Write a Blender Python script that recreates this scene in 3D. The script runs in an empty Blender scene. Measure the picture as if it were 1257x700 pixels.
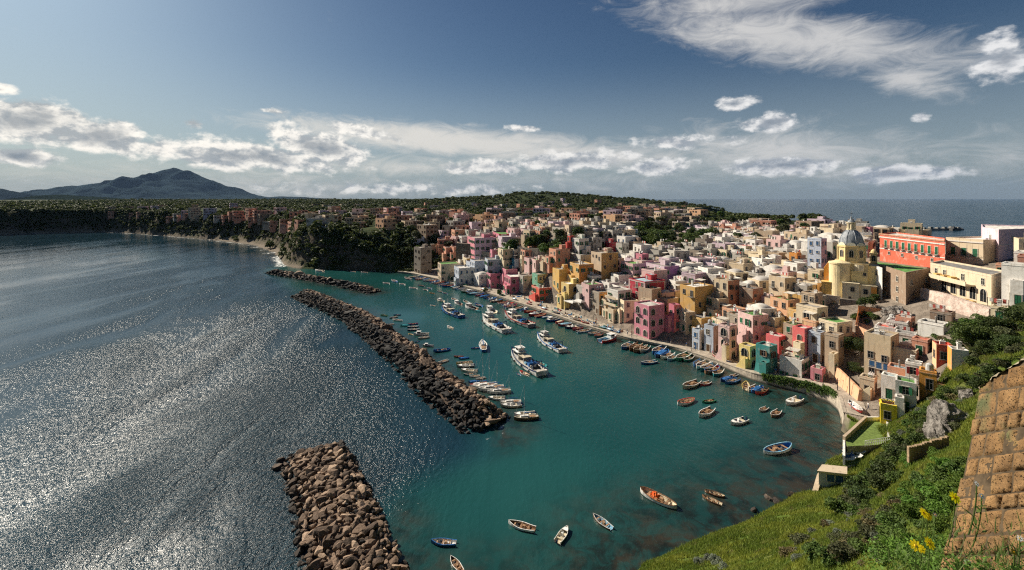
import bpy, math, random
import numpy as np
from mathutils import Vector, Matrix
R = math.radians
rng = np.random.default_rng(7)
random.seed(7)
scene = bpy.context.scene
col = scene.collection
# ------------------------------------------------------------------ camera
F, CX, HY, HC = 560.0, 628.5, 243.5, 50.0      # focal length and horizon row in photo pixels, eye height in metres
cam_d = bpy.data.cameras.new('camera'); cam = bpy.data.objects.new('camera', cam_d); col.objects.link(cam)
cam_d.sensor_width = 36.0; cam_d.lens = 36.0*F/1257.0
cam.location = (0, 0, HC); cam.rotation_euler = (R(90), 0, 0)
cam_d.shift_y = -(350.0-HY)/1257.0
cam_d.clip_start = 0.1; cam_d.clip_end = 60000
scene.camera = cam
# ------------------------------------------------------------------ light
SUN_AZ, SUN_EL = R(-53), R(35)       # azimuth from +Y, clockwise positive
sun_d = bpy.data.lights.new('sun', 'SUN'); sun = bpy.data.objects.new('sun', sun_d); col.objects.link(sun)
sun_d.energy = 4.7; sun_d.angle = R(0.53); sun_d.color = (1.0, 0.90, 0.75)
sdir = Vector((math.sin(SUN_AZ)*math.cos(SUN_EL), math.cos(SUN_AZ)*math.cos(SUN_EL), math.sin(SUN_EL)))
sun.rotation_euler = sdir.to_track_quat('Z', 'Y').to_euler()
sun.location = (0, 0, 300)
vs = scene.view_settings
vs.view_transform = 'Standard'; vs.look = 'None'; vs.gamma = 1.0; vs.use_curve_mapping = False
vs.exposure = 0.80
scene.cycles.use_denoising = False; scene.cycles.filter_width = 1.2
scene.cycles.max_bounces = 5; scene.cycles.diffuse_bounces = 3; scene.cycles.sample_clamp_direct = 5.0; scene.cycles.glossy_bounces = 3
scene.cycles.transmission_bounces = 2; scene.cycles.transparent_max_bounces = 6; scene.cycles.volume_bounces = 0
scene.cycles.use_adaptive_sampling = True; scene.cycles.adaptive_threshold = 0.02

def azel(px, py):
    x, z = (px-CX)/F, (HY-py)/F
    return math.atan2(x, 1.0), math.atan2(z, math.hypot(x, 1.0))

class NT:
    """thin helper over a node tree"""
    def __init__(s, nt): s.nt = nt; s.nt.nodes.clear()
    def n(s, t, **kw):
        nd = s.nt.nodes.new(t)
        for k, v in kw.items():
            if k == 'inp':
                for a, b in v.items():
                    if hasattr(b, 'is_output') or isinstance(b, bpy.types.NodeSocket): s.nt.links.new(b, nd.inputs[a])
                    else: nd.inputs[a].default_value = b
            else: setattr(nd, k, v)
        return nd
    def math(s, op, a, b=0.0, c=None, clamp=False):
        d = {0: a, 1: b}
        if c is not None: d[2] = c
        return s.n('ShaderNodeMath', operation=op, use_clamp=clamp, inp=d).outputs[0]
    def mr(s, v, a, b, c=0.0, d=1.0, smooth=True):
        return s.n('ShaderNodeMapRange', interpolation_type='SMOOTHSTEP' if smooth else 'LINEAR', inp={0: v, 1: a, 2: b, 3: c, 4: d}).outputs[0]
    def noise(s, vec, scale, detail=4, rough=0.55, dist=0.0, dim='3D'):
        i = {'Scale': scale, 'Detail': detail, 'Roughness': rough, 'Distortion': dist}
        if vec is not None: i['Vector'] = vec
        return s.n('ShaderNodeTexNoise', noise_dimensions=dim, inp=i).outputs['Fac']
    def mix(s, f, a, b, mode='MIX'):
        nd = s.n('ShaderNodeMix', data_type='RGBA', blend_type=mode, inp={0: f, 6: a, 7: b})
        return nd.outputs[2]
    def mapping(s, vec, loc=(0,0,0), rot=(0,0,0), sc=(1,1,1), t='POINT'):
        return s.n('ShaderNodeMapping', vector_type=t, inp={'Vector': vec, 'Location': loc, 'Rotation': rot, 'Scale': sc}).outputs[0]
    def link(s, a, b): s.nt.links.new(a, b)

# ------------------------------------------------------------------ world: Nishita sky with clouds by direction
world = bpy.data.worlds.new('World'); scene.world = world; world.use_nodes = True
w = NT(world.node_tree)
sky = w.n('ShaderNodeTexSky', sky_type='NISHITA', sun_disc=False, sun_elevation=SUN_EL, sun_rotation=SUN_AZ, altitude=50, air_density=1.0, dust_density=1.6, ozone_density=2.0)
geo = w.n('ShaderNodeTexCoord').outputs['Generated']
sep = w.n('ShaderNodeSeparateXYZ', inp={0: geo})
az = w.math('ARCTAN2', sep.outputs[0], sep.outputs[1])
el = w.math('ARCSINE', sep.outputs[2])
ae = w.n('ShaderNodeCombineXYZ', inp={0: az, 1: el, 2: 0.0}).outputs[0]
def blobs(lst):
    acc = None
    for px, py, rx, ry, tilt, amp in lst:
        a, e = azel(px, py)
        ux = abs(azel(px+4, py)[0]-azel(px-4, py)[0])/8; uy = abs(azel(px, py+4)[1]-azel(px, py-4)[1])/8
        m = w.mapping(ae, loc=(a, e, 0), rot=(0, 0, R(-tilt)), sc=(rx*ux, ry*uy, 1), t='TEXTURE')
        g = w.n('ShaderNodeTexGradient', gradient_type='SPHERICAL', inp={0: m}).outputs['Fac']
        g = w.math('MULTIPLY', g, amp)
        acc = g if acc is None else w.math('MAXIMUM', acc, g)
    return acc
cum = blobs([(40,150,150,48,0,1.0),(130,168,80,34,0,1.0),(20,192,110,20,0,.9),(300,192,220,30,3,.95),(395,182,110,34,10,1.0),
             (445,162,80,16,8,.75),(600,205,90,18,0,.8),(700,198,140,22,-3,.9),(805,205,80,20,0,.8),(945,150,70,20,0,.85),(902,127,44,17,0,.85),
             (640,158,45,9,0,.7),(332,136,45,8,0,.55),(1100,214,140,18,0,.85),(960,203,130,22,0,.8),(1235,70,75,52,0,.9),(0,110,60,16,0,.7),
             (830,174,110,17,0,.75),(500,232,460,20,0,.5),(235,150,26,14,0,.6),(1131,143,26,14,0,.6)])
wis = blobs([(965,48,320,50,17,1.05),(890,6,240,34,5,.8),(1115,98,110,30,22,.9),(950,188,290,56,5,.85),(560,174,330,28,4,1.2),(700,190,300,26,4,1.05),
             (500,205,300,24,0,.7),(1240,190,120,60,0,.5),(300,225,500,36,0,.55),(700,220,420,30,0,.5),(1080,50,180,40,18,.4)])
nv = w.mapping(ae, sc=(13.0, 21.0, 1.0))
n1 = w.noise(nv, 1.4, 9, 0.62, 0.10)
nv2 = w.mapping(ae, loc=(0.10, -0.20, 0), sc=(13.0, 21.0, 1.0))
n2 = w.noise(nv2, 1.4, 6, 0.58, 0.10)
nw = w.noise(w.mapping(ae, rot=(0, 0, R(-15)), sc=(6.5, 17.0, 1.0)), 1.5, 9, 0.68, 1.3)
d1 = w.mr(w.math('ADD', n1, w.math('MULTIPLY', cum, 0.84)), 0.74, 0.98)
d2 = w.math('MULTIPLY', w.mr(w.math('ADD', nw, w.math('MULTIPLY', wis, 0.80)), 0.62, 1.28), 0.86)
shade = w.mr(w.math('SUBTRACT', n1, n2), -0.13, 0.10)
skyt = w.mix(1.0, sky.outputs[0], (0.196, 0.245, 0.268, 1), 'MULTIPLY')
# grey band of sea air near the horizon, bluer and deeper to the right and overhead
hz = w.mr(el, 0.0, 0.30, 1.0, 0.0)
toleft = w.mr(az, -0.9, 0.9, 1.0, 0.25)
deep = w.mix(w.mr(el, 0.02, 0.55), (1, 1, 1, 1), (0.62, 0.72, 0.86, 1))
skyt = w.mix(1.0, skyt, deep, 'MULTIPLY')
skyt = w.mix(w.math('MULTIPLY', w.math('MULTIPLY', hz, w.mr(az, -0.9, 0.9, 1.0, 0.8)), 0.6), skyt, (2.4, 2.75, 2.9, 1))
cb = w.mix(shade, (2.3, 2.5, 2.7, 1), (5.9, 5.7, 5.4, 1))
warm = w.mix(toleft, (0.66, 0.70, 0.78, 1), (1.0, 0.98, 0.93, 1))
core = w.mr(w.math('ADD', n1, w.math('MULTIPLY', cum, .84)), 1.0, 1.28)
cb = w.mix(w.math('MULTIPLY', core, .75), cb, (1.15, 1.4, 1.7, 1))
cb = w.mix(1.0, cb, warm, 'MULTIPLY')
cw = w.mix(1.0, (4.7, 4.5, 4.2, 1), warm, 'MULTIPLY')
s1 = w.mix(d2, skyt, cw); s2 = w.mix(d1, s1, cb)
bg = w.n('ShaderNodeBackground', inp={'Color': s2, 'Strength': 0.112})
wo = w.n('ShaderNodeOutputWorld'); w.link(bg.outputs[0], wo.inputs[0])

# ------------------------------------------------------------------ mapping between the photo's pixels and the place
def G(px, py, z=0.0):
    """point at elevation z seen at a pixel"""
    Y = F*(HC-z)/(py-HY); return ((px-CX)*Y/F, Y, z)
def GY(px, py, Y): return ((px-CX)*Y/F, Y, HC-(py-HY)*Y/F)
def to_px(x, y, z): return (CX+F*x/y, HY+F*(HC-z)/y)

# ------------------------------------------------------------------ object helpers
def tag(o, label=None, cat=None, group=None, kind=None):
    if label: o['label'] = label
    if cat: o['category'] = cat
    if group: o['group'] = group
    if kind: o['kind'] = kind
    return o
def empty(name, loc, rz=0.0):
    o = bpy.data.objects.new(name, None); col.objects.link(o); o.location = loc; o.rotation_euler = (0, 0, rz); o.empty_display_size = .5
    return o
def link_mesh(name, me, parent=None, loc=None, rz=None, scale=None):
    o = bpy.data.objects.new(name, me); col.objects.link(o)
    if parent is not None: o.parent = parent
    if loc is not None: o.location = loc
    if rz is not None: o.rotation_euler = (0, 0, rz)
    if scale is not None: o.scale = scale
    return o
def np_mesh(name, V, Fc, mats=(), mi=None, smooth=False, nside=None):
    """mesh from numpy arrays; Fc is (n,3) or (n,4)"""
    me = bpy.data.meshes.new(name)
    V = np.asarray(V, dtype=np.float32); Fc = np.asarray(Fc, dtype=np.int32); k = Fc.shape[1]
    me.vertices.add(len(V)); me.vertices.foreach_set('co', V.ravel())
    me.loops.add(Fc.size); me.loops.foreach_set('vertex_index', Fc.ravel())
    me.polygons.add(len(Fc)); me.polygons.foreach_set('loop_start', np.arange(0, Fc.size, k, dtype=np.int32))
    try: me.polygons.foreach_set('loop_total', np.full(len(Fc), k, dtype=np.int32))
    except Exception: pass
    for m in mats: me.materials.append(m)
    if mi is not None: me.polygons.foreach_set('material_index', np.asarray(mi, dtype=np.int32))
    me.polygons.foreach_set('use_smooth', np.full(len(Fc), smooth))
    me.update(calc_edges=True); me.validate()
    return me
def vattr(me, name, vals):
    a = me.attributes.new(name, 'FLOAT', 'POINT'); a.data.foreach_set('value', np.asarray(vals, dtype=np.float32))

class MB:
    """collects shapes into one mesh"""
    def __init__(s): s.v = []; s.f = []; s.m = []; s.T = Matrix.Identity(4)
    def at(s, x=0, y=0, z=0, rz=0): s.T = Matrix.Translation((x, y, z)) @ Matrix.Rotation(rz, 4, 'Z'); return s
    def add(s, vs, fs, mi=0):
        b = len(s.v)
        for p in vs:
            q = s.T @ Vector(p); s.v.append((q.x, q.y, q.z))
        for f in fs: s.f.append(tuple(i+b for i in f)); s.m.append(mi)
        return s
    def box(s, x0, x1, y0, y1, z0, z1, mi=0, top=None, taper=0.0):
        t = taper
        vs = [(x0,y0,z0),(x1,y0,z0),(x1,y1,z0),(x0,y1,z0),(x0+t,y0+t,z1),(x1-t,y0+t,z1),(x1-t,y1-t,z1),(x0+t,y1-t,z1)]
        fs = [(0,3,2,1),(0,1,5,4),(1,2,6,5),(2,3,7,6),(3,0,4,7)]
        s.add(vs, fs, mi); s.add(vs[4:], [(0,1,2,3)], mi if top is None else top); return s
    def cyl(s, p0, p1, r0, r1=None, n=8, mi=0, cap=True):
        r1 = r0 if r1 is None else r1
        p0, p1 = Vector(p0), Vector(p1); d = (p1-p0); L = d.length or 1e-6; q = d.to_track_quat('Z', 'Y')
        vs = []
        for c, r in ((p0, r0), (p1, r1)):
            for i in range(n):
                a = 2*math.pi*i/n; vs.append(tuple(c + q @ Vector((r*math.cos(a), r*math.sin(a), 0))))
        fs = [(i, (i+1) % n, n+(i+1) % n, n+i) for i in range(n)]
        if cap: fs += [tuple(range(n-1, -1, -1)), tuple(range(n, 2*n))]
        s.add(vs, fs, mi); return s
    def lathe(s, prof, n=16, cx=0, cy=0, mi=0, a0=0, a1=2*math.pi, sx=1, sy=1):
        full = abs(a1-a0-2*math.pi) < 1e-6; m = n if full else n+1; vs = []
        for r, z in prof:
            for i in range(m):
                a = a0+(a1-a0)*i/n; vs.append((cx+r*math.cos(a)*sx, cy+r*math.sin(a)*sy, z))
        fs = []
        for j in range(len(prof)-1):
            for i in range(n):
                k = (i+1) % m; fs.append((j*m+i, j*m+k, (j+1)*m+k, (j+1)*m+i))
        s.add(vs, fs, mi); return s
    def prism(s, pts, z0, z1, mi=0, top=None):
        n = len(pts); vs = [(x, y, z0) for x, y in pts]+[(x, y, z1) for x, y in pts]
        s.add(vs, [(i, (i+1) % n, n+(i+1) % n, n+i) for i in range(n)]+[tuple(range(n-1, -1, -1))], mi)
        s.add(vs[n:], [tuple(range(n))], mi if top is None else top); return s
    def mesh(s, name, mats, smooth=False):
        me = bpy.data.meshes.new(name); me.from_pydata(s.v, [], s.f)
        for m in mats: me.materials.append(m)
        me.polygons.foreach_set('material_index', s.m)
        if smooth: me.polygons.foreach_set('use_smooth', [True]*len(s.f))
        me.update(); return me
    def build(s, name, mats, parent=None, loc=None, rz=None, smooth=False):
        if not isinstance(mats, (list, tuple)): mats = [mats]
        return link_mesh(name, s.mesh(name, mats, smooth), parent, loc, rz)

# ------------------------------------------------------------------ materials
MATS = {}
def new_mat(name):
    m = bpy.data.materials.new(name); m.use_nodes = True; t = NT(m.node_tree)
    out = t.n('ShaderNodeOutputMaterial'); b = t.n('ShaderNodeBsdfPrincipled'); t.link(b.outputs[0], out.inputs[0]); b.inputs['Specular IOR Level'].default_value = .25
    return m, t, b, out
def flat(name, c, rough=0.6, metal=0.0, var=0.12, scale=3.0, bump=0.0):
    """plain procedural material: a colour broken up by noise"""
    if name in MATS: return MATS[name]
    m, t, b, out = new_mat(name)
    co = t.n('ShaderNodeTexCoord').outputs['Object']
    oi = t.n('ShaderNodeObjectInfo').outputs['Random']
    n = t.noise(co, scale, 5, 0.6)
    dk = tuple(x*(1-2.2*var) for x in c)+(1,); lt = tuple(min(1, x*(1+1.6*var)) for x in c)+(1,)
    cc = t.mix(t.mr(n, .3, .7), dk, lt)
    hv = t.n('ShaderNodeHueSaturation', inp={'Value': t.mr(oi, 0, 1, 1-var, 1+var, False), 'Color': cc})
    t.link(hv.outputs[0], b.inputs['Base Color']); b.inputs['Roughness'].default_value = rough; b.inputs['Metallic'].default_value = metal
    if bump:
        bp = t.n('ShaderNodeBump', inp={'Height': n, 'Distance': bump, 'Strength': .7}); t.link(bp.outputs[0], b.inputs['Normal'])
    MATS[name] = m; return m
def plaster(c):
    """weathered painted plaster: patches, drip streaks, stained foot"""
    key = 'plaster_%02d_%02d_%02d' % tuple(int(x*99) for x in c)
    if key in MATS: return MATS[key]
    m, t, b, out = new_mat(key)
    co = t.n('ShaderNodeTexCoord').outputs['Object']; oi = t.n('ShaderNodeObjectInfo')
    off = t.n('ShaderNodeVectorMath', operation='SCALE', inp={0: (31., 17., 5.), 'Scale': oi.outputs['Random']}).outputs[0]
    cv = t.n('ShaderNodeVectorMath', operation='ADD', inp={0: co, 1: off}).outputs[0]
    patch = t.noise(cv, 0.55, 6, 0.65, 0.4)
    streak = t.noise(t.mapping(cv, sc=(2.6, 2.6, 0.22)), 1.0, 5, 0.6)
    fine = t.noise(cv, 5.0, 4, 0.6)
    base = tuple(c)+(1,); worn = tuple(min(1, .55*x+.45*(.40, .36, .30)[i]) for i, x in enumerate(c))+(1,)
    dark = tuple(x*.50*(1.05, .98, .88)[i] for i, x in enumerate(c))+(1,); pale = tuple(min(.9, x*1.10+.035) for x in c)+(1,)
    k = t.mix(t.mr(patch, .50, .66), base, worn)
    k = t.mix(t.math('MULTIPLY', t.mr(patch, .44, .30), .8), k, pale)
    k = t.mix(t.math('MULTIPLY', t.mr(streak, .52, .72), .75), k, dark)
    k = t.mix(t.math('MULTIPLY', t.mr(fine, .60, .75), .28), k, dark)
    hv = t.n('ShaderNodeHueSaturation', inp={'Hue': t.mr(oi.outputs['Random'], 0, 1, .492, .508, False), 'Value': t.mr(oi.outputs['Random'], 0, 1, .86, 1.12, False), 'Color': k})
    t.link(hv.outputs[0], b.inputs['Base Color']); b.inputs['Roughness'].default_value = .88
    bp = t.n('ShaderNodeBump', inp={'Height': t.math('ADD', patch, t.math('MULTIPLY', fine, .4)), 'Distance': .05, 'Strength': .5}); t.link(bp.outputs[0], b.inputs['Normal'])
    MATS[key] = m; return m
# ------------------------------------------------------------------ the lie of the land
COAST_PX = [(785,697),(845,672),(900,650),(945,628),(975,612),(1000,603),(1003,588),(1010,570),(1033,562),(1034,548),(1036,528),(1030,505),(1018,494),(985,483),(925,468),(880,448),(830,430),(770,418),(720,403),
            (660,382),(600,362),(540,345),(505,337),(488,335),(465,333),(430,332),(400,331),(365,330),(348,326),(343,318),(335,310),(310,301),(270,296),(230,292),(180,288),(130,285),(60,286),(0,288.5)]
QI0, QI1 = 10, 23                          # the stretch with a quay
coast = [(-70,-90),(-42,-40),(-28,0),(-8,34),(8,50)] + [G(*p)[:2] for p in COAST_PX] + [(-900,560),(-2600,500),(-4200,1800),(-3600,3200),(-900,3000),(-350,2350),(60,2100),(380,1600),(590,1300),(590,1225),(500,1120),(400,960),
         (345,820),(300,640),(282,520),(290,430),(310,310),(350,150),(350,-90)]
coast = np.array(coast)
QUAY = [G(*p)[:2] for p in COAST_PX[QI0:QI1+1]]
QW = [3.0,3.2,3.5,4.2,4.6,4.8,5.0,5.5,8,10.5,12,11,9,8]; QZ = [3.8,3.8,3.6,3.2,2.2,1.4,1.1,1.1,1.1,1.1,1.1,1.1,1.1,1.1]
def quay_near(P):
    best = np.full(len(P), 1e9); w_ = np.zeros(len(P)); z_ = np.zeros(len(P))
    for i in range(len(QUAY)-1):
        a, b = np.array(QUAY[i]), np.array(QUAY[i+1]); ab = b-a; t = np.clip(((P-a)@ab)/(ab@ab), 0, 1); d = np.hypot(*(P-a-t[:, None]*ab).T); k = d < best
        best = np.where(k, d, best); w_ = np.where(k, QW[i]*(1-t)+QW[i+1]*t, w_); z_ = np.where(k, QZ[i]*(1-t)+QZ[i+1]*t, z_)
    return best, w_, z_
def seg_dist(P, poly, closed=True):
    d = np.full(len(P), 1e9); n = len(poly)
    for i in range(n if closed else n-1):
        a, b = np.array(poly[i]), np.array(poly[(i+1) % n]); ab = b-a
        t = np.clip(((P-a)@ab)/max(ab@ab, 1e-9), 0, 1)
        d = np.minimum(d, np.hypot(*(P-a-t[:, None]*ab).T))
    return d
def inside(P, poly):
    c = np.zeros(len(P), bool); n = len(poly)
    for i in range(n):
        (x0, y0), (x1, y1) = poly[i], poly[(i+1) % n]
        if y0 == y1: continue
        k = ((y0 > P[:, 1]) != (y1 > P[:, 1])) & (P[:, 0] < (x1-x0)*(P[:, 1]-y0)/(y1-y0)+x0)
        c ^= k
    return c
CP = [GY(*p) for p in [(700,300,230),(640,303,262),(640,340,236),(700,340,205),(740,292,262),(800,320,215),(800,345,195),(800,375,175),(800,300,290),(830,290,350),
      (880,330,212),(880,350,190),(880,380,168),(880,410,152),(950,400,141),(950,370,160),(950,340,190),(950,312,240),(950,292,300),(1000,430,125),(1000,400,138),(1000,350,172),
      (1000,322,203),(1000,298,240),(1045,398,133),(1045,330,178),(1045,303,220),(1080,318,183),(1160,330,152),(1110,362,139),(1150,366,126),(1210,366,125),(1160,402,112),(1200,398,110),(1130,400,114),(1110,415,117),(1150,422,105),
      (1060,440,115),(1080,480,105),(1060,492,104),(1110,500,95),(1095,522,89),(1140,480,94),(1180,440,94),(1165,468,91),(1200,402,104),(1230,390,100),(1257,370,105),(1257,330,130),(1257,420,85),
      (1200,455,78),(1150,520,70),(1100,560,70),(1075,585,76),(1052,600,64),(1100,600,55),(1150,560,52),(1180,520,58),(1050,640,50),(980,640,58),(950,680,49),(1000,690,38),(1240,470,50),
      (850,690,56),(900,700,50),(1100,690,25),(1150,650,20),(1150,600,32),(1040,700,30),(570,290,345),(600,292,318),(590,330,272),(760,330,228),(760,365,198),(720,365,200),(680,370,205)]]
CP += [G(1015,604,.8),G(1030,602,1.4),G(1040,545,3.7),G(1062,524,3.7),G(1086,524,3.8),G(1084,541,3.8),G(1040,556,1.4),G(1056,562,1.5),G(1062,555,1.8),G(1050,572,1.0),G(1012,577,.6),G(1034,574,1.0),G(1098,548,6.5),G(1072,566,5.0)]
CP += [(0,20,20),(0,0,36),(8,30,17),(-15,8,14),(14,9,43.0),(8,9,41.0),(20,15,44),(30,30,40),(10,-10,44),(60,0,48),(120,0,46),(120,60,38),(200,60,38),(200,150,34),(260,100,36),
       (300,0,40),(0,-60,30),(100,-60,46),(300,300,22),(250,400,24),(130,420,22),(0,420,25),(-60,380,27),(-100,360,29),(200,220,29),(-40,0,4),(-20,-20,16)]
for i in range(QI0+1, QI1):                 # flat strip behind the quay edge
    x, y = QUAY[i-QI0]; x0, y0 = QUAY[i-QI0-1]; x1, y1 = QUAY[i-QI0+1]
    n = Vector((-(y1-y0), x1-x0)).normalized()*-1
    for dd in (0, QW[i-QI0]): CP.append((x+n.x*dd, y+n.y*dd, QZ[i-QI0]))
CP = np.array(CP)
_n = len(CP)
def _phi(A, B): return np.sqrt(((A[:, None, :]-B[None, :, :])**2).sum(-1)+9.0)
_M = np.zeros((_n+3, _n+3)); _M[:_n, :_n] = _phi(CP[:, :2], CP[:, :2])-np.eye(_n)*1.0
_M[:_n, _n] = 1; _M[:_n, _n+1:_n+3] = CP[:, :2]; _M[_n, :_n] = 1; _M[_n+1:_n+3, :_n] = CP[:, :2].T
_W = np.linalg.solve(_M, np.concatenate([CP[:, 2], np.zeros(3)]))
def sstep(x, a, b):
    t = np.clip((x-a)/(b-a), 0, 1); return t*t*(3-2*t)
HILLX = np.array([-400,-60,30,90,160,240,330,450,540,610]); HILLZ = np.array([42,50,62,63,59,50,43,33,20,1.])
def vnoise(x, y, s, seed=0):
    """smooth value noise"""
    r = np.random.default_rng(seed); T = r.random((64, 64)); u, v = x/s+1000, y/s+1000
    i, j = np.floor(u).astype(int), np.floor(v).astype(int); fu, fv = u-i, v-j; fu = fu*fu*(3-2*fu); fv = fv*fv*(3-2*fv)
    g = lambda a, b: T[a % 64, b % 64]
    return (g(i,j)*(1-fu)+g(i+1,j)*fu)*(1-fv)+(g(i,j+1)*(1-fu)+g(i+1,j+1)*fu)*fv-.5
def hmap(P):
    P = np.asarray(P, float).reshape(-1, 2); X, Y = P[:, 0], P[:, 1]
    near = np.concatenate([_phi(Q, CP[:, :2])@_W[:_n] for Q in np.array_split(P, max(1, len(P)//4000))]) + _W[_n] + X*_W[_n+1]+Y*_W[_n+2]
    far = 27.5+np.clip(Y-340, -100, 900)*0.0075+vnoise(X, Y, 160, 1)*5+vnoise(X, Y, 60, 2)*2+sstep(Y, 900, 2200)*4
    far -= sstep(X, 150, 350)*sstep(Y, 380, 700)*9
    hz = np.interp(X, HILLX, HILLZ)+vnoise(X, Y, 70, 3)*4
    wgt = np.exp(-((Y-1250)/240.)**2)*sstep(X, -420, -60)
    far = far*(1-wgt)+np.maximum(hz, 1)*wgt
    wf = np.maximum(sstep(Y, 310, 430), sstep(-X, 95, 150)*sstep(Y, 230, 300))
    h = near*(1-wf)+far*wf
    ins = inside(P, coast); d = seg_dist(P, coast)*np.where(ins, 1, -1)
    qd, qw, qz = quay_near(P)
    cl = d+vnoise(X, Y, 33, 4)*9*sstep(-X, 80, 120)+vnoise(X, Y, 9, 5)*4*sstep(-X, 80, 120)
    beach = sstep(-X, 180, 230)*sstep(-X, 420, 300)
    prof_c = 0.6+np.clip(cl-2-beach*9, 0, None)*2.1+np.clip(d, 0, 12)*.06
    prof_q = qz-.15+np.clip(d-qw, 0, None)*1.7
    prof_s = 0.3+np.clip(d, 0, None)*0.9
    isq = qd < np.abs(d)+1.5
    iscliff = (~isq) & (Y > 230)
    prof = np.where(isq, prof_q, np.where(iscliff, prof_c, prof_s))
    h = np.minimum(h, prof)+np.where(isq, 0, vnoise(X, Y, 6, 6)*.5)
    h = np.where(isq & (d > 0), np.maximum(h, qz-.15), h)
    h = np.where(isq & (d > 0) & (d < 2.2) & (np.hypot(X-QUAY[0][0], Y-QUAY[0][1]) > 5), -2.0, h)
    return np.where(d < 0, np.maximum(-6, -.4+d*1.2), np.maximum(h, 0.2)), d
def grid_axis(parts):
    out = []
    for a, b, s in parts: out += list(np.arange(a, b, s))
    return np.array(out+[parts[-1][1]], float)
gx = grid_axis([(-4200,-1400,90),(-1400,-700,16),(-700,-180,5),(-180,-60,2.4),(-60,5,1.8),(5,125,1.15),(125,260,3),(260,640,9),(640,700,20)])
gy = grid_axis([(-90,-6,6),(-6,12,1.0),(12,140,1.15),(140,360,2.4),(360,720,4.5),(720,1400,10),(1400,3300,40)])
GX, GYY = np.meshgrid(gx, gy); PP = np.stack([GX.ravel(), GYY.ravel()], 1)
HH, DD = hmap(PP); H2 = HH.reshape(GX.shape)
def ground(x, y):
    i = min(max(int(np.searchsorted(gx, x))-1, 0), len(gx)-2); j = min(max(int(np.searchsorted(gy, y))-1, 0), len(gy)-2)
    u = (x-gx[i])/(gx[i+1]-gx[i]); v = (y-gy[j])/(gy[j+1]-gy[j])
    return float((H2[j,i]*(1-u)+H2[j,i+1]*u)*(1-v)+(H2[j+1,i]*(1-u)+H2[j+1,i+1]*u)*v)
def hit(px, py, y0=14.0, y1=2600.0):
    """where the sight line of a photo pixel meets the ground"""
    kx, kz = (px-CX)/F, (py-HY)/F; y = y0; st = .8
    while y < y1:
        if ground(kx*y, y) >= HC-kz*y: 
            a, b = y-st, y
            for _ in range(12):
                m = (a+b)/2
                if ground(kx*m, m) >= HC-kz*m: b = m
                else: a = m
            return kx*b, b, ground(kx*b, b)
        st = max(.6, y*.006); y += st
    return kx*y1, y1, ground(kx*y1, y1)
nx, ny = len(gx), len(gy)
idx = np.arange(nx*ny).reshape(ny, nx)
Q = np.stack([idx[:-1,:-1], idx[:-1,1:], idx[1:,1:], idx[1:,:-1]], -1).reshape(-1, 4)
Q = Q[DD[Q].max(1) > -14]
used = np.unique(Q); remap = -np.ones(nx*ny, int); remap[used] = np.arange(len(used))
GV = np.stack([PP[used, 0], PP[used, 1], HH[used]], 1)
# town paving or green land, per vertex
TOWN = [(x, y) for x, y in [G(500,337)[:2], (-60,330), (-20,350), (60,330), (110,360), (190,380),(215,300),(230,200),(190,140),(150,112),(118,108),(98,99),(84,92),(72,92)]] + QUAY
tw = inside(GV[:, :2], TOWN).astype(float)*sstep(-seg_dist(GV[:, :2], TOWN), -3, 1e-6*0-0) if False else inside(GV[:, :2], TOWN).astype(float)
gm, t, b, out = new_mat('terrain')
co = t.n('ShaderNodeNewGeometry'); pos = co.outputs['Position']; nz = t.n('ShaderNodeSeparateXYZ', inp={0: co.outputs['Normal']}).outputs[2]
town_a = t.n('ShaderNodeAttribute', attribute_name='town').outputs['Fac']; beach_a = t.n('ShaderNodeAttribute', attribute_name='beach').outputs['Fac']
na = t.noise(pos, .05, 6, .6); nb = t.noise(pos, .45, 6, .65); nc = t.noise(pos, 3.0, 4, .6)
green = t.mix(t.mr(na, .35, .65), (.014,.026,.008,1), (.030,.046,.014,1)); green = t.mix(t.mr(nb, .45, .68), green, (.060,.062,.026,1)); nearm = t.mr(t.n('ShaderNodeVectorMath', operation='LENGTH', inp={0: pos}).outputs['Value'], 110, 140, 1, 0); green = t.mix(nearm, green, t.mix(t.mr(nb, .4, .62), (.07,.115,.018,1), (.10,.115,.03,1)))
rock = t.mix(t.mr(nb, .35, .65), (.055,.045,.033,1), (.15,.12,.085,1)); rock = t.mix(t.mr(t.noise(t.mapping(pos, sc=(.15,.15,1.1)), 1.0, 5, .6), .45, .65), rock, (.07,.058,.045,1))
k = t.mix(t.mr(t.math('ADD', nz, t.math('MULTIPLY', t.math('SUBTRACT', nb, .5), .7)), .45, .72), rock, green)
pave = t.mix(t.mr(nb, .35, .65), (.15,.125,.10,1), (.25,.21,.17,1))
k = t.mix(town_a, k, pave); k = t.mix(beach_a, k, t.mix(nc, (.13,.11,.085,1), (.24,.20,.155,1)))
t.link(k, b.inputs['Base Color']); b.inputs['Roughness'].default_value = .95; b.inputs['Specular IOR Level'].default_value = .05
bp = t.n('ShaderNodeBump', inp={'Height': t.math('ADD', nb, t.math('MULTIPLY', nc, .3)), 'Distance': .8, 'Strength': .8}); t.link(bp.outputs[0], b.inputs['Normal'])
me = np_mesh('ground', GV, remap[Q], [gm], smooth=True)
vattr(me, 'town', tw)
cliffside = (GV[:, 1] > 300) & (GV[:, 0] < -150)
vattr(me, 'beach', ((GV[:, 2] < 1.5) & cliffside).astype(float))
tag(link_mesh('ground', me), kind='structure')

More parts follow.
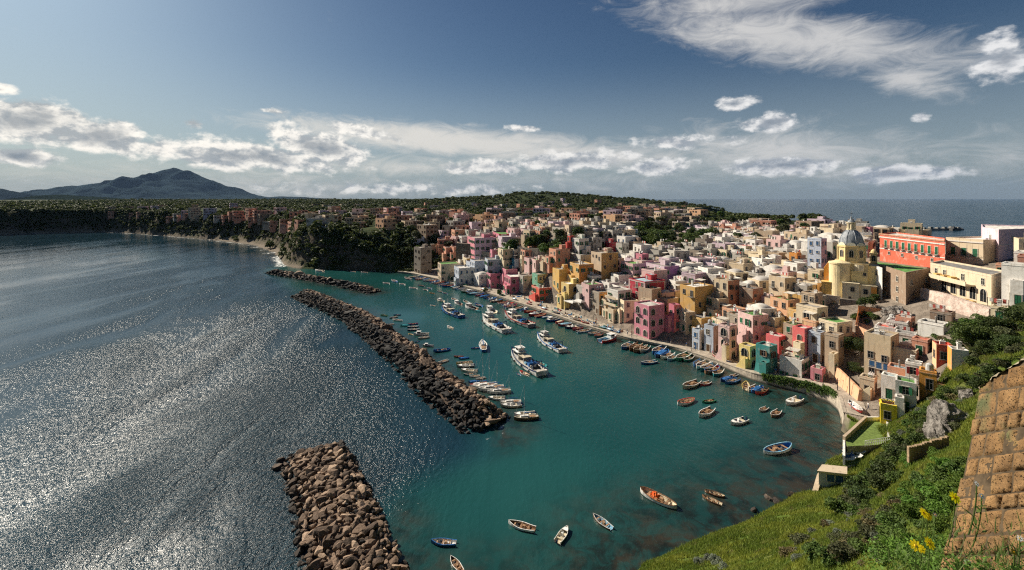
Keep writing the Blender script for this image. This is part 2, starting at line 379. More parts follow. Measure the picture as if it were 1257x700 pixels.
# ------------------------------------------------------------------ water
CALM = [G(330,331)[:2], G(372,362)[:2], G(470,410)[:2], G(540,470)[:2], G(612,527)[:2], (-3,88), (-16,78), (-22,62), (-24,50), (-8,34), (90,40), (140,200), (0,330), (-80,330), (-175,345)]
sx = grid_axis([(-26000,-4000,2000),(-4000,-800,200),(-800,-200,20),(-200,120,3),(120,700,20),(700,4000,200),(4000,26000,2000)])
sy = grid_axis([(-2000,-100,100),(-100,20,6),(20,160,2.2),(160,420,4),(420,1200,16),(1200,4000,150),(4000,26000,2000)])
SX, SY = np.meshgrid(sx, sy); SP = np.stack([SX.ravel(), SY.ravel()], 1)
ids = np.arange(len(SP)).reshape(SX.shape)
SQ = np.stack([ids[:-1,:-1], ids[:-1,1:], ids[1:,1:], ids[1:,:-1]], -1).reshape(-1, 4)
dcoast = seg_dist(SP, coast)
calm_d = seg_dist(SP, CALM)*np.where(inside(SP, CALM), 1, -1)
calm = sstep(calm_d, -9, 4)
open_side = 1-calm
NB_AX = [G(386,556)[:2], G(408,610)[:2], G(438,697)[:2], G(468,790)[:2]]           # axis of the near breakwater
MB_AX = [G(372,363)[:2], G(440,392)[:2], G(500,440)[:2], G(550,487)[:2], G(598,523)[:2]]
FB_AX = [G(333,335)[:2], G(370,341)[:2], G(420,350)[:2], G(457,359)[:2]]
drock = np.minimum(np.minimum(seg_dist(SP, NB_AX, False)-6, seg_dist(SP, MB_AX, False)-6), seg_dist(SP, FB_AX, False)-4)
shallow = np.maximum(sstep(-dcoast, -24, -1)*(SP[:, 1] < 145)*(SP[:, 0] > -60), .45*sstep(-dcoast, -14, 0)*(SP[:, 1] < 400)*(SP[:, 0] > -100))
shallow = np.maximum(shallow, .8*sstep(-drock, -9, -1)*(calm_d > 0))
shallow = np.maximum(shallow, .75*sstep(-SP[:, 1], -72, -58)*(calm_d > 0))
foamv = np.where(SP[:, 1] > 330, sstep(-dcoast, -16, -1)*(SP[:, 0] < -165), 0)*.9
foamv = np.maximum(foamv, np.where((SP[:, 0] > 480) & (SP[:, 1] > 700), sstep(-dcoast, -70, -5)*.6, 0))
foamv = np.maximum(foamv, .55*sstep(-drock, -2.6, 0)*(calm_d < 3))
sm, t, b, out = new_mat('sea_water')
co = t.n('ShaderNodeNewGeometry'); pos = co.outputs['Position']
ca = t.n('ShaderNodeAttribute', attribute_name='calm').outputs['Fac']; sh = t.n('ShaderNodeAttribute', attribute_name='shallow').outputs['Fac']; fo = t.n('ShaderNodeAttribute', attribute_name='foam').outputs['Fac']
big = t.noise(pos, .012, 4, .6, .5); mid = t.noise(pos, .16, 5, .65, .3)
deepc = t.mix(t.mr(big, .35, .65), (.005,.024,.038,1), (.009,.034,.050,1))
harb = t.mix(t.mr(t.noise(pos, .02, 3, .5), .35, .65), (.008,.052,.050,1), (.013,.070,.066,1))
k = t.mix(ca, deepc, harb)
bedn = t.noise(pos, .28, 6, .65, .8)
k = t.mix(t.math('MULTIPLY', sh, t.mr(bedn, .38, .60, .45, 1.0), clamp=True), k, t.mix(t.mr(mid, .40, .62), (.010,.014,.011,1), (.034,.029,.019,1)))
fn = t.mr(t.math('ADD', t.noise(pos, .35, 8, .72, .6), t.math('MULTIPLY', fo, .42)), .80, .93)
fn = t.math('MULTIPLY', fn, t.math('GREATER_THAN', fo, .01))
k = t.mix(fn, k, (.62,.64,.62,1))
t.link(k, b.inputs['Base Color']); b.inputs['IOR'].default_value = 1.33; b.inputs['Specular IOR Level'].default_value = .5
t.link(t.math('MAXIMUM', t.mr(fn, 0, 1, 0, .7, False), t.math('ADD', .06, t.math('MULTIPLY', t.n('ShaderNodeAttribute', attribute_name='wind').outputs['Fac'], t.math('MULTIPLY', t.math('SUBTRACT', 1.0, ca), .16)))), b.inputs['Roughness'])
wv = t.mapping(pos, rot=(0, 0, R(40)), sc=(1.0, .55, 1.0))
h1 = t.noise(wv, 1.3, 2, .5, .3); h2 = t.noise(wv, 6.5, 2, .6, .4); h3 = t.noise(t.mapping(pos, rot=(0,0,R(25)), sc=(1,.4,1)), .09, 3, .55)
gust = t.mr(t.noise(t.mapping(pos, rot=(0,0,R(30)), sc=(1,.35,1)), .035, 4, .6, .6), .35, .65, .35, 1.35)
hh = t.math('ADD', t.math('MULTIPLY', h1, .42), t.math('ADD', t.math('MULTIPLY', h2, .15), t.math('MULTIPLY', h3, .55)))
wa = t.n('ShaderNodeAttribute', attribute_name='wind').outputs['Fac']
amp = t.math('MULTIPLY', t.mr(ca, 0, 1, t.math('MULTIPLY', wa, 1.5), .17, False) if False else t.math('ADD', t.math('MULTIPLY', t.math('SUBTRACT', 1.0, ca), t.math('MULTIPLY', wa, 1.15)), t.math('MULTIPLY', ca, .17)), gust)
bp = t.n('ShaderNodeBump', inp={'Height': t.math('MULTIPLY', hh, amp), 'Distance': 1.35, 'Strength': 1.0}); t.link(bp.outputs[0], b.inputs['Normal'])
me = np_mesh('sea', np.column_stack([SP, np.zeros(len(SP))]), SQ, [sm], smooth=True)
windv = np.full(len(SP), .16)
for (wx, wy), ra, rb_, am in [(G(250,345)[:2],70,110,.30),(G(285,420)[:2],50,70,.95),(G(270,540)[:2],30,34,1.15),(G(320,640)[:2],20,20,.9),(G(230,680)[:2],22,16,.6)]:
    windv += am*np.exp(-((SP[:, 0]-wx)/ra)**2-((SP[:, 1]-wy)/rb_)**2)
windv = np.minimum(windv, 1.35)*(1-.6*sstep(-SP[:, 0]/np.maximum(SP[:, 1], 30), .68, 1.05))
windv = np.where(SP[:, 0] > 260, .95, windv)
vattr(me, 'wind', windv); vattr(me, 'calm', calm); vattr(me, 'shallow', np.clip(shallow, 0, 1)); vattr(me, 'foam', np.clip(foamv, 0, 1))
tag(link_mesh('sea', me), kind='structure')

# ------------------------------------------------------------------ distant island and capes
def massif(name, prof, Y0, depth, c, seed, kind='structure'):
    """prof: skyline pixels; a ridge with spurs and its own depth"""
    xs = np.array([GY(p[0], p[1], Y0)[0] for p in prof]); zs = np.array([GY(p[0], p[1], Y0)[2] for p in prof])
    n, m = 240, 60; u = np.linspace(xs[0], xs[-1], n); v = np.linspace(-1, 1, m)
    U, V = np.meshgrid(u, v); top = np.interp(U, xs, zs)
    fall = np.clip(1-np.abs(V), 0, 1)**.9
    nz_ = vnoise(U, V*depth, depth*.16, seed)*.34+vnoise(U, V*depth, depth*.07, seed+1)*.26+vnoise(U, V*depth, depth*.03, seed+2)*.14
    Z = top*fall*(1+nz_*(1-fall)*2.0)+top*nz_*.10-4
    Pm = np.stack([U.ravel(), (Y0+V*depth).ravel(), np.maximum(Z, -3).ravel()], 1)
    i_ = np.arange(n*m).reshape(m, n); q = np.stack([i_[:-1,:-1], i_[:-1,1:], i_[1:,1:], i_[1:,:-1]], -1).reshape(-1, 4)
    mt, t, b, out = new_mat(name)
    p_ = t.n('ShaderNodeNewGeometry').outputs['Position']; a_ = t.noise(p_, .0022, 7, .65, .3)
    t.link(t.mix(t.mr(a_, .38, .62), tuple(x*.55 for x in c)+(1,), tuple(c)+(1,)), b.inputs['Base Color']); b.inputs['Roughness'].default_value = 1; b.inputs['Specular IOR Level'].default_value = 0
    return tag(link_mesh(name, np_mesh(name, Pm, q, [mt], smooth=True)), kind=kind)
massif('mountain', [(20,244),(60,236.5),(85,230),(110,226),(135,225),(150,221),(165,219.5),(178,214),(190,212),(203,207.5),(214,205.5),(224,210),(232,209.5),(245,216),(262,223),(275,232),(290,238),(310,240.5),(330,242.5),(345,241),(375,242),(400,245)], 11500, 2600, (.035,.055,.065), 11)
massif('mountain_cape', [(-60,246),(-30,226),(-5,231),(12,236),(24,242),(30,246)], 8200, 900, (.020,.030,.032), 31)
massif('low_hill', [(20,246),(45,239.5),(75,238.5),(110,240.5),(150,243.5),(175,246)], 4800, 500, (.02,.03,.018), 51)
# pier far out on the right, with a low squat tower
pr = empty('harbour_pier', G(1110, 283.6, 0))
a = Vector(G(1040, 284.6, 0)); c_ = Vector(G(1180, 282.3, 0)); o_ = pr.location
pm = MB(); pm.cyl(a-o_+Vector((0,0,-1)), c_-o_+Vector((0,0,-1)), 4.5, 4.5, 8); pm.build('pier_deck', flat('pier_stone', (.20,.19,.17)), pr)
for k in range(16):
    q_ = a.lerp(c_, (k+.5)/16)-o_; m_ = MB(); m_.box(q_.x-2.2, q_.x+2.2, q_.y-2.5, q_.y+2.5, 2.6, 4.6+(k*7 % 3)*.5, taper=.4)
    m_.build('block', flat('pier_stone', (.20,.19,.17)), pr)
tag(pr, 'long low stone pier lying across the open sea beyond the lilac building', 'pier')
tw_ = empty('pier_fort', G(1171, 283.0, 0)); m_ = MB(); m_.box(-7, 7, -5, 5, -1, 3.2, taper=1); m_.box(-3, 3, -3, 3, 3.2, 5.2, taper=.5); m_.box(-.6, .6, -.6, .6, 5.2, 7.2, taper=.2)
m_.build('wall', flat('fort_dark', (.035,.035,.035)), tw_); tag(tw_, 'small dark stepped fort standing on the sea pier', 'fort')

# ------------------------------------------------------------------ air
hb = MB(); hb.box(-27000, 27000, -2100, 27000, -7.2, 900); hv_, t, b, out = new_mat('haze_air')
t.nt.nodes.clear(); out = t.n('ShaderNodeOutputMaterial'); pv = t.n('ShaderNodeVolumePrincipled', inp={'Color': (.24,.38,.62,1), 'Density': HAZE if 'HAZE' in globals() else 1.5e-5, 'Anisotropy': 0.0})
t.link(pv.outputs[0], out.inputs['Volume'])
tag(hb.build('haze', hv_), kind='stuff')

# ------------------------------------------------------------------ quay
stone, t, b, out = new_mat('quay_stone')
co = t.n('ShaderNodeNewGeometry').outputs['Position']; n_ = t.noise(co, .7, 6, .65); bk = t.n('ShaderNodeTexBrick', inp={'Vector': t.mapping(co, rot=(0,0,R(35))), 'Scale': .9, 'Mortar Size': .02, 'Color1': (.36,.31,.25,1), 'Color2': (.29,.25,.20,1), 'Mortar': (.16,.14,.11,1)})
k = t.mix(t.mr(n_, .38, .66), bk.outputs[0], (.44,.38,.30,1)); k = t.mix(t.mr(t.noise(co, .23, 4, .6), .56, .70), k, (.19,.165,.135,1))
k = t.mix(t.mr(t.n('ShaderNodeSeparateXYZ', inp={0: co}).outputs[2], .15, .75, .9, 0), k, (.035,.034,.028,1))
t.link(k, b.inputs['Base Color']); b.inputs['Roughness'].default_value = .9; bp = t.n('ShaderNodeBump', inp={'Height': n_, 'Distance': .12}); t.link(bp.outputs[0], b.inputs['Normal'])
QE = []
for i in range(len(QUAY)-1):
    m_ = 14
    for k_ in range(m_): u = k_/m_; QE.append((QUAY[i][0]*(1-u)+QUAY[i+1][0]*u, QUAY[i][1]*(1-u)+QUAY[i+1][1]*u, QZ[i]*(1-u)+QZ[i+1]*u, QW[i]*(1-u)+QW[i+1]*u))
QE.append((*QUAY[-1], QZ[-1], QW[-1])); QE = np.array(QE)
for it in range(6): QE[1:-1] = (QE[:-2]+2*QE[1:-1]+QE[2:])/4
tn = np.gradient(QE[:, :2], axis=0); tn /= np.hypot(*tn.T)[:, None]; QN = np.stack([tn[:, 1], -tn[:, 0]], 1)
if (QN[30]@np.array([1., .6])) < 0: QN = -QN            # landward
V = []
for i, (x, y, z, w_) in enumerate(QE):
    for o_, zz in ((-.25, -4), (-.0, z-.18), (-.10, z-.18), (-.10, z+.02), (.55, z+.02), (.57, z-.03), (w_+1.2, z+.0), (w_+1.2, -3)): V.append((x+QN[i, 0]*o_, y+QN[i, 1]*o_, zz))
n = len(QE); Fq = [(8*i+j, 8*i+j+1, 8*i+j+9, 8*i+j+8) for i in range(n-1) for j in range(7)]
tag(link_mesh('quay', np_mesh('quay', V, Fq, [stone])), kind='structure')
# low stone jetty sticking out along the quay where it widens
# ------------------------------------------------------------------ breakwaters
def rock_variants(n=9, seed=5):
    r = np.random.default_rng(seed); out = []
    import bmesh
    for k in range(n):
        bm = bmesh.new(); bmesh.ops.create_icosphere(bm, subdivisions=2, radius=1)
        planes = [Vector(r.normal(size=3)).normalized() for _ in range(11)]; hs = r.uniform(.42, .80, 11)
        for v in bm.verts:
            for p_, h_ in zip(planes, hs):
                d_ = v.co.dot(p_)
                if d_ > h_: v.co -= p_*(d_-h_)
            v.co *= 1+r.uniform(-.035, .035)
        V = np.array([tuple(v.co) for v in bm.verts]); Fc = np.array([[v.index for v in f.verts] for f in bm.faces]); bm.free()
        V *= np.array([1.0, r.uniform(.62, .9), r.uniform(.48, .72)])
        out.append((V, Fc))
    return out
RV = rock_variants()
rm, t, b, out = new_mat('boulder_stone')
co = t.n('ShaderNodeNewGeometry'); pos = co.outputs['Position']; isl = co.outputs['Random Per Island']; oi = t.n('ShaderNodeObjectInfo').outputs['Random']
rnd = t.math('FRACT', t.math('ADD', isl, t.math('MULTIPLY', oi, 7.3)))
n_ = t.noise(pos, 1.6, 6, .65)
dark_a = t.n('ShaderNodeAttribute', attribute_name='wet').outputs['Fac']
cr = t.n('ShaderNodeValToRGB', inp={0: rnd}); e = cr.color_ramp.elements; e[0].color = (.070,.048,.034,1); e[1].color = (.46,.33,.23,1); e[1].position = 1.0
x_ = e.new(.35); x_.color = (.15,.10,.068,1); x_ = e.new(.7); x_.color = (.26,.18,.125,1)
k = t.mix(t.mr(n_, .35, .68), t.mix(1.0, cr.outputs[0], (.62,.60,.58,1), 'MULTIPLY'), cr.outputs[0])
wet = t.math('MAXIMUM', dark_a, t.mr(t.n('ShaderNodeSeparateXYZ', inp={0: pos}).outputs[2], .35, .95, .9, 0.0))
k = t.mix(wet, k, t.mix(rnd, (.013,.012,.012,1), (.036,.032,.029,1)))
t.link(k, b.inputs['Base Color']); b.inputs['Roughness'].default_value = .85
bp = t.n('ShaderNodeBump', inp={'Height': t.noise(pos, 3.5, 5, .65), 'Distance': .16, 'Strength': .8}); t.link(bp.outputs[0], b.inputs['Normal'])
def axis_frame(ax):
    pts = [Vector((p[0], p[1])) for p in ax]; L = [0]
    for a, b_ in zip(pts, pts[1:]): L.append(L[-1]+(b_-a).length)
    def f(s):
        for i in range(len(pts)-1):
            if s <= L[i+1] or i == len(pts)-2:
                u = (s-L[i])/(L[i+1]-L[i]); p = pts[i].lerp(pts[i+1], u); d = (pts[i+1]-pts[i]).normalized(); return p, Vector((-d.y, d.x))
    return f, L[-1]
def mound(name, ax, hw, top, seed):
    f, L = axis_frame(ax); n = int(L/3)+2; V = []; 
    for i in range(n):
        s = L*i/(n-1); p, nn = f(s); e_ = min(1, s/6+.15, (L-s)/6+.15)
        for q, z in ((-hw, -2.5), (-hw*.5, top*.72*e_), (0, top*e_*.9), (hw*.5, top*.72*e_), (hw, -2.5)): c = p+nn*q; V.append((c.x, c.y, z))
    Fc = [(5*i+j, 5*i+j+1, 5*i+j+6, 5*i+j+5) for i in range(n-1) for j in range(4)]
    return tag(link_mesh(name, np_mesh(name, V, Fc, [rm], smooth=False)), kind='structure')
def scatter_rocks(ax, hw, top, size, gap, seed, darkside):
    f, L = axis_frame(ax); r = np.random.default_rng(seed); items = []
    s = -size
    while s < L+size*.8:
        q = -hw-size*.2
        while q < hw+size*.3:
            ss, qq = s+r.uniform(-.4, .4)*gap, q+r.uniform(-.4, .4)*gap
            p, nn = f(min(max(ss, 0), L)); over = (max(0, -ss)+max(0, ss-L)); dvec = Vector((nn.y, -nn.x))*(1 if ss > L else -1)*over
            e_ = min(1, (ss+size)/6+.1, (L+size-ss)/6+.1)
            z = top*max(0, 1-(abs(qq)/(hw*1.05))**2.2)*e_-.15+r.uniform(-.3, .35)*size*.5
            c = p+nn*qq+dvec
            sc = size*r.lognormal(0, .36)*.62
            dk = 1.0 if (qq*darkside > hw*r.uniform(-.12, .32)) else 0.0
            items.append((c.x, c.y, z, sc, r.uniform(0, 6.28), r.uniform(-.5, .5), r.uniform(-.4, .4), int(r.integers(len(RV))), dk))
            q += gap
        s += gap
    return items
def merge_rocks(name, items, kind='stuff'):
    Vs, Fs, Wt = [], [], []; o = 0
    for x, y, z, sc, rz, rx, ry, k, dk in items:
        V, Fc = RV[k]; M = np.array(Matrix.Rotation(rz, 3, 'Z') @ Matrix.Rotation(rx, 3, 'X') @ Matrix.Rotation(ry, 3, 'Y'))
        Vs.append((V*sc)@M.T+np.array([x, y, z])); Fs.append(Fc+o); Wt.append(np.full(len(V), dk)); o += len(V)
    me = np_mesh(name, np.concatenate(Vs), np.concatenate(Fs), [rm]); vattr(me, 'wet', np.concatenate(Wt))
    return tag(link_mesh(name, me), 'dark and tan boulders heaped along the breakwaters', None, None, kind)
mound('breakwater_near', NB_AX, 6.1, 2.4, 1); mound('breakwater_middle', MB_AX, 5.9, 3.0, 2); mound('breakwater_far', FB_AX, 3.6, 1.8, 3)
near = scatter_rocks(NB_AX, 5.8, 2.7, 1.15, .88, 21, 1.6)
midr = scatter_rocks(MB_AX, 5.6, 3.5, 1.3, .98, 22, -1)
farr = scatter_rocks(FB_AX, 3.4, 2.2, 1.9, 1.5, 23, -1)
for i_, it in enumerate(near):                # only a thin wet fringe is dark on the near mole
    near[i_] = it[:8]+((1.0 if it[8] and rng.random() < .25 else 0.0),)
vis = [it for it in near if it[1] > 57 and it[2] > .2]
vis.sort(key=lambda it: -it[3]/it[1])
mesh_rocks = []
for k, (V, Fc) in enumerate(RV):
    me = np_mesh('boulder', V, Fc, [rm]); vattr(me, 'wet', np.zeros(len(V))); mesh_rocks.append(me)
SOLO = set(id(v) for v in vis[:296])
for it in near:
    if id(it) in SOLO:
        o = link_mesh('boulder', mesh_rocks[it[7]], None, it[:3]); o.scale = (it[3],)*3
        o.rotation_euler = Matrix.Rotation(it[4], 3, 'Z').__matmul__(Matrix.Rotation(it[5], 3, 'X')).__matmul__(Matrix.Rotation(it[6], 3, 'Y')).to_euler()
        tag(o, 'rough brown grey boulder heaped on the nearest breakwater', 'boulder', 'boulders of the nearest breakwater')
merge_rocks('breakwater_rubble', [it for it in near if id(it) not in SOLO]+midr+farr)
for px, py, s in [(926,627,1.0),(946,614,1.3),(954,617,1.0),(972,609,1.2),(977,611,.8)]:
    x, y, z = G(px, py, 0); k = int(rng.integers(9)); o = link_mesh('shore_rock', mesh_rocks[k], None, (x, y, .15)); o.scale = (s*1.0, s*.8, s*.7); o.rotation_euler = (0, 0, rng.uniform(0, 3))
    tag(o, {926:'lone grey rock in the shallows, farthest left below the grassy slope',946:'larger of two touching rocks in the shallows left of the concrete landing',954:'smaller of two touching rocks in the shallows left of the concrete landing',
            972:'low wide rock at the waterline just left of the concrete landing',977:'small rock touching the slope foot beside the concrete landing'}[px], 'rock')
# ------------------------------------------------------------------ building kit
C = dict(crimson=(.42,.04,.06), red=(.52,.085,.06), coral=(.70,.15,.15), pink=(.62,.24,.29), rose=(.52,.16,.22), palepink=(.62,.42,.40), lilac=(.38,.29,.41), violet=(.42,.20,.40), cream=(.64,.53,.37),
         ochre=(.58,.36,.12), yellow=(.66,.50,.20), brightyellow=(.78,.58,.04), white=(.70,.67,.62), grey=(.40,.375,.335), peach=(.68,.40,.23), bluegrey=(.42,.47,.55), blue=(.06,.22,.36), orange=(.64,.27,.06),
         teal=(.045,.22,.21), green=(.12,.30,.20), tan=(.50,.39,.27), brown=(.27,.19,.135), salmon=(.56,.27,.18), terracotta=(.42,.19,.12), stone=(.29,.245,.195), palelilac=(.55,.43,.49), umber=(.15,.115,.09))
CN = dict(crimson='dark crimson', red='red', coral='coral red', pink='pink', rose='dusky rose', palepink='pale pink', lilac='lilac', violet='violet', cream='cream', ochre='ochre', yellow='pale yellow',
          brightyellow='bright yellow', white='white', grey='grey', peach='peach', bluegrey='blue grey', blue='blue', orange='orange', teal='teal', green='green', tan='tan', brown='brown', salmon='salmon', terracotta='terracotta', stone='bare stone', palelilac='pale lilac', umber='dark umber')
RC = dict(flat=(.30,.27,.235), green=(.10,.24,.06), pale=(.58,.55,.50), dome=(.50,.47,.43), red=(.50,.11,.08), grey=(.19,.18,.17), terra=(.42,.20,.13), blue=(.28,.38,.42), tan=(.40,.32,.23))
RN = dict(flat='a plain flat roof', green='a green roof terrace', pale='a pale flat roof', dome='a low domed roof', red='a red roof terrace', grey='a dark flat roof', terra='a terracotta roof', blue='a blue grey roof', tan='a tan flat roof')
GLASS = flat('window_glass', (.014,.017,.020), .18, 0, .3, 1.0)
def shut_mat(c): return flat('shutter_'+c, dict(green=(.02,.115,.055), blue=(.03,.09,.20), brown=(.10,.055,.03), red=(.36,.03,.03), grey=(.20,.20,.19), white=(.6,.6,.58))[c], .55)
FRAME = flat('frame_pale', (.50,.46,.39), .7); FRAME_D = flat('frame_grey', (.22,.20,.18), .8); IRON = flat('iron', (.03,.03,.03), .5)
WM = {}
def win_mesh(kind, sh, w=.95, h=1.5, fr='p'):
    key = (kind, sh, w, h, fr)
    if key in WM: return WM[key]
    m = MB(); f = .13; hw = w/2; hh = h/2
    if kind == 'far':
        m.box(-hw, hw, -.06, .10, -hh, hh, 1); m.box(-hw-.1, hw+.1, -.12, .1, -hh-.14, -hh, 0)
        if sh: m.box(-hw-.45, -hw, -.1, .1, -hh, hh, 2); m.box(hw, hw+.45, -.1, .1, -hh, hh, 2)
    elif kind in ('arch', 'archdoor'):
        n = 8; pts = [(-hw, -hh)]+[(-hw*math.cos(math.pi*i/n), hh-hw+hw*math.sin(math.pi*i/n)) for i in range(n+1)]+[(hw, -hh)]
        o = [(p[0]*(1+2*f/w), p[1]+(f if p[1] > -hh+.01 else 0)) for p in pts]
        k = len(pts); V = [(x, -.13, z) for x, z in o]+[(x, -.13, z) for x, z in pts]+[(x, .1, z) for x, z in o]+[(x, -.02, z) for x, z in pts]
        Fs = []
        for i in range(k-1):
            Fs += [(i, i+1, k+i+1, k+i), (2*k+i, 2*k+i+1, i+1, i), (k+i, k+i+1, 3*k+i+1, 3*k+i)]
        m.add(V, [q[::-1] for q in Fs], 0); m.add([(x, -.02, z) for x, z in pts], [tuple(range(k))], 1)
        if kind == 'arch': m.box(-.035, .035, -.07, -.01, -hh, hh-.1, 0)
    else:
        m.box(-hw-f, -hw, -.11, .1, -hh, hh, 0); m.box(hw, hw+f, -.11, .1, -hh, hh, 0); m.box(-hw-f, hw+f, -.14, .1, hh, hh+f, 0)
        m.box(-hw-f-.05, hw+f+.05, -.24, .1, -hh-.12, -hh, 0); m.box(-hw, hw, -.02, .1, -hh, hh, 1); m.box(-.04, .04, -.07, -.02, -hh, hh, 0); 
        if h > 1.2: m.box(-hw, hw, -.065, -.02, hh*.25-.03, hh*.25+.03, 0)
        if sh and kind == 'shut':
            for s in (-1, 1):
                m.at(s*(hw+.02), -.12, 0, s*R(-14)); m.box(0 if s > 0 else -.52, .52 if s > 0 else 0, -.03, .03, -hh+.02, hh-.02, 2)
                m.at()
        elif sh and kind == 'closed':
            m.box(-hw+.02, -.02, -.10, -.03, -hh+.03, hh-.03, 2); m.box(.02, hw-.02, -.10, -.03, -hh+.03, hh-.03, 2)
    me = m.mesh('window', [FRAME if fr == 'p' else FRAME_D, GLASS, shut_mat(sh) if sh else GLASS]); WM[key] = me; return me
def door_mesh(c, w=1.15, h=2.2):
    key = ('door', c, w, h)
    if key in WM: return WM[key]
    m = MB(); hw = w/2; m.box(-hw-.14, -hw, -.12, .1, 0, h, 0); m.box(hw, hw+.14, -.12, .1, 0, h, 0); m.box(-hw-.14, hw+.14, -.14, .1, h, h+.16, 0)
    m.box(-hw, hw, -.05, .1, 0, h, 1); m.box(-hw+.12, -.08, -.08, -.05, .2, h*.45, 1); m.box(.08, hw-.12, -.08, -.05, .2, h*.45, 1); m.box(-hw+.12, -.08, -.08, -.05, h*.52, h-.15, 1); m.box(.08, hw-.12, -.08, -.05, h*.52, h-.15, 1)
    m.box(-hw-.1, hw+.1, -.45, .1, -.16, 0, 0)
    me = m.mesh('door', [FRAME, shut_mat(c)]); WM[key] = me; return me
def balcony_mesh(w=2.2):
    key = ('balc', w)
    if key in WM: return WM[key]
    m = MB(); m.box(-w/2, w/2, -.85, 0, -.14, 0, 0)
    for x in np.arange(-w/2+.04, w/2, .2): m.cyl((x, -.82, 0), (x, -.82, .95), .018, n=4, mi=1)
    for s in (-1, 1):
        for y in (-.2, -.5): m.cyl((s*(w/2-.03), y, 0), (s*(w/2-.03), y, .95), .018, n=4, mi=1)
        m.cyl((s*(w/2-.03), -.82, .95), (s*(w/2-.03), 0, .95), .025, n=4, mi=1)
    m.cyl((-w/2, -.82, .95), (w/2, -.82, .95), .03, n=4, mi=1)
    me = m.mesh('balcony', [FRAME_D, IRON]); WM[key] = me; return me
def chim_mesh(k):
    key = ('chim', k)
    if key in WM: return WM[key]
    m = MB()
    if k % 3 == 0: m.box(-.3, .3, -.3, .3, 0, 1.2, 0); m.box(-.4, .4, -.4, .4, 1.2, 1.34, 0); m.box(-.24, .24, -.24, .24, 1.34, 1.6, 0); m.box(-.38, .38, -.38, .38, 1.6, 1.7, 0)
    elif k % 3 == 1: m.cyl((0,0,0), (0,0,1.5), .18, n=8, mi=0); m.cyl((0,0,1.5), (0,0,1.75), .3, .1, 8, 0)
    else: m.box(-.45, .45, -.25, .25, 0, .9, 0); m.box(-.55, .55, -.35, .35, .9, 1.0, 0); m.cyl((-.2,0,1.0), (-.2,0,1.35), .1, n=6, mi=0); m.cyl((.2,0,1.0), (.2,0,1.35), .1, n=6, mi=0)
    me = m.mesh('chimney', [FRAME_D if k % 2 else plaster(C['white'])]); WM[key] = me; return me
def clutter(kind):
    key = ('cl', kind)
    if key in WM: return WM[key]
    m = MB()
    if kind == 'water_tank': m.cyl((0,0,.35), (0,0,1.5), .6, .55, 12, 0); m.cyl((0,0,1.5), (0,0,1.72), .55, .2, 12, 0); [m.box(x-.06, x+.06, y-.06, y+.06, 0, .4, 0) for x in (-.35,.35) for y in (-.35,.35)]; mt = [flat('tank', (.42,.42,.40), .5)]
    elif kind == 'satellite_dish': m.cyl((0,0,0), (0,0,1.4), .04, n=5, mi=0); m.lathe([(.0,0),(.25,.05),(.45,.17)], 10, mi=0); m.T = Matrix.Translation((0,-.1,1.3)) @ Matrix.Rotation(R(60), 4, 'X'); m.lathe([(.0,0),(.25,.05),(.5,.18)], 10, mi=0); m.T = Matrix.Identity(4); mt = [flat('dish', (.5,.5,.5), .5)]
    elif kind == 'antenna': m.cyl((0,0,0), (0,0,2.8), .035, n=5); [m.cyl((-.5+.08*i, 0, 2.7-.2*i), (.5-.08*i, 0, 2.7-.2*i), .018, n=4) for i in range(4)]; mt = [IRON]
    elif kind == 'washing_line':
        for x in (-1.6, 1.6): m.cyl((x,0,0), (x,0,1.9), .03, n=5, mi=0)
        m.cyl((-1.6,0,1.85), (1.6,0,1.85), .012, n=4, mi=0)
        for i, x in enumerate((-1.3,-.6,.1,.75)): m.box(x, x+.5, -.02, .02, 1.05-.1*(i % 2), 1.84, 1+i % 2)
        mt = [IRON, flat('sheet_white', (.68,.66,.62), .9), flat('sheet_red', (.45,.10,.08), .9)]
    elif kind == 'planter':
        m.box(-.8, .8, -.2, .2, 0, .35, 0); r_ = np.random.default_rng(3)
        for i in range(60): x, y, z = r_.uniform(-.8, .8), r_.uniform(-.3, .3), r_.uniform(.35, 1.0); a = r_.normal(size=3)*.14; b_ = r_.normal(size=3)*.14; m.add([(x, y, z), (x+a[0], y+a[1], z+a[2]), (x+b_[0], y+b_[1], z+b_[2])], [(0, 1, 2)], 1)
        mt = [plaster(C['terracotta']), flat('leaf_terrace', (.05,.10,.02), .7)]
    elif kind == 'awning': m.add([(-1.5,-1.2,2.1),(1.5,-1.2,2.1),(1.5,1.2,2.3),(-1.5,1.2,2.3),(-1.5,-1.2,2.16),(1.5,-1.2,2.16),(1.5,1.2,2.36),(-1.5,1.2,2.36)], [(3,2,1,0),(4,5,6,7),(0,1,5,4),(1,2,6,5),(2,3,7,6),(3,0,4,7)], 0); [m.cyl((x,y,0),(x,y,2.15),.04,n=5,mi=1) for x in (-1.4,1.4) for y in (-1.1,1.1)]; mt = [flat('canvas', (.55,.50,.42), .9), IRON]
    me = m.mesh(kind, mt); WM[key] = me; return me
def rpts(cx, cy, w, d, yaw):
    c, s = math.cos(yaw), math.sin(yaw)
    return [(cx+x*c-y*s, cy+x*s+y*c) for x, y in ((-w/2,-d/2),(w/2,-d/2),(w/2,d/2),(-w/2,d/2))]
def inset(pts, t):
    n = len(pts); out = []
    for i in range(n):
        p0, p1, p2 = Vector(pts[i-1]), Vector(pts[i]), Vector(pts[(i+1) % n])
        n1 = Vector((-(p1-p0).y, (p1-p0).x)).normalized(); n2 = Vector((-(p2-p1).y, (p2-p1).x)).normalized()
        b_ = (n1+n2); b_ = b_/max(b_.dot(n1), .3); out.append((p1.x+b_.x*t, p1.y+b_.y*t))
    return out
REG = []      # every building, for the labels
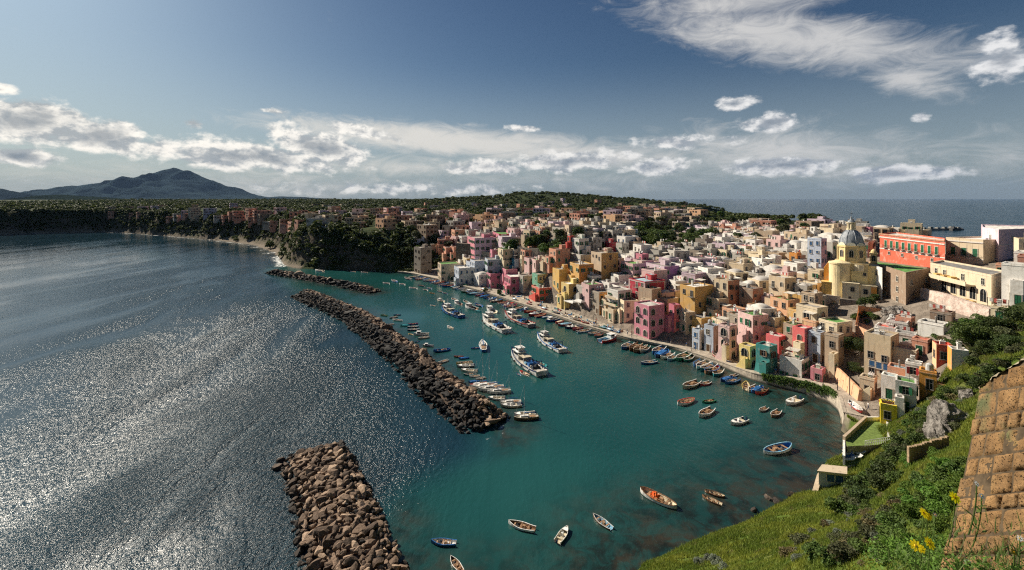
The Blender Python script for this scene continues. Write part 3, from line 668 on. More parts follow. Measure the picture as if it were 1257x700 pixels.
def volume(m, pts, z0, z1, par=.45, side=None):
    """walls with a parapet; face index in `side` takes material 1"""
    n = len(pts); I = inset(pts, .28)
    for i in range(n):
        j = (i+1) % n; mi = 1 if side and i in side else 0
        a, b_, c_, d_ = pts[i], pts[j], I[j], I[i]
        m.add([(a[0],a[1],z0),(b_[0],b_[1],z0),(b_[0],b_[1],z1+par),(a[0],a[1],z1+par)], [(0,1,2,3)], mi)
        m.add([(a[0],a[1],z1+par),(b_[0],b_[1],z1+par),(c_[0],c_[1],z1+par),(d_[0],d_[1],z1+par)], [(0,1,2,3)], 0)
        m.add([(d_[0],d_[1],z1+par),(c_[0],c_[1],z1+par),(c_[0],c_[1],z1-.1),(d_[0],d_[1],z1-.1)], [(0,1,2,3)], 0)
def dome_roof(pts, z, h):
    m = MB(); I = inset(pts, .35); cx = sum(p[0] for p in I)/4; cy = sum(p[1] for p in I)/4; n = 8; V = []
    for j in range(n+1):
        for i in range(n+1):
            u, v = i/n, j/n; a = Vector(I[0]).lerp(Vector(I[1]), u); b_ = Vector(I[3]).lerp(Vector(I[2]), u); p = a.lerp(b_, v)
            V.append((p.x, p.y, z+h*(max(0, 4*u*(1-u))**.6)*(max(0, 4*v*(1-v))**.6)))
    m.add(V, [(j*(n+1)+i, j*(n+1)+i+1, (j+1)*(n+1)+i+1, (j+1)*(n+1)+i) for j in range(n) for i in range(n)], 0); return m
def put_windows(root, pts, zg, zt, rr, st, faces=None, o=(0,0,0)):
    n = len(pts); dist = math.hypot(*pts[0]); cnt = 0
    fl = max(1, int(round((zt-zg)/3.7))); fh = (zt-zg)/fl
    for i in range(n):
        if faces is not None and i not in faces: continue
        a, b_ = Vector(pts[i]), Vector(pts[(i+1) % n]); e = b_-a; L = e.length; nrm = Vector((e.y, -e.x)).normalized(); mid = (a+b_)/2
        if nrm.dot(Vector((-mid.x, -mid.y)).normalized()) < -.05 or L < 1.9: continue
        rz = math.atan2(e.y, e.x); k = max(1, int(L/(st['pitch'] if L > 6 else st['pitch']*.78)+.35))
        for f in range(fl):
            zc = zg+fh*f+fh*.52
            for c_ in range(k):
                if rr.random() < st['skip'] and k*fl > 1: continue
                u = (c_+.5)/k*L+rr.uniform(-.12, .12)*st['jit']; p = a+e.normalized()*u
                loc = (p.x-o[0], p.y-o[1], zc-o[2]+rr.uniform(-.12, .12)*st['jit'])
                if f == 0 and st.get('door') and c_ == k//2 and cnt < 40 and dist < 330:
                    link_mesh('door', door_mesh(st['sh'] or 'brown'), root, (loc[0], loc[1], zg-o[2]+.05), rz); cnt += 1; continue
                kd = st['kind']
                if dist > 300: kd = 'far'
                elif kd == 'mix': kd = rr.choice(['plain', 'shut', 'closed', 'plain', 'arch'])
                sh = st['sh'] if kd in ('shut', 'closed', 'far') else None
                hh_ = 1.5 if rr.random() < .75 else 2.0
                if rr.random() < .12: hh_ = .8
                if st.get('uni'): hh_ = st['uni']
                me = win_mesh(kd, sh, st.get('w', .95), hh_, st.get('fr', 'p'))
                link_mesh('window', me, root, loc, rz); cnt += 1
                if hh_ >= 2.0 and f > 0 and dist < 260 and rr.random() < st.get('balc', .35): link_mesh('balcony', balcony_mesh(), root, (loc[0], loc[1], loc[2]-hh_/2-.13), rz)
                if cnt > 90: return
STY = dict(plain=dict(kind='plain', sh='brown', pitch=3.1, skip=.26, jit=3, door=True), green=dict(kind='shut', sh='green', pitch=3.1, skip=.18, jit=1.0, door=True, balc=.5),
           blue=dict(kind='closed', sh='blue', pitch=3.1, skip=.2, jit=1.2, door=True), mix=dict(kind='mix', sh='green', pitch=3.1, skip=.28, jit=3.5, door=True), mixb=dict(kind='mix', sh='brown', pitch=3.2, skip=.28, jit=3.5, door=True, fr='d'),
           arch=dict(kind='arch', sh='brown', pitch=3.9, skip=.15, jit=.3, door=False, w=1.7, uni=2.3), few=dict(kind='plain', sh='brown', pitch=3.6, skip=.4, jit=2.5, door=False, fr='d'), none=None,
           bluearch=dict(kind='closed', sh='blue', pitch=3.0, skip=0, jit=.2, door=False, uni=1.9), redsh=dict(kind='shut', sh='red', pitch=3.0, skip=.1, jit=.6, door=True), reg=dict(kind='shut', sh='green', pitch=3.3, skip=0, jit=0, door=False, uni=2.1, balc=1.0))
def house(pts, zg, zt, c, roof='flat', sty='mix', side=None, sidec=None, label=None, cat='house', name='house', seed=None, extra=(), faces=None, lm=None, deep=5.0, parap=.45, group=None, hutok=True, annex=True):
    """one building on a footprint (counter-clockwise); zg visible foot, zt roof"""
    rr = random.Random(seed if seed is not None else int(abs(pts[0][0]*37+pts[0][1]*91+zt*13)))
    cx = sum(p[0] for p in pts)/len(pts); cy = sum(p[1] for p in pts)/len(pts); o = (cx, cy, zg)
    root = empty(name, o); L = [(p[0]-cx, p[1]-cy) for p in pts]
    m = MB(); volume(m, L, -deep, zt-zg, parap, side); H = zt-zg
    dist = math.hypot(cx, cy)
    # string course and roof lip
    if dist < 230 and rr.random() < .5 and parap > .3:
        I = inset(L, -.07); J = inset(L, 0.0)
        for i in range(len(L)):
            j = (i+1) % len(L); zz = H-.12
            m.add([(I[i][0],I[i][1],zz),(I[j][0],I[j][1],zz),(I[j][0],I[j][1],zz+.2),(I[i][0],I[i][1],zz+.2),(J[i][0],J[i][1],zz),(J[j][0],J[j][1],zz),(J[j][0],J[j][1],zz+.2),(J[i][0],J[i][1],zz+.2)], [(0,1,2,3),(3,2,6,7),(1,0,4,5)], 2)
    m.build('wall', [plaster(C[c]), plaster(C[sidec or c]), plaster(tuple(x*.8+.12 for x in C[c]))], root)
    rm_ = flat('roof_'+roof, RC[roof], .9, 0, .22, .8, .03)
    if roof == 'dome' and len(L) == 4:
        s = min(Vector(L[0]).length, 4.5); dome_roof(L, H-.05, s*.34).build('roof', plaster(RC['dome']), root, smooth=True)
    else:
        m = MB(); m.prism(inset(L, .27), H-.25, H+.02); m.build('roof', rm_, root)
    if STY[sty]: put_windows(root, pts, zg, zt, rr, STY[sty], faces, o)
    area = abs(sum(L[i][0]*L[(i+1) % len(L)][1]-L[(i+1) % len(L)][0]*L[i][1] for i in range(len(L))))/2
    yaw = math.atan2(L[1][1]-L[0][1], L[1][0]-L[0][0])
    if roof != 'dome' and hutok and dist < 420:
        if rr.random() < .4 and area > 26:
            w_ = math.sqrt(area)*.34; q = rpts((L[2][0]+L[3][0])*.22, (L[2][1]+L[3][1])*.22, w_, w_*.9, yaw); mm = MB(); volume(mm, q, H, H+2.1, .1); mm.prism(inset(q, .2), H+1.9, H+2.14, 2); mm.build('roof_hut', [plaster(C[c]), plaster(C[c]), rm_], root)
        if rr.random() < .55 and dist < 330 and annex and len(L) == 4 and H > 4.5:
            f_ = rr.choice([0, 0, 1]); A_, B_ = Vector(L[f_]), Vector(L[(f_+1) % 4]); e_ = (B_-A_); nn_ = Vector((e_.y, -e_.x)).normalized(); wl = e_.length*rr.uniform(.4, .65); dl = rr.uniform(1.4, 2.4); hl = H*rr.uniform(.32, .62); s0 = rr.choice([0, e_.length-wl]); e_.normalize()
            p0 = A_+e_*s0; p1 = p0+e_*wl; q = [tuple(p0+nn_*dl), tuple(p1+nn_*dl), tuple(p1-nn_*.02), tuple(p0-nn_*.02)]; mm = MB(); c2 = c if rr.random() < .75 else 'cream'; volume(mm, q, -deep, hl, .5); mm.prism(inset(q, .26), hl-.2, hl+.02, 2)
            mm.build('annex', [plaster(C[c2]), plaster(C[c2]), flat('roof_'+rr.choice(['flat', 'tan', 'terra']), (.3,.27,.235), .9)], root)
            if sty != 'none': put_windows(root, [(a_[0]+o[0], a_[1]+o[1]) for a_ in q], zg, zg+hl, rr, STY['mix'], None, o)
        for _ in range(rr.randint(0, 3)):
            k = rr.randrange(6); u, v = rr.uniform(-.3, .3), rr.uniform(-.3, .3)
            ex = Vector(L[1])-Vector(L[0]); ey = Vector(L[-1])-Vector(L[0]); p = ex*u+ey*v
            if k < 3 or dist > 260: link_mesh('chimney', chim_mesh(k), root, (p.x, p.y, H), yaw)
            else: nm = ['antenna', 'satellite_dish', 'water_tank', 'planter', 'awning', 'washing_line'][rr.randrange(6)]; link_mesh(nm, clutter(nm), root, (p.x, p.y, H+.02), yaw)
    px, py = to_px(cx, cy, zg+H*.6)
    tag(root, label, cat, group)
    REG.append(dict(o=root, c=c, roof=roof, px=px, py=py, label=label, lm=lm, fl=max(1, int(round(H/3.7))), x=cx, y=cy, r=math.sqrt(area)/2, cat=cat, area=area*H/max(dist, 1)**2))
    return root, L, H, yaw
def boxhouse(px, base, wpx, hpx, c, roof='flat', yaw=-66, ratio=1.0, sty='mix', sidec=None, label=None, lm=None, **kw):
    """a house placed by its foot on the ground as seen at (px, base)"""
    X, Y, Z = hit(px, base); yw = R(yaw); al = math.atan2(X, Y)
    # widths seen along each face, stretched by the wide lens
    sx_, sy_ = abs(math.cos(yw)+math.tan(al)*math.sin(yw)*-1), abs(math.sin(yw)+math.tan(al)*math.cos(yw))
    tot = wpx*Y/F; w = tot/(max(sx_, .12)+ratio*sy_); w = min(w, 26); d = min(w*ratio, 26)
    w, d = max(w, 2.6), max(d, 2.6)
    bx, by = math.sin(al), math.cos(al); back = .5*(abs(w*math.sin(yw+al))+abs(d*math.cos(yw+al)))*.85
    cx, cy = X+bx*back, Y+by*back; Z = min(Z, 60); H = hpx*Y/F
    r = house(rpts(cx, cy, w, d, yw), Z, Z+H, c, roof, sty, [1, 3] if sidec else None, sidec, label, lm=lm, **kw)
    REG[-1]['x'], REG[-1]['y'], REG[-1]['r'] = cx, cy, max(w, d)*.5
    return r[0], w, d, H
# extras on a box house, in its own frame
def local_root(r, yaw): pass
def stair(root, x0, y0, rz, L, H, wd, mat, name='staircase'):
    m = MB(); n = max(4, int(H/.25)); m.at(x0, y0, 0, rz)
    for i in range(n): m.box(L*i/n, L, -wd, 0, -3 if i == 0 else H*i/n-.001, H*(i+1)/n)
    m.box(0, L, -wd-.2, -wd, -3, .3)
    for i in range(n): m.box(L*i/n, L*(i+1)/n, -wd-.2, -wd, 0.3, H*(i+1)/n+.75)
    m.at(); return m.build(name, mat, root)
# ------------------------------------------------------------------ the town: buildings one can point to
HERO = [
 # px base w h colour roof yaw ratio style sidecolour label landmark-phrase
 (519,336,22,31,'stone','flat',-40,1,'mixb',None,'tall bare stone tower house against the dark cliff at the far end of the quay','the tower house on the cliff'),
 (551,345,28,20,'tan','green',-62,1.1,'mix','cream','square cream house with a green roof terrace, first on the far end of the quay',None),
 (570,349,26,19,'bluegrey','pale',-60,.9,'blue','white','low blue white quay house with an arched doorway beside the cream green roofed one',None),
 (592,352,20,14,'white','dome',-55,1,'blue',None,'small white stepped house between the blue white house and the pink ones',None),
 (591,326,36,33,'pink','flat',-60,.9,'green','palelilac','tall pink and lilac block standing high over the far end of the quay','the tall pink lilac block'),
 (594,297,18,11,'red','flat',-62,.8,'few',None,'small raspberry red house right behind the top of the tall pink lilac block',None),
 (622,301,38,13,'rose','green',-70,.6,'few','red','long rose red house on the ridge behind the pink lilac block','the long rose red house'),
 (578,333,20,15,'cream','flat',-60,1,'mix','ochre','small cream and ochre house just below the tall pink lilac block',None),
 (607,327,11,19,'pink','flat',-62,1,'mix',None,'narrow pink house squeezed against the right side of the pink lilac block',None),
 (564,297,24,14,'salmon','flat',-60,.8,'mix',None,'salmon house on the clifftop left of the tall pink lilac block',None),
 (547,294,18,10,'palelilac','flat',-55,.8,'mix',None,'pale lilac grey house on the clifftop beside the salmon house',None),
 (511,301,20,9,'bluegrey','flat',-50,.7,'blue',None,'blue grey house on the clifftop above the bare stone tower house',None),
 (621,337,20,30,'cream','green',-58,.9,'mix','tan','tall narrow cream house with a green roof right of the pink lilac block',None),
 (634,334,12,15,'blue','flat',-60,1,'few','bluegrey','small house with a vivid blue wall above the rose pink quay house','the vivid blue house'),
 (635,360,34,19,'rose','pale',-64,1,'arch','rose','broad rose pink quay house with dark arches at its foot','the rose pink quay house'),
 (606,354,18,17,'pink','flat',-58,1,'mix',None,'pink stepped house on the quay left of the rose pink house with arches',None),
 (662,356,18,18,'green','flat',-60,.8,'mix','yellow','small green and yellow quay house between the rose pink and the red stepped ones','the green and yellow house'),
 (667,370,30,15,'red','terra',-62,.9,'green',None,'low coral red house with outside stair, right on the quay by the cafe tents','the low coral red house'),
 (690,354,24,22,'ochre','flat',-60,1,'mix',None,'tall ochre house in the left corner of the ochre courtyard','the ochre courtyard'),
 (714,350,30,24,'ochre','flat',-66,.8,'green','orange','wide ochre house with rows of tall windows, right wing of the ochre courtyard',None),
 (701,373,25,23,'yellow','pale',-60,1,'arch','ochre','yellow quay house with zigzag outside stair behind the cafe tents','the yellow stair house'),
 (713,328,36,14,'grey','flat',-68,.5,'bluearch',None,'long grey house with a row of blue windows above the ochre courtyard','the blue windowed row'),
 (712,315,22,21,'white','green',-58,.9,'green',None,'white block with green shutters standing on the ridge above the blue windowed row',None),
 (701,305,6,14,'red','flat',-60,1,'few',None,'thin red house end on the ridge left of the white block with green shutters',None),
 (742,352,34,40,'tan','flat',-64,1,'mixb','ochre','tall tan tenement with a sunlit ochre end wall right of the ochre courtyard','the tall tan tenement'),  # tan walls, with the two end faces in ochre plaster
 (748,312,20,13,'crimson','pale',-62,.7,'few',None,'dark crimson house on the ridge above the tall tan tenement',None),
 (764,322,16,22,'grey','flat',-58,1,'mix',None,'grey house with tall windows on the ridge right of the crimson ridge house',None),
 (781,318,22,20,'brown','flat',-60,1,'mixb','tan','brown house on the ridge in front of the dark grove','the brown ridge house'),
 (778,352,32,27,'palepink','green',-62,.9,'green','palelilac','pale pink house with a bright green roof behind the dark crimson house',None),
 (813,352,42,24,'palelilac','flat',-66,.6,'mix','violet','wide lilac house with a violet end wall behind the dark crimson house','the wide lilac house'),
 (794,380,46,33,'crimson','blue',-60,1.1,'plain',None,'large dark crimson house with white corner bands and a flat roof','the dark crimson house'),
 (760,392,30,34,'white','flat',-58,1,'green',None,'white quay house with stacked balconies left of the dark crimson house','the white balcony house'),
 (737,386,26,26,'stone','terra',-60,.9,'mixb','orange','stone house with a bright orange end wall left of the white balcony house',None),
 (797,417,38,40,'pink','pale',-58,1,'arch','pink','large square pink house standing forward on the quay with arches below','the big pink quay house'),
 (828,408,14,32,'rose','terra',-60,1.2,'few','coral','narrow red pink house in the alley right of the big pink quay house',None),
 (829,374,14,16,'palepink','flat',-60,1,'mix','cream','small beige pink house behind the tall ochre tower block',None),
 (855,397,42,43,'ochre','pale',-58,1.4,'few','ochre','tall plain ochre block with pale roof rim rising above the quay','the tall ochre block'),
 (860,411,42,19,'ochre','grey',-60,1,'few',None,'low ochre terrace house at the foot of the tall ochre block',None),
 (892,388,32,42,'tan','flat',-60,1,'mixb','terracotta','tall tan house with brown orange side right of the tall ochre block','the brown orange house'),
 (922,385,30,29,'brown','grey',-60,1,'few','terracotta','brown and terracotta stepped house right of the tall brown orange one',None),
 (902,403,32,21,'peach','flat',-62,1.1,'few','terracotta','peach orange box house with dark doorways below the brown orange houses','the peach box house'),
 (928,392,22,15,'peach','terra',-60,1,'few',None,'small peach house stepped behind the peach orange box house',None),
 (858,430,17,23,'bluegrey','blue',-56,1.1,'blue','white','slim blue white quay house with blue roof terrace','the slim blue white house'),
 (874,433,20,31,'bluegrey','grey',-52,1.1,'plain','brown','taller blue white quay house with brown side wall right of the slim one',None),
 (893,444,23,42,'palepink','flat',-54,1,'arch',None,'pale pink quay house with a big arch and diagonal stair','the pale pink arch house'),
 (918,455,22,28,'yellow','tan',-54,1,'arch','yellow','warm yellow quay house with tall arches and steep stair','the yellow arch house'),
 (941,463,27,36,'teal','tan',-54,1,'mixb','teal','teal green quay house with sloping foot','the teal house'),
 (953,440,26,25,'coral','pale',-56,1,'green','red','coral red house with pale roof and green shutters behind the teal house','the coral house with pale roof'),
 (968,413,20,15,'yellow','green',-50,.8,'green','ochre','small yellow house with green roof between the church arches and coral houses','the small yellow house'),
 (985,445,25,40,'coral','pale',-56,1.2,'mix','rose','tall coral pink house with a white roof terrace','the tall coral pink house'),
 (975,470,37,27,'white','flat',-48,.9,'green',None,'white quay house with green windows right of the teal house','the white quay house'),
 (1004,474,15,19,'pink','green',-45,1,'few','rose','small pink hut with green top at the edge of the sea wall',None),
 (1003,446,22,36,'bluegrey','flat',-56,.9,'mixb','tan','ragged blue grey house against the right side of the tall coral pink one',None),
 (1024,455,24,42,'tan','flat',-52,1,'few','brown','half ruined tan house with open floors above the garden','the half ruined tan house'),
 (1082,466,44,52,'tan','tan',-50,1.15,'few','tan','huge weathered tan house with open roof and blue windows above the slipway','the huge weathered house'),
 (1066,488,22,22,'cream','tan',-45,1,'few',None,'cream lower house with outside stair where the slipway begins',None),
 (1092,490,20,26,'white','blue',-42,1,'green','salmon','white and salmon house with blue grey roof right of the slipway arch',None),
 (1103,478,28,24,'salmon','blue',-42,1,'plain','salmon','salmon house with pale blue flat roofs right of the huge weathered house','the salmon house'),
 (1112,506,26,35,'white','green',-36,1.1,'green','palepink','white house with green shutters and mossy roof above the bright yellow hut','the white green shuttered house'),
 (1122,480,20,32,'white','grey',-42,1,'redsh','cream','slim white house with red shutters',None),
 (1139,486,18,28,'orange','terra',-38,1,'few','peach','bright orange house at the edge of the scrubby slope','the bright orange house'),
 (1090,519,15,20,'brightyellow','terra',-30,1,'few','brightyellow','bright yellow hut at the end of the houses beside the slope','the bright yellow hut'),
 (1112,453,36,22,'cream','terra',-46,1,'blue','salmon','cream house with salmon terrace and blue window below the red roofs',None),
 (1131,437,24,18,'salmon','red',-50,1,'green',None,'salmon house with a green shuttered window under the red terraces',None),
 (1157,448,26,22,'red','red',-25,1.1,'closed' if False else 'few','peach','low house with a faded red roof and wide dark red doors','the red roofed shed'),
 (1176,452,14,20,'white','flat',-25,1.6,'none','orange','narrow white boundary house with an orange end wall beside the slope',None),
 (1146,413,40,14,'white','grey',-55,.8,'none',None,'long white walled hut with grey flat roof under the tuff retaining wall',None),
 (1098,424,18,12,'terracotta','red',-52,1,'few',None,'small terracotta house with crimson terrace left of the long white hut',None),
 (1157,399,32,14,'brown','red',-52,.8,'few',None,'shed with a maroon roof at the foot of the tuff retaining wall',None),
 (1003,336,24,42,'bluegrey','dome',-56,.8,'blue','palelilac','tall pale blue house left of the church dome','the tall pale blue house'),
 (998,347,30,16,'white','flat',-60,.8,'green',None,'low white house at the foot of the tall pale blue house',None),
 (976,332,15,20,'orange','flat',-56,1,'few','orange','bright orange house among white ones left of the tall pale blue house','the orange upper house'),
 (989,361,20,12,'orange','green',-58,.9,'few',None,'small orange house with green roof left of the church apse',None),
 (914,323,30,20,'white','red',-62,1,'green','cream','white house under a long coral red roof among the upper white houses','the coral roofed white house'),
 (867,313,28,15,'palelilac','pale',-62,.9,'plain',None,'pale lilac house with two dark windows at the edge of the grove','the grove edge house'),
 (957,303,18,13,'brown','green',-62,.8,'none',None,'dark brown house with a vivid green roof on the skyline ridge',None),
 (1026,297,36,17,'brown','flat',-66,.5,'few','brown','long dark brown hall on the skyline left of the church dome',None),
 (1064,300,16,20,'pink','flat',-55,.8,'few',None,'pink cube house on the skyline between the dome and the red palazzo',None),
 (942,360,30,17,'white','flat',-62,.7,'arch',None,'white house with two dark arches in the middle of the upper white houses',None),
 (905,371,26,20,'cream','dome',-62,1,'mix',None,'cream domed house with pale walls behind the tall ochre block',None),
 (985,384,28,19,'ochre','flat',-56,.9,'mix','cream','ochre and cream house below the small orange house by the church',None),
 (1003,402,26,14,'palepink','green',-50,.8,'few',None,'stone walled house with broad green terrace left of the church arches',None),
 (1246,372,34,46,'white','terra',-52,1,'green',None,'tall white house with green shutters at the right edge above the trees','the right edge white house'),
 (1232,352,16,26,'salmon','terra',-52,1,'green',None,'narrow salmon house with terracotta pots left of the right edge white house',None),
 (1228,395,18,16,'cream','flat',-50,1,'green',None,'small cream house among the trees below the arcaded building',None),
]
for h in HERO:
    px, base, wp, hp, c, roof, yaw, ratio, sty, sidec, label, lm = h
    yaw -= 5 if px > 700 else 8
    root, w_, d_, H_ = boxhouse(px, base, wp, hp, c, roof, yaw, ratio, sty, sidec, label, lm)
    yw = R(yaw)
    def lp(x, y): return (x*math.cos(yw)-y*math.sin(yw), x*math.sin(yw)+y*math.cos(yw))
    if 'stair' in label:
        x, y = lp(-w_/2, -d_/2); stair(root, x, y, yw, w_*.85, H_*.55, 1.3, plaster(C[c]))
    if 'white corner bands' in label:
        m = MB(); m.T = Matrix.Rotation(yw, 4, 'Z')
        for sx_ in (-1, 1):
            for sy_ in (-1, 1): m.box(sx_*w_/2-.4, sx_*w_/2+.4, sy_*d_/2-.4, sy_*d_/2+.4, -3, H_+.1) if False else m.box(min(sx_*w_/2+.06*sx_, sx_*w_/2-.6*sx_), max(sx_*w_/2+.06*sx_, sx_*w_/2-.6*sx_), min(sy_*d_/2+.06*sy_, sy_*d_/2-.6*sy_), max(sy_*d_/2+.06*sy_, sy_*d_/2-.6*sy_), -3, H_-.3)
        m.box(-w_/2-.12, w_/2+.12, -d_/2-.12, -d_/2+.02, H_-.3, H_+.1); m.box(w_/2-.02, w_/2+.12, -d_/2+.02, d_/2, H_-.3, H_+.1)
        m.build('corner_band', plaster((.55,.40,.38)), root)
    if 'sloping foot' in label:
        m = MB(); m.T = Matrix.Rotation(yw, 4, 'Z'); m.add([(-w_/2,-d_/2-.01,-2),(w_/2,-d_/2-.01,-2),(w_/2,-d_/2-1.6,-2),(-w_/2,-d_/2-1.6,-2),(-w_/2,-d_/2-.01,H_*.4),(w_/2,-d_/2-.01,H_*.4)], [(3,2,5,4),(2,1,5),(0,3,4)], 0); m.build('sloping_foot', plaster(C[c]), root)
    if 'blue windows' in label and 'huge' in label:
        for i in range(3): x, y = lp(-w_/2+1.6+i*1.35, -d_/2); link_mesh('window', win_mesh('closed', 'blue', 1.05, 1.5), root, (x, y, H_*.32), yw)
    if 'stacked balconies' in label:
        for i in range(3):
            m = MB(); m.T = Matrix.Rotation(yw, 4, 'Z'); z = H_*(.22+.25*i); m.box(-w_/2, w_/2, -d_/2-1.3, -d_/2, z-.15, z); m.box(-w_/2, w_/2, -d_/2-1.3, -d_/2-1.2, z, z+.85); m.build('terrace', plaster(C['cream']), root)
# ------------------------------------------------------------------ buildings on the ridge, by footprint
def W(px, Y): return ((px-CX)*Y/F, Y)
rp = [W(1080,180), W(1160,150), (151.8,160), (158,188)]
root, L, H, yaw = house(rp, 28.2, 35.6, 'red', 'pale', 'none', label='long red palazzo with white trim and a row of tall green shutters', cat='palazzo', name='palazzo', lm='the red palazzo', deep=6, seed=1, annex=False, hutok=False)
def facade(root, pts, o, i, n, zc, hh_, kind, sh, balc=True, w=1.2, marg=.06, skip=()):
    a, b_ = Vector(pts[i]), Vector(pts[(i+1) % len(pts)]); e = b_-a; rz = math.atan2(e.y, e.x)
    for k in range(n):
        if k in skip: continue
        p = a+e*(marg+(1-2*marg)*(k+.5)/n); wn = link_mesh('window', win_mesh('plain' if kind == 'shutsub' else kind, None if kind == 'shutsub' else sh, w, hh_), root, (p.x-o[0], p.y-o[1], zc-o[2]), rz)
        if kind == 'shutsub':
            for s in (-1, 1):
                key = ('sh', sh, s, hh_)
                if key not in WM: mb = MB(); mb.at(s*.02, -.10, 0, s*R(4)); mb.box(0 if s > 0 else -.5, .5 if s > 0 else 0, -.03, .03, -hh_/2, hh_/2); mb.box(.06 if s > 0 else -.44, .44 if s > 0 else -.06, -.045, -.03, -hh_/2+.1, -.05); mb.box(.06 if s > 0 else -.44, .44 if s > 0 else -.06, -.045, -.03, .05, hh_/2-.1); WM[key] = mb.mesh('shutter', [shut_mat(sh)])
                link_mesh('shutter', WM[key], wn)
        if balc: link_mesh('balcony', balcony_mesh(2.0), root, (p.x-o[0], p.y-o[1], zc-hh_/2-.13-o[2]), rz)
def band(root, pts, o, i, z0, z1, out_, mat, name='cornice'):
    a, b_ = Vector(pts[i]), Vector(pts[(i+1) % len(pts)]); e = (b_-a); rz = math.atan2(e.y, e.x); m = MB(); m.at(a.x-o[0], a.y-o[1], 0, rz); m.box(-.1, e.length+.1, -out_, .02, z0-o[2], z1-o[2]); m.build(name, mat, root)
trim = plaster((.60,.55,.50)); o = tuple(root.location)
facade(root, rp, o, 0, 9, 32.4, 2.6, 'shutsub', 'green')
band(root, rp, o, 0, 34.6, 35.0, .25, trim); band(root, rp, o, 0, 30.2, 30.5, .12, trim, 'string_course'); band(root, rp, o, 0, 35.75, 36.15, .3, plaster(C['terracotta']))
facade(root, rp, o, 0, 4, 29.0, 1.1, 'plain', None, False, .9)
cp_ = [W(1161,157), W(1207,147), (166,150), (164,160)]
root, L, H, yaw = house(cp_, 27.5, 36.2, 'cream', 'pale', 'none', label='cream palazzo with three tall green windows between the red and lilac ones', cat='palazzo', name='palazzo', deep=6, seed=2, annex=False, hutok=False)
o = tuple(root.location); facade(root, cp_, o, 0, 3, 32.2, 2.5, 'closed', 'green', True, 1.3); band(root, cp_, o, 0, 35.4, 35.8, .25, trim); band(root, cp_, o, 0, 30.0, 30.25, .1, trim, 'string_course')
lp_ = [W(1206,158), W(1226,146), (196,158), (180,175)]
root, L, H, yaw = house(lp_, 27, 39.6, 'palelilac', 'pale', 'none', label='tall plain lilac building at the right end of the palazzo row', cat='palazzo', name='palazzo', lm='the lilac building', deep=6, seed=3, annex=False, hutok=False)
o = tuple(root.location)
facade(root, lp_, o, 0, 1, 36.8, 1.9, 'closed', 'grey', True, 1.2, 0); facade(root, lp_, o, 0, 1, 32.6, 1.9, 'closed', 'grey', True, 1.2, 0)
facade(root, lp_, o, 1, 4, 36.8, 1.7, 'closed', 'grey', False, 1.2); facade(root, lp_, o, 1, 4, 32.6, 1.9, 'arch', None, False, 1.5, skip=(0, 1, 2)); facade(root, lp_, o, 1, 4, 32.4, 1.7, 'closed', 'grey', False, 1.2, skip=(3,))
band(root, lp_, o, 1, 34.9, 35.1, .08, trim, 'string_course')
ap = [W(1142,136), W(1217,114), W(1237,120), (134,142)]
root, L, H, yaw = house(ap, 21.5, 30.4, 'cream', 'grey', 'none', label='cream arcaded building with arches and orange garden tubs above the tuff wall', cat='building', name='arcade_building', lm='the arcaded building', deep=6, seed=4, annex=False, hutok=False)
o = tuple(root.location)
facade(root, ap, o, 0, 6, 25.2, 3.3, 'arch', None, False, 2.0, .03, skip=(0,)); facade(root, ap, o, 0, 1, 25.4, 3.8, 'arch', None, False, .9, .0) if False else None
facade(root, ap, o, 0, 6, 28.7, 1.6, 'plain', None, False, 1.0, .04, skip=(2, 4)); facade(root, ap, o, 1, 2, 28.4, 1.6, 'plain', None, False, 1.0)
a, b_ = Vector(ap[0]), Vector(ap[1]); e = b_-a; rz = math.atan2(e.y, e.x)
m = MB(); m.at(a.x-o[0], a.y-o[1], 0, rz); m.box(3.2, e.length-5.2, -2.2, -.02, 26.9-o[2], 27.3-o[2]); m.box(3.2, e.length-5.2, -2.2, -2.0, 27.3-o[2], 28.1-o[2])
m.box(0, e.length+.3, -2.6, -.02, -6, 22.2-o[2]); m.build('terrace', plaster(C['cream']), root)

for x in (4.2, 7.2, 10.0):
    m = MB(); m.at(a.x-o[0], a.y-o[1], 0, rz); m.box(x, x+1.6, -1.9, -.3, 27.3-o[2], 28.4-o[2], taper=.1); m.build('garden_tub', plaster(C['ochre']), root)
for x in (2.5, 8.2, 11.6, 16.5, 18.6):
    m = MB(); m.at(a.x-o[0], a.y-o[1], 0, rz); m.box(x, x+1.5, -2.4, -1.4, 22.2-o[2], 23.6-o[2], taper=.1); m.build('garden_tub', plaster(C['ochre']), root)

gp = [W(1078,147), W(1112,130), W(1143,139), (122,158)]
root, L, H, yaw = house(gp, 17, 28.4, 'brown', 'green', 'none', None, None, 'large brown house with a broad green roof right of the domed church', cat='house', lm='the brown house by the church', deep=8, seed=5, annex=False, hutok=False)
o = tuple(root.location)
for zc, n in ((26.2, 2), (23.2, 2), (20.2, 2)): facade(root, gp, o, 0, n, zc, 1.4, 'plain', None, False, 1.1)
facade(root, gp, o, 1, 3, 25.6, 1.5, 'plain', None, False, 1.0, skip=(1,))
wp_ = [W(1079,144), W(1098,134), (112,140), (114,147)]
root, L, H, yaw = house([W(1070,146), W(1083,140), (115,143), (117,149)], 24.5, 28.2, 'white', 'green', 'none', label='small white house leaning on the brown house by the church', deep=8, seed=6, annex=False, hutok=False); facade(root, [W(1070,146), W(1083,140), (115,143), (117,149)], tuple(root.location), 0, 1, 26.5, 1.3, 'plain', None, False)
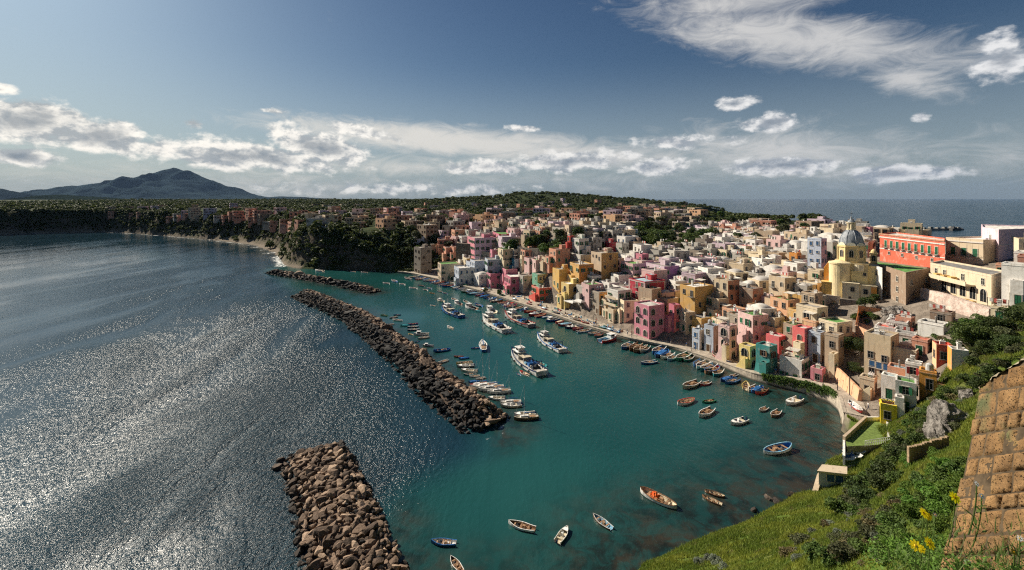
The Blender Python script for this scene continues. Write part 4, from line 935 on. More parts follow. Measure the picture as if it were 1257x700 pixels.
# tuff retaining wall under the arcade
tuff, t, b, out = new_mat('tuff_wall_pale')
co = t.n('ShaderNodeTexCoord').outputs['Object']; n_ = t.noise(co, .9, 6, .7); n3 = t.noise(co, .16, 3, .5)
hole = t.mr(t.n('ShaderNodeTexVoronoi', feature='F1', inp={'Vector': t.mapping(co, sc=(1,1,1.4)), 'Scale': 1.5}).outputs['Distance'], .10, .26)
k = t.mix(t.mr(n_, .35, .65), (.40,.30,.25,1), (.60,.50,.43,1)); k = t.mix(t.math('MULTIPLY', t.math('SUBTRACT', 1.0, hole), t.mr(n3, .4, .6)), k, (.10,.08,.07,1))
t.link(k, b.inputs['Base Color']); b.inputs['Roughness'].default_value = .95; bp = t.n('ShaderNodeBump', inp={'Height': n_, 'Distance': .3}); t.link(bp.outputs[0], b.inputs['Normal'])
def wall_run(name, pts, zt, thick, mat, label, drop=8, sub=12):
    """a standing wall along world points with the top heights zt"""
    r0 = empty(name, (pts[0][0], pts[0][1], min(zt)-2)); V = []; n = len(pts)
    P_ = []
    for i in range(n-1):
        for k in range(sub): u = k/sub; P_.append((pts[i][0]*(1-u)+pts[i+1][0]*u, pts[i][1]*(1-u)+pts[i+1][1]*u, zt[i]*(1-u)+zt[i+1]*u))
    P_.append((pts[-1][0], pts[-1][1], zt[-1])); o = r0.location; m = MB()
    for i in range(len(P_)):
        a = Vector(P_[max(0, i-1)][:2]); b_ = Vector(P_[min(len(P_)-1, i+1)][:2]); e = (b_-a).normalized(); nn = Vector((e.y, -e.x))
        p = P_[i]; j = rng.uniform(-.08, .08)
        m.v += [(p[0]+nn.x*.7-o.x, p[1]+nn.y*.7-o.y, p[2]-drop-o.z), (p[0]-o.x+nn.x*j, p[1]-o.y+nn.y*j, p[2]-o.z+j), (p[0]-nn.x*thick-o.x, p[1]-nn.y*thick-o.y, p[2]-o.z), (p[0]-nn.x*thick-o.x, p[1]-nn.y*thick-o.y, p[2]-drop-o.z)]
    for i in range(len(P_)-1):
        for k in range(4): m.f.append((4*i+k, 4*i+(k+1) % 4, 4*i+4+(k+1) % 4, 4*i+4+k)[::-1]); m.m.append(0)
    m.f += [(0,1,2,3), tuple(4*(len(P_)-1)+k for k in (3,2,1,0))]; m.m += [0, 0]
    m.build('wall', mat, r0); return tag(r0, label, 'wall')
wall_run('retaining_wall', [W(1130,131), W(1160,121), W(1214,109), W(1228,109)], [24.2, 24.6, 23.6, 22.0], 1.2, tuff, 'tall pitted pinkish tuff retaining wall below the arcaded building', 9)
wall_run('retaining_wall', [W(636,252), W(660,244), W(690,236), W(700,232)], [22.6, 23.2, 23.4, 23.5], 1.0, plaster(C['stone']), 'grey garden wall with greenery on top above the blue white houses', 9)
wall_run('retaining_wall', [W(560,290), W(578,284)], [21.5, 21.5], 3, plaster(C['umber']), 'dark bare wall left of the tall pink lilac block', 14)
wall_run('garden_wall', [W(1010,122), W(1035,112), W(1055,104)], [8.2, 7.0, 6.4], .5, plaster(C['peach']), 'curved peach garden wall above the sea wall path', 4.5)
wall_run('garden_wall', [W(962,172), W(985,166), W(1008,160)], [18.4, 18.4, 18.4], .6, plaster(C['grey']), 'long grey terrace wall left of the church apse', 6)
wall_run('garden_wall', [W(1044,126), W(1060,120), W(1068,112)], [13.2, 11.6, 8.6], .5, plaster(C['peach']), 'sloping peach wall climbing behind the shady garden', 6)
# peach fan shaped terrace court
x0, y0, z0 = hit(1068, 420); fr = empty('terrace_court', (x0, y0, z0)); m = MB()
fp = [W(1050,124), W(1072,116), W(1094,121), W(1085,133), W(1054,136)]; fl_ = [(p[0]-x0, p[1]-y0) for p in fp]
volume(m, fl_, -6, 14.0-z0, 1.6); m.prism(inset(fl_, .26), 8-z0, 14.0-z0+.05)
hh_ = 14.0-z0; a, b_, c_, d_, e_ = [Vector((p[0], p[1], hh_+1.6)) for p in fl_]
m.build('wall', plaster(C['peach']), fr)
m = MB(); m.add([tuple(d_), tuple(e_), tuple(e_+Vector((0,0,2.4))), tuple(d_+Vector((0,0,2.0)))], [(0,1,2,3),(3,2,1,0)], 0); g_ = (a+e_)/2+Vector((0,0,2.2))
m.add([tuple(e_), tuple(a), tuple(a+Vector((0,0,.4))), tuple(e_+Vector((0,0,2.4)))], [(0,1,2,3),(3,2,1,0)], 0); m.add([tuple(c_), tuple(d_), tuple(d_+Vector((0,0,2.0))), tuple(c_+Vector((0,0,.3)))], [(0,1,2,3),(3,2,1,0)], 0)
sc_ = m.build('screen_wall', plaster(C['peach']), fr); md = sc_.modifiers.new('thick', 'SOLIDIFY'); md.thickness = .3
tag(fr, 'angular peach walled roof court with tall slanting walls below the church', 'terrace'); REG.append(dict(o=fr, c='peach', roof='tan', px=1070, py=402, label=fr['label'], lm='the peach roof court', fl=2, x=x0+3, y=y0+5, r=6, cat='terrace', area=1))
# ------------------------------------------------------------------ the domed church
kx, kz = .215, .268; CY = 150.0; ccx = (1045-CX)*CY/F; al = math.atan2(ccx, CY)
ch = empty('church', (ccx, CY, 9.4), -al)
tag(ch, 'yellow baroque church with a grey ribbed dome, lantern and tall rounded apse', 'church')
REG.append(dict(o=ch, c='yellow', roof='dome', px=1045, py=335, label=ch['label'], lm='the domed church', fl=6, x=ccx, y=CY, r=8.5, cat='church', area=9))
YEL = plaster((.72,.56,.28)); YPALE = plaster((.68,.58,.40)); GREYW = plaster((.23,.20,.165)); LEAD, t, b, out = new_mat('lead_dome')
co = t.n('ShaderNodeTexCoord').outputs['Object']; nn = t.noise(t.mapping(co, sc=(2,2,.5)), 1.4, 5, .6)
t.link(t.mix(t.mr(nn, .35, .65), (.15,.17,.19,1), (.33,.35,.37,1)), b.inputs['Base Color']); b.inputs['Roughness'].default_value = .55
m = MB(); Rd, z0, hd = 3.45, 25.2, 5.3
prof = [(Rd*math.cos(a), z0+hd*math.sin(a)) for a in np.linspace(0, R(78), 14)]
m.lathe(prof, 40); m.build('dome', LEAD, ch, smooth=True)
m = MB()
for k in range(8):
    a = R(22.5+45*k)
    for j in range(13):
        r0, za = prof[j]; r1, zb = prof[j+1]; m.cyl((r0*math.cos(a), r0*math.sin(a), za), (r1*math.cos(a), r1*math.sin(a), zb), .13, n=6, cap=False)
m.build('rib', LEAD, ch)
m = MB()
for k in range(8):
    a = R(45*k); pts = [(-1.28*math.cos(math.pi*i/8), .95*math.sin(math.pi*i/8)) for i in range(9)]
    m.T = Matrix.Rotation(a, 4, 'Z') @ Matrix.Translation((3.62, 0, z0+.1)) @ Matrix.Rotation(R(-9), 4, 'Y')
    V = [(0, x, z) for x, z in pts]+[(-.35, x, z) for x, z in pts]; n = len(pts)
    m.add(V, [tuple(range(n)), tuple(range(2*n-1, n-1, -1))]+[(i+1, i, n+i, n+i+1) for i in range(n-1)], 0)
m.T = Matrix.Identity(4); m.build('scalloped_rim', plaster((.60,.56,.44)), ch)
m = MB(); rd = 3.85
for zz0, zz1, rr_ in ((19.6, 24.7, rd), (24.7, 24.95, rd+.3), (24.95, 25.3, rd+.1), (20.0, 20.35, rd+.18)): m.lathe([(0, zz0), (rr_, zz0), (rr_, zz1), (0, zz1)], 8, a0=R(22.5), a1=R(382.5)) if False else m.prism([(rr_*math.cos(R(22.5+45*i)), rr_*math.sin(R(22.5+45*i))) for i in range(8)], zz0, zz1)
for i in range(8): a = R(22.5+45*i); m.cyl((rd*math.cos(a), rd*math.sin(a), 20.3), (rd*math.cos(a), rd*math.sin(a), 24.7), .28, n=6)
m.build('drum', YEL, ch)
for i in range(8):
    a = R(45*i-90); ri = rd*math.cos(R(22.5)); link_mesh('window', win_mesh('arch', None, 1.05, 2.3), ch, (ri*math.cos(a), ri*math.sin(a), 22.6), a+R(90))
m = MB(); m.cyl((0,0,30.2), (0,0,30.6), 1.35, n=8); m.cyl((0,0,30.6), (0,0,32.6), 1.0, n=8)
for i in range(8): a = R(45*i); m.cyl((1.05*math.cos(a), 1.05*math.sin(a), 30.6), (1.05*math.cos(a), 1.05*math.sin(a), 32.5), .14, n=5)
m.cyl((0,0,32.5), (0,0,32.75), 1.35, n=8); lan = m.build('lantern', YPALE, ch)
m = MB(); m.lathe([(1.1,32.75),(.85,33.2),(.42,33.6),(.22,34.0),(.30,34.3),(.1,34.6),(0,34.65)], 12); m.cyl((0,0,34.6), (0,0,36.4), .06, n=5); m.box(-.45, .45, -.05, .05, 35.5, 35.65); m.build('cross', LEAD, lan, smooth=False)
m = MB(); m.box(-4.3, 4.3, -4.2, 4.2, 6, 19.6); m.box(-4.5, 4.5, -4.4, 4.4, 19.35, 19.75); m.build('nave', YEL, ch)
m = MB()      # great apse, a round tower of wall
m.lathe([(2.95,5),(2.95,19.2),(3.12,19.3),(3.12,19.75),(0,20.6)], 28, cx=-3.0, cy=-3.4); m.build('apse', plaster((.76,.62,.36)), ch, smooth=False)
m = MB(); m.box(-7.4, -5.9, -2.2, -.4, 9, 17.2); m.add([(-7.4,-2.2,17.2),(-5.9,-2.2,17.2),(-5.9,-.4,17.2),(-7.4,-.4,17.2),(-5.9,-2.2,19.8),(-5.9,-.4,19.8)], [(0,1,4),(3,5,2),(0,4,5,3)], 0); m.build('buttress', plaster(C['orange']), ch)
m = MB(); m.box(-7.9, -4.6, -5.4, -2.2, 4, 13.0); m.box(-8.0, -4.5, -5.5, -2.1, 13.0, 13.2); m.build('sacristy', plaster(C['ochre']), ch)
m = MB()
m.T = Matrix.Translation((-2.2,-6.5,8.6)); m.add([(-.2,-.8,-3),(.5,-.8,-3),(.5,.6,-3),(-.2,.6,-3),(.0,.3,5.0),(.5,.3,5.0),(.5,.6,5),(0,.6,5)], [(0,1,5,4),(1,2,6,5),(3,0,4,7),(4,5,6,7)], 0); m.T = Matrix.Identity(4); m.build('buttress', YEL, ch)
m = MB(); m.box(.2, 6.9, -3.4, 5, 8, 19.0); m.box(0, 7.05, -3.6, 5.2, 18.8, 19.2); m.box(.0, 4.2, -4.6, -3.4, 8, 17.4, taper=.0); m.build('transept', YEL, ch)
m = MB(); m.cyl((2.0,-3.3,17.4),(2.0,-3.3,19.4), 1.6, n=16); m.build('vault', YPALE, ch)
m = MB(); m.box(-2.3, 2.0, -7.4, -3.2, 6, 13.6); m.box(2.0, 6.3, -6.8, -3.2, 6, 13.2); m.box(-2.45, 2.1, -7.55, -3.1, 13.6, 13.85); m.box(2.1, 6.45, -6.95, -3.1, 13.2, 13.4); m.build('chapel', YPALE, ch)
m = MB(); m.box(4.9, 6.32, -6.86, -6.78, 9.3, 13.0); m.build('orange_panel', plaster(C['orange']), ch)
link_mesh('window', win_mesh('plain', None, .9, 1.3, 'd'), ch, (.3, -7.4, 11.8)); link_mesh('window', win_mesh('plain', None, .9, 1.3, 'd'), ch, (3.6, -6.8, 11.4)); link_mesh('window', win_mesh('plain', None, .5, .6, 'd'), ch, (-.4, -7.4, 9.2))
m = MB(); m.box(-2.9, 7.2, -8.4, 3, -6, 8.7); m.build('base_wall', GREYW, ch)
m = MB(); m.box(-9.0, -2.9, -5.6, 2, -6, 9.0); m.box(-9.2, -2.7, -6.4, -5.5, 8.2, 9.1)
for x in (-8.9, -6.0, -3.4): m.box(x-.35, x+.35, -6.4, -5.5, -6, 8.2)
n = 8
for xc, hw in ((-7.45, 1.1), (-4.7, .95)):
    pts = [(xc-hw, 8.2), (xc-hw, 6.6)]+[(xc-hw*math.cos(math.pi*i/n), 6.6+hw*math.sin(math.pi*i/n)) for i in range(n+1)]+[(xc+hw, 8.2)]
    m.add([(x, -6.38, z) for x, z in pts]+[(x, -5.5, z) for x, z in pts], [tuple(range(len(pts)-1, -1, -1))]+[(i, i+1, len(pts)+i+1, len(pts)+i) for i in range(len(pts)-1)], 0)
m.build('arched_base', plaster((.46,.40,.34)), ch)
m = MB(); m.box(5.0, 6.8, 3.5, 5.3, 15, 22.6); m.box(4.8, 7.0, 3.3, 5.5, 22.3, 22.6); m.lathe([(.85,22.6),(.75,23.2),(.4,23.7),(.0,23.9)], 12, cx=5.9, cy=4.4); m.build('bell_tower', YEL, ch)
link_mesh('window', win_mesh('arch', None, .9, 1.8), ch, (5.9, 3.5, 20.9)); link_mesh('window', win_mesh('arch', None, .9, 1.8), ch, (5.0, 4.4, 20.9), R(-90))
for x, z in ((3.4, 12.0+4.5), (-1.0, 16.2)): link_mesh('window', win_mesh('plain', None, .6, .8, 'd'), ch, (x, -4.6 if x > 0 else -4.2, z))
# ------------------------------------------------------------------ the rest of the town, house by house
PAL = [ # px0 px1 py0 py1 [(colour, weight)]
 (480,700,318,372, [('bluegrey',5),('white',6),('grey',1),('palepink',4),('cream',2),('palelilac',3),('pink',1)], ['flat','flat','dome','pale','dome','green']),
 (480,705,270,318, [('grey',4),('palelilac',2),('tan',3),('white',1),('salmon',2),('stone',2),('palepink',2)], ['flat','flat','grey','pale','terra']),
 (700,830,318,400, [('grey',2),('tan',3),('white',4),('palepink',4),('cream',4),('palelilac',3),('rose',1)], ['flat','flat','dome','green','pale','grey']),
 (700,880,270,318, [('grey',5),('white',3),('tan',3),('stone',2),('palelilac',1)], ['flat','grey','pale','flat']),
 (830,985,290,368, [('white',7),('cream',4),('grey',4),('tan',3),('palepink',1),('palelilac',1)], ['dome','flat','dome','pale','flat','tan']),
 (830,1040,368,470, [('tan',4),('cream',6),('peach',4),('stone',1),('ochre',3),('white',3),('palepink',2),('salmon',1)], ['flat','green','dome','tan','tan','flat']),
 (985,1090,270,368, [('cream',4),('white',3),('tan',3),('grey',2)], ['flat','pale','dome']),
 (1040,1260,368,540, [('white',3),('cream',4),('salmon',3),('tan',3),('terracotta',1)], ['terra','flat','red','tan','grey']),
 (1090,1400,250,368, [('cream',3),('white',4),('tan',2),('salmon',1)], ['flat','pale','terra'])]
def pick(px, py, rr):
    for a, b_, c_, d_, pal, rf in PAL:
        if a <= px < b_ and c_ <= py < d_:
            tot = sum(w for _, w in pal); u = rr.uniform(0, tot)
            for c, w in pal:
                u -= w
                if u <= 0: return c, rr.choice(rf)
    return rr.choice(['grey','tan','white','palepink','salmon']), rr.choice(['flat','grey','terra'])
rr = random.Random(11)
NOGO = [(W(1020,116), 5), (W(1040,114), 5), (W(1070,99), 7), (W(1050,98), 8), (W(1065,106), 4), (W(1040,104), 7), (W(1090,95), 3), (W(1195,106), 12), (W(1220,96), 14), (W(1180,100), 5), (W(1120,133), 10), (W(1165,133), 10), (W(1190,128), 12), (W(1145,165), 8), (W(545,300),10), (W(530,310),10),(W(560,300),8)]
GROVE = [(772,284),(800,279),(862,288),(866,300),(860,309),(800,312),(772,310)]
GROVE2 = [(618,330),(640,303),(700,303),(702,318),(640,322)]
placed = [(r['x'], r['y'], r['r']) for r in REG]+[(p[0], p[1], r) for p, r in NOGO]
cands = []
townp = np.array(TOWN)
for _ in range(60000):
    x, y = rr.uniform(-85, 215), rr.uniform(95, 375)
    cands.append((x, y))
CA = np.array(cands); ok = inside(CA, TOWN) & ((quay_near(CA)[0] > quay_near(CA)[1]+3.2)) & (seg_dist(CA, coast) > 10)
FILL = []
for (x, y), k in zip(cands, ok):
    if not k: continue
    z = ground(x, y); px, py = to_px(x, y, z)
    if px > 1275 or px < 490: continue
    pt = np.array([[px, py]])
    if inside(pt, GROVE)[0]: continue
    if inside(pt, [(1003,316),(1003,408),(1040,428),(1075,446),(1140,446),(1262,424),(1262,296),(1078,296),(1060,316)])[0]:
        if not (inside(pt, [(1078,404),(1176,404),(1176,440),(1078,446)])[0] or inside(pt, [(1003,399),(1044,412),(1040,428),(1003,420)])[0]): continue
        low = True
    else: low = False
    if 632 < px < 700 and 298 < py < 316: continue
    s = 2.15+1.65*sstep(y, 125, 330)
    w_ = rr.uniform(.8, 1.45)*s*2*(.8 if low else 1)
    if any((x-a)**2+(y-b_)**2 < (r*.84+w_*.37)**2 for a, b_, r in placed): continue
    placed.append((x, y, w_*.43)); FILL.append((x, y, z, w_, low))
    if len(FILL) >= 520: break
print('fill houses', len(FILL))
for x, y, z, w_, low in FILL:
    px, py = to_px(x, y, z+3); c, roof = pick(px, py, rr)
    d_ = w_*rr.uniform(.75, 1.2); yaw = R(rr.choice([-63,-67,-71,-76])+rr.uniform(-7, 7)) if px < 1040 else R(-48+rr.uniform(-10, 10))
    H = rr.choice([3.4, 5.2, 6.4, 6.8, 8.6]) if w_ > 5.5 else rr.choice([3.4, 4.4, 6.2])
    if roof == 'dome': H = min(H, 6.4)
    if px > 860 and y > 260: H = min(H, 4.6)
    if low: H = rr.choice([2.6, 3.0, 3.6])
    sty = rr.choice(['mix','mix','mixb','green','plain','blue' if c in ('bluegrey','white') else 'mix','few','arch'])
    root, L, HH_, yw = house(rpts(x, y, w_, d_, yaw), z, z+H, c, roof, sty, seed=int(x*100+y))
    if rr.random() < .25 and w_ > 5:        # a lower wing with its own terrace
        ww, dd, hh_ = w_*rr.uniform(.45, .7), rr.uniform(2, 3.2), H*rr.uniform(.4, .65)
        u = rr.uniform(-.5, .5)*(w_-ww); q = rpts(0, 0, ww, dd, 0); q = [(a+u, b_-d_/2-dd/2+.02) for a, b_ in q]
        cc, ss = math.cos(yaw), math.sin(yaw); q = [(a*cc-b_*ss, a*ss+b_*cc) for a, b_ in q]
        mm = MB(); volume(mm, q, -5, hh_, .5); mm.prism(inset(q, .26), hh_-.2, hh_+.02, 2)
        c2 = c if rr.random() < .7 else pick(px, py, rr)[0]
        mm.build('wing', [plaster(C[c2]), plaster(C[c2]), flat('roof_'+rr.choice(['flat','tan','green']), (.3,.27,.235), .9)], root)
        put_windows(root, [(a+x, b_+y) for a, b_ in q], z, z+hh_, rr, STY['mix'], None, (x, y, z))
    if rr.random() < .3:
        cc, ss = math.cos(yaw), math.sin(yaw); X0, Y0 = -w_/2, -d_/2; stair(root, X0*cc-Y0*ss, X0*ss+Y0*cc, yaw, w_*.8, H*.5, 1.1, plaster(C[c]))

# ------------------------------------------------------------------ the wider island: houses along the cliff top and inland
def absorb(roots, name, label=None):
    """gather many far houses into one mesh"""
    Vs, Fl, Fm, mats, mo, o = [], [], [], [], {}, 0
    for r in roots:
        for chd in [c_ for c_ in r.children]:
            me = chd.data; M = Matrix.Translation(r.location) @ Matrix.LocRotScale(chd.location, chd.rotation_euler, chd.scale)
            co_ = np.empty(len(me.vertices)*3); me.vertices.foreach_get('co', co_); co_ = co_.reshape(-1, 3)@np.array(M.to_3x3()).T+np.array(M.translation)
            Vs.append(co_)
            mm = []
            for q in me.materials:
                if q.name not in mo: mo[q.name] = len(mats); mats.append(q)
                mm.append(mo[q.name])
            for p in me.polygons: Fl.append(tuple(v+o for v in p.vertices)); Fm.append(mm[p.material_index])
            o += len(co_)
    me = bpy.data.meshes.new(name); me.from_pydata(np.concatenate(Vs).tolist(), [], Fl)
    for q in mats: me.materials.append(q)
    me.polygons.foreach_set('material_index', Fm); me.update()
    for r in roots:
        for chd in list(r.children): bpy.data.objects.remove(chd)
        bpy.data.objects.remove(r)
    return tag(link_mesh(name, me), label, None, None, 'stuff')
FARB = [(130,330,264,274,26,[480,760]),(130,330,256,264,10,[700,1400]),(330,520,262,282,52,[350,620]),(380,620,252,268,30,[500,1100]),(520,640,268,292,34,[330,480]),(600,780,262,292,70,[330,700]),
        (740,870,260,285,50,[380,900]),(880,940,278,290,12,[330,420]),(620,860,248,262,26,[800,1300]),(780,1010,284,300,24,[300,420]),(1010,1060,284,292,4,[230,280])]
far_n = 0
for x0_, x1_, y0_, y1_, n_, (ya, yb) in FARB:
    k = 0; tries = 0
    while k < n_ and tries < n_*12:
        tries += 1
        px = rr.uniform(x0_, x1_); py = rr.uniform(y0_, y1_)
        X, Y, Z = hit(px, py, ya*.6)
        Y = min(max(Y, ya), yb*1.2); X = (px-CX)*Y/F
        pt = np.array([[X, Y]])
        if not inside(pt, coast)[0] or seg_dist(pt, coast)[0] < 14 or inside(np.array([[px, py]]), GROVE)[0]: continue
        if inside(pt, TOWN)[0]: continue
        w_ = rr.uniform(7, 15); 
        if any((X-a)**2+(Y-b_)**2 < (r+w_*.5)**2 for a, b_, r in placed[-400:]): continue
        placed.append((X, Y, w_*.45)); Z = ground(X, Y)
        c = rr.choice(['grey','tan','palepink','salmon','stone','tan','palelilac','brown','grey','salmon','peach','brown']); 
        if px < 330 and rr.random() < .3: c = 'salmon'
        roof = rr.choice(['flat','terra','grey','pale','flat']); H = rr.choice([4, 6.5, 7, 9.5])
        house(rpts(X, Y, w_, rr.uniform(7, 12), R(rr.uniform(-75, -30))), Z, Z+H, c, roof, 'plain', seed=int(X*7+Y)); k += 1; far_n += 1
REG_all = [r for r in REG if r['cat'] in ('house','palazzo','building')]
auto = sorted([r for r in REG if r['label'] is None], key=lambda r: -r['area'])
print('houses', len(REG_all), 'auto', len(auto))
keep = max(0, 298-(len(REG_all)-len(auto)))
rest = auto[keep:]; rid = set(id(r) for r in rest)
absorb([r['o'] for r in rest], 'distant_houses', 'pale and pink flat roofed houses scattered over the green island behind the town')
REG[:] = [r for r in REG if id(r) not in rid]
ORD = ['', 'second ', 'third ', 'fourth ', 'fifth ', 'sixth ', 'seventh ', 'eighth ', 'ninth ', 'tenth ']
def autolabel(items, marks, cands_all):
    """items: dicts with o, px, py, kind text; each gets a phrase naming it by rank from a landmark"""
    used_ = set()
    for it in items:
        best = None
        for mk in marks:
            dx, dy = it['px']-mk['px'], it['py']-mk['py']
            if abs(dx)+abs(dy) < 1: continue
            sec = ('right of' if dx > 0 else 'left of') if abs(dx) > abs(dy)*1.2 else ('above' if dy < 0 else 'below')
            dd = math.hypot(dx, dy); rank = 0
            for o_ in cands_all:
                if o_ is it or o_['noun'] != it['noun']: continue
                ex, ey = o_['px']-mk['px'], o_['py']-mk['py']
                s2 = ('right of' if ex > 0 else 'left of') if abs(ex) > abs(ey)*1.2 else ('above' if ey < 0 else 'below')
                if s2 == sec and (math.hypot(ex, ey), id(o_)) < (dd, id(it)): rank += 1
            key = (it['noun'], rank, sec, mk['lm'])
            if rank > 9 or key in used_: continue
            sc_ = dd*(1+.5*rank)
            if best is None or sc_ < best[0]: best = (sc_, key)
        if best is None: 
            print('no label', it['noun'], it['px'], it['py']); continue
        used_.add(best[1]); noun, rank, sec, lm = best[1]
        it['text'] = f"{ORD[rank]}{noun} {'directly ' if rank == 0 else ''}{sec} {lm}"
marks = [r for r in REG if r.get('lm')]
hs = []
for r in REG:
    r['noun'] = f"{CN.get(r['c'], r['c'])} house with {RN.get(r['roof'], 'a flat roof')}"
allh = [r for r in REG]
autolabel([r for r in REG if r['label'] is None], marks, allh)
for r in REG:
    if r['label'] is None: tag(r['o'], ' '.join((r.get('text') or r['noun']).replace('directly ', '').replace('with a ', 'with ').split()[:16])); r['o']['group'] = 'flat roofed houses of the fishing town'
# ------------------------------------------------------------------ boats
BC = dict(white=(.70,.68,.64), blue=(.03,.13,.34), navy=(.02,.035,.09), teal=(.03,.24,.26), green=(.03,.20,.11), red=(.42,.05,.04), cream=(.58,.50,.36), brown=(.20,.11,.06), grey=(.34,.34,.33), lightblue=(.22,.42,.55), yellow=(.60,.44,.12))
def paint(c): return flat('boat_paint_'+c, BC[c], .35, 0, .18, 2.2)
WOOD = flat('boat_wood', (.30,.18,.10), .6, 0, .2, 4); DECKM = flat('boat_deck', (.46,.42,.36), .6, 0, .15, 3); DARKG = flat('net_heap', (.045,.05,.055), .9, 0, .3, 5, .05)
def hull_mb(L, B, D, stern=.75, rise=.45, free=.5, deck=False, n=16, draft=.35):
    m = MB(); rows = []
    for i in range(n+1):
        t = i/n; x = -L/2+L*t
        if stern < .3: hb_ = B/2*(max(0.0, 4*t*(1-t))**.62)
        else: hb_ = B/2*(stern+(1-stern)*min(1, t/.45)**.8)*(1 if t < .45 else max(0.0, 1-((t-.45)/.55)**2.1))
        hb_ = max(hb_, .015); sh = free+rise*max(0, (t-.35)/.65)**2+(.3*rise*max(0, (.25-t)/.25)**2)
        kx_ = x+(L*.06*max(0, t-.8)/.2 if t > .8 else 0)*0
        g = .045+.01*B; ih = max(hb_-g*1.6, .005); fl_ = (sh-.10) if deck else .12
        rows.append([(x*.93, 0, -draft*(1-max(0, t-.75)*2.5)), (x*.97, hb_*.72, -draft*.35), (x, hb_*.94, free*.25), (x, hb_, sh), (x, hb_+.03, sh), (x, hb_+.03, sh+.05), (x, ih, sh+.05), (x, ih, sh-.03), (x*.97, ih*(.93 if deck else .78), fl_), (x*.97, 0, fl_+(.03 if deck else 0))])
    k = len(rows[0]); V = []
    for s in (1, -1):
        b0 = len(m.v)
        for r in rows: m.v += [(x, y*s, z) for x, y, z in r]
        for i in range(n):
            for j in range(k-1):
                q = (b0+i*k+j, b0+(i+1)*k+j, b0+(i+1)*k+j+1, b0+i*k+j+1); m.f.append(q if s > 0 else q[::-1])
                m.m.append(1 if j == 0 else 0 if j < 3 else 2 if j < 7 else 3)
        q = tuple(b0+j for j in range(k-1, -1, -1)); m.f.append(q if s > 0 else q[::-1]); m.m.append(0)
    return m
BM = {}
def bmesh_(key, fn):
    if key not in BM: BM[key] = fn()
    return BM[key]
def cushion_mb(x0, x1, y0, y1, z0, z1, n=6, lump=.1, seed=1):
    m = MB(); r_ = random.Random(seed); V = []
    for j in range(n+1):
        for i in range(n+1):
            u, v = i/n, j/n; e_ = (4*u*(1-u))**.35*(4*v*(1-v))**.35; V.append((x0+(x1-x0)*u, y0+(y1-y0)*v, z0+(z1-z0)*e_*(1+r_.uniform(-lump, lump)) ))
    m.add(V, [(j*(n+1)+i, j*(n+1)+i+1, (j+1)*(n+1)+i+1, (j+1)*(n+1)+i) for j in range(n) for i in range(n)], 0); return m
BREG = []
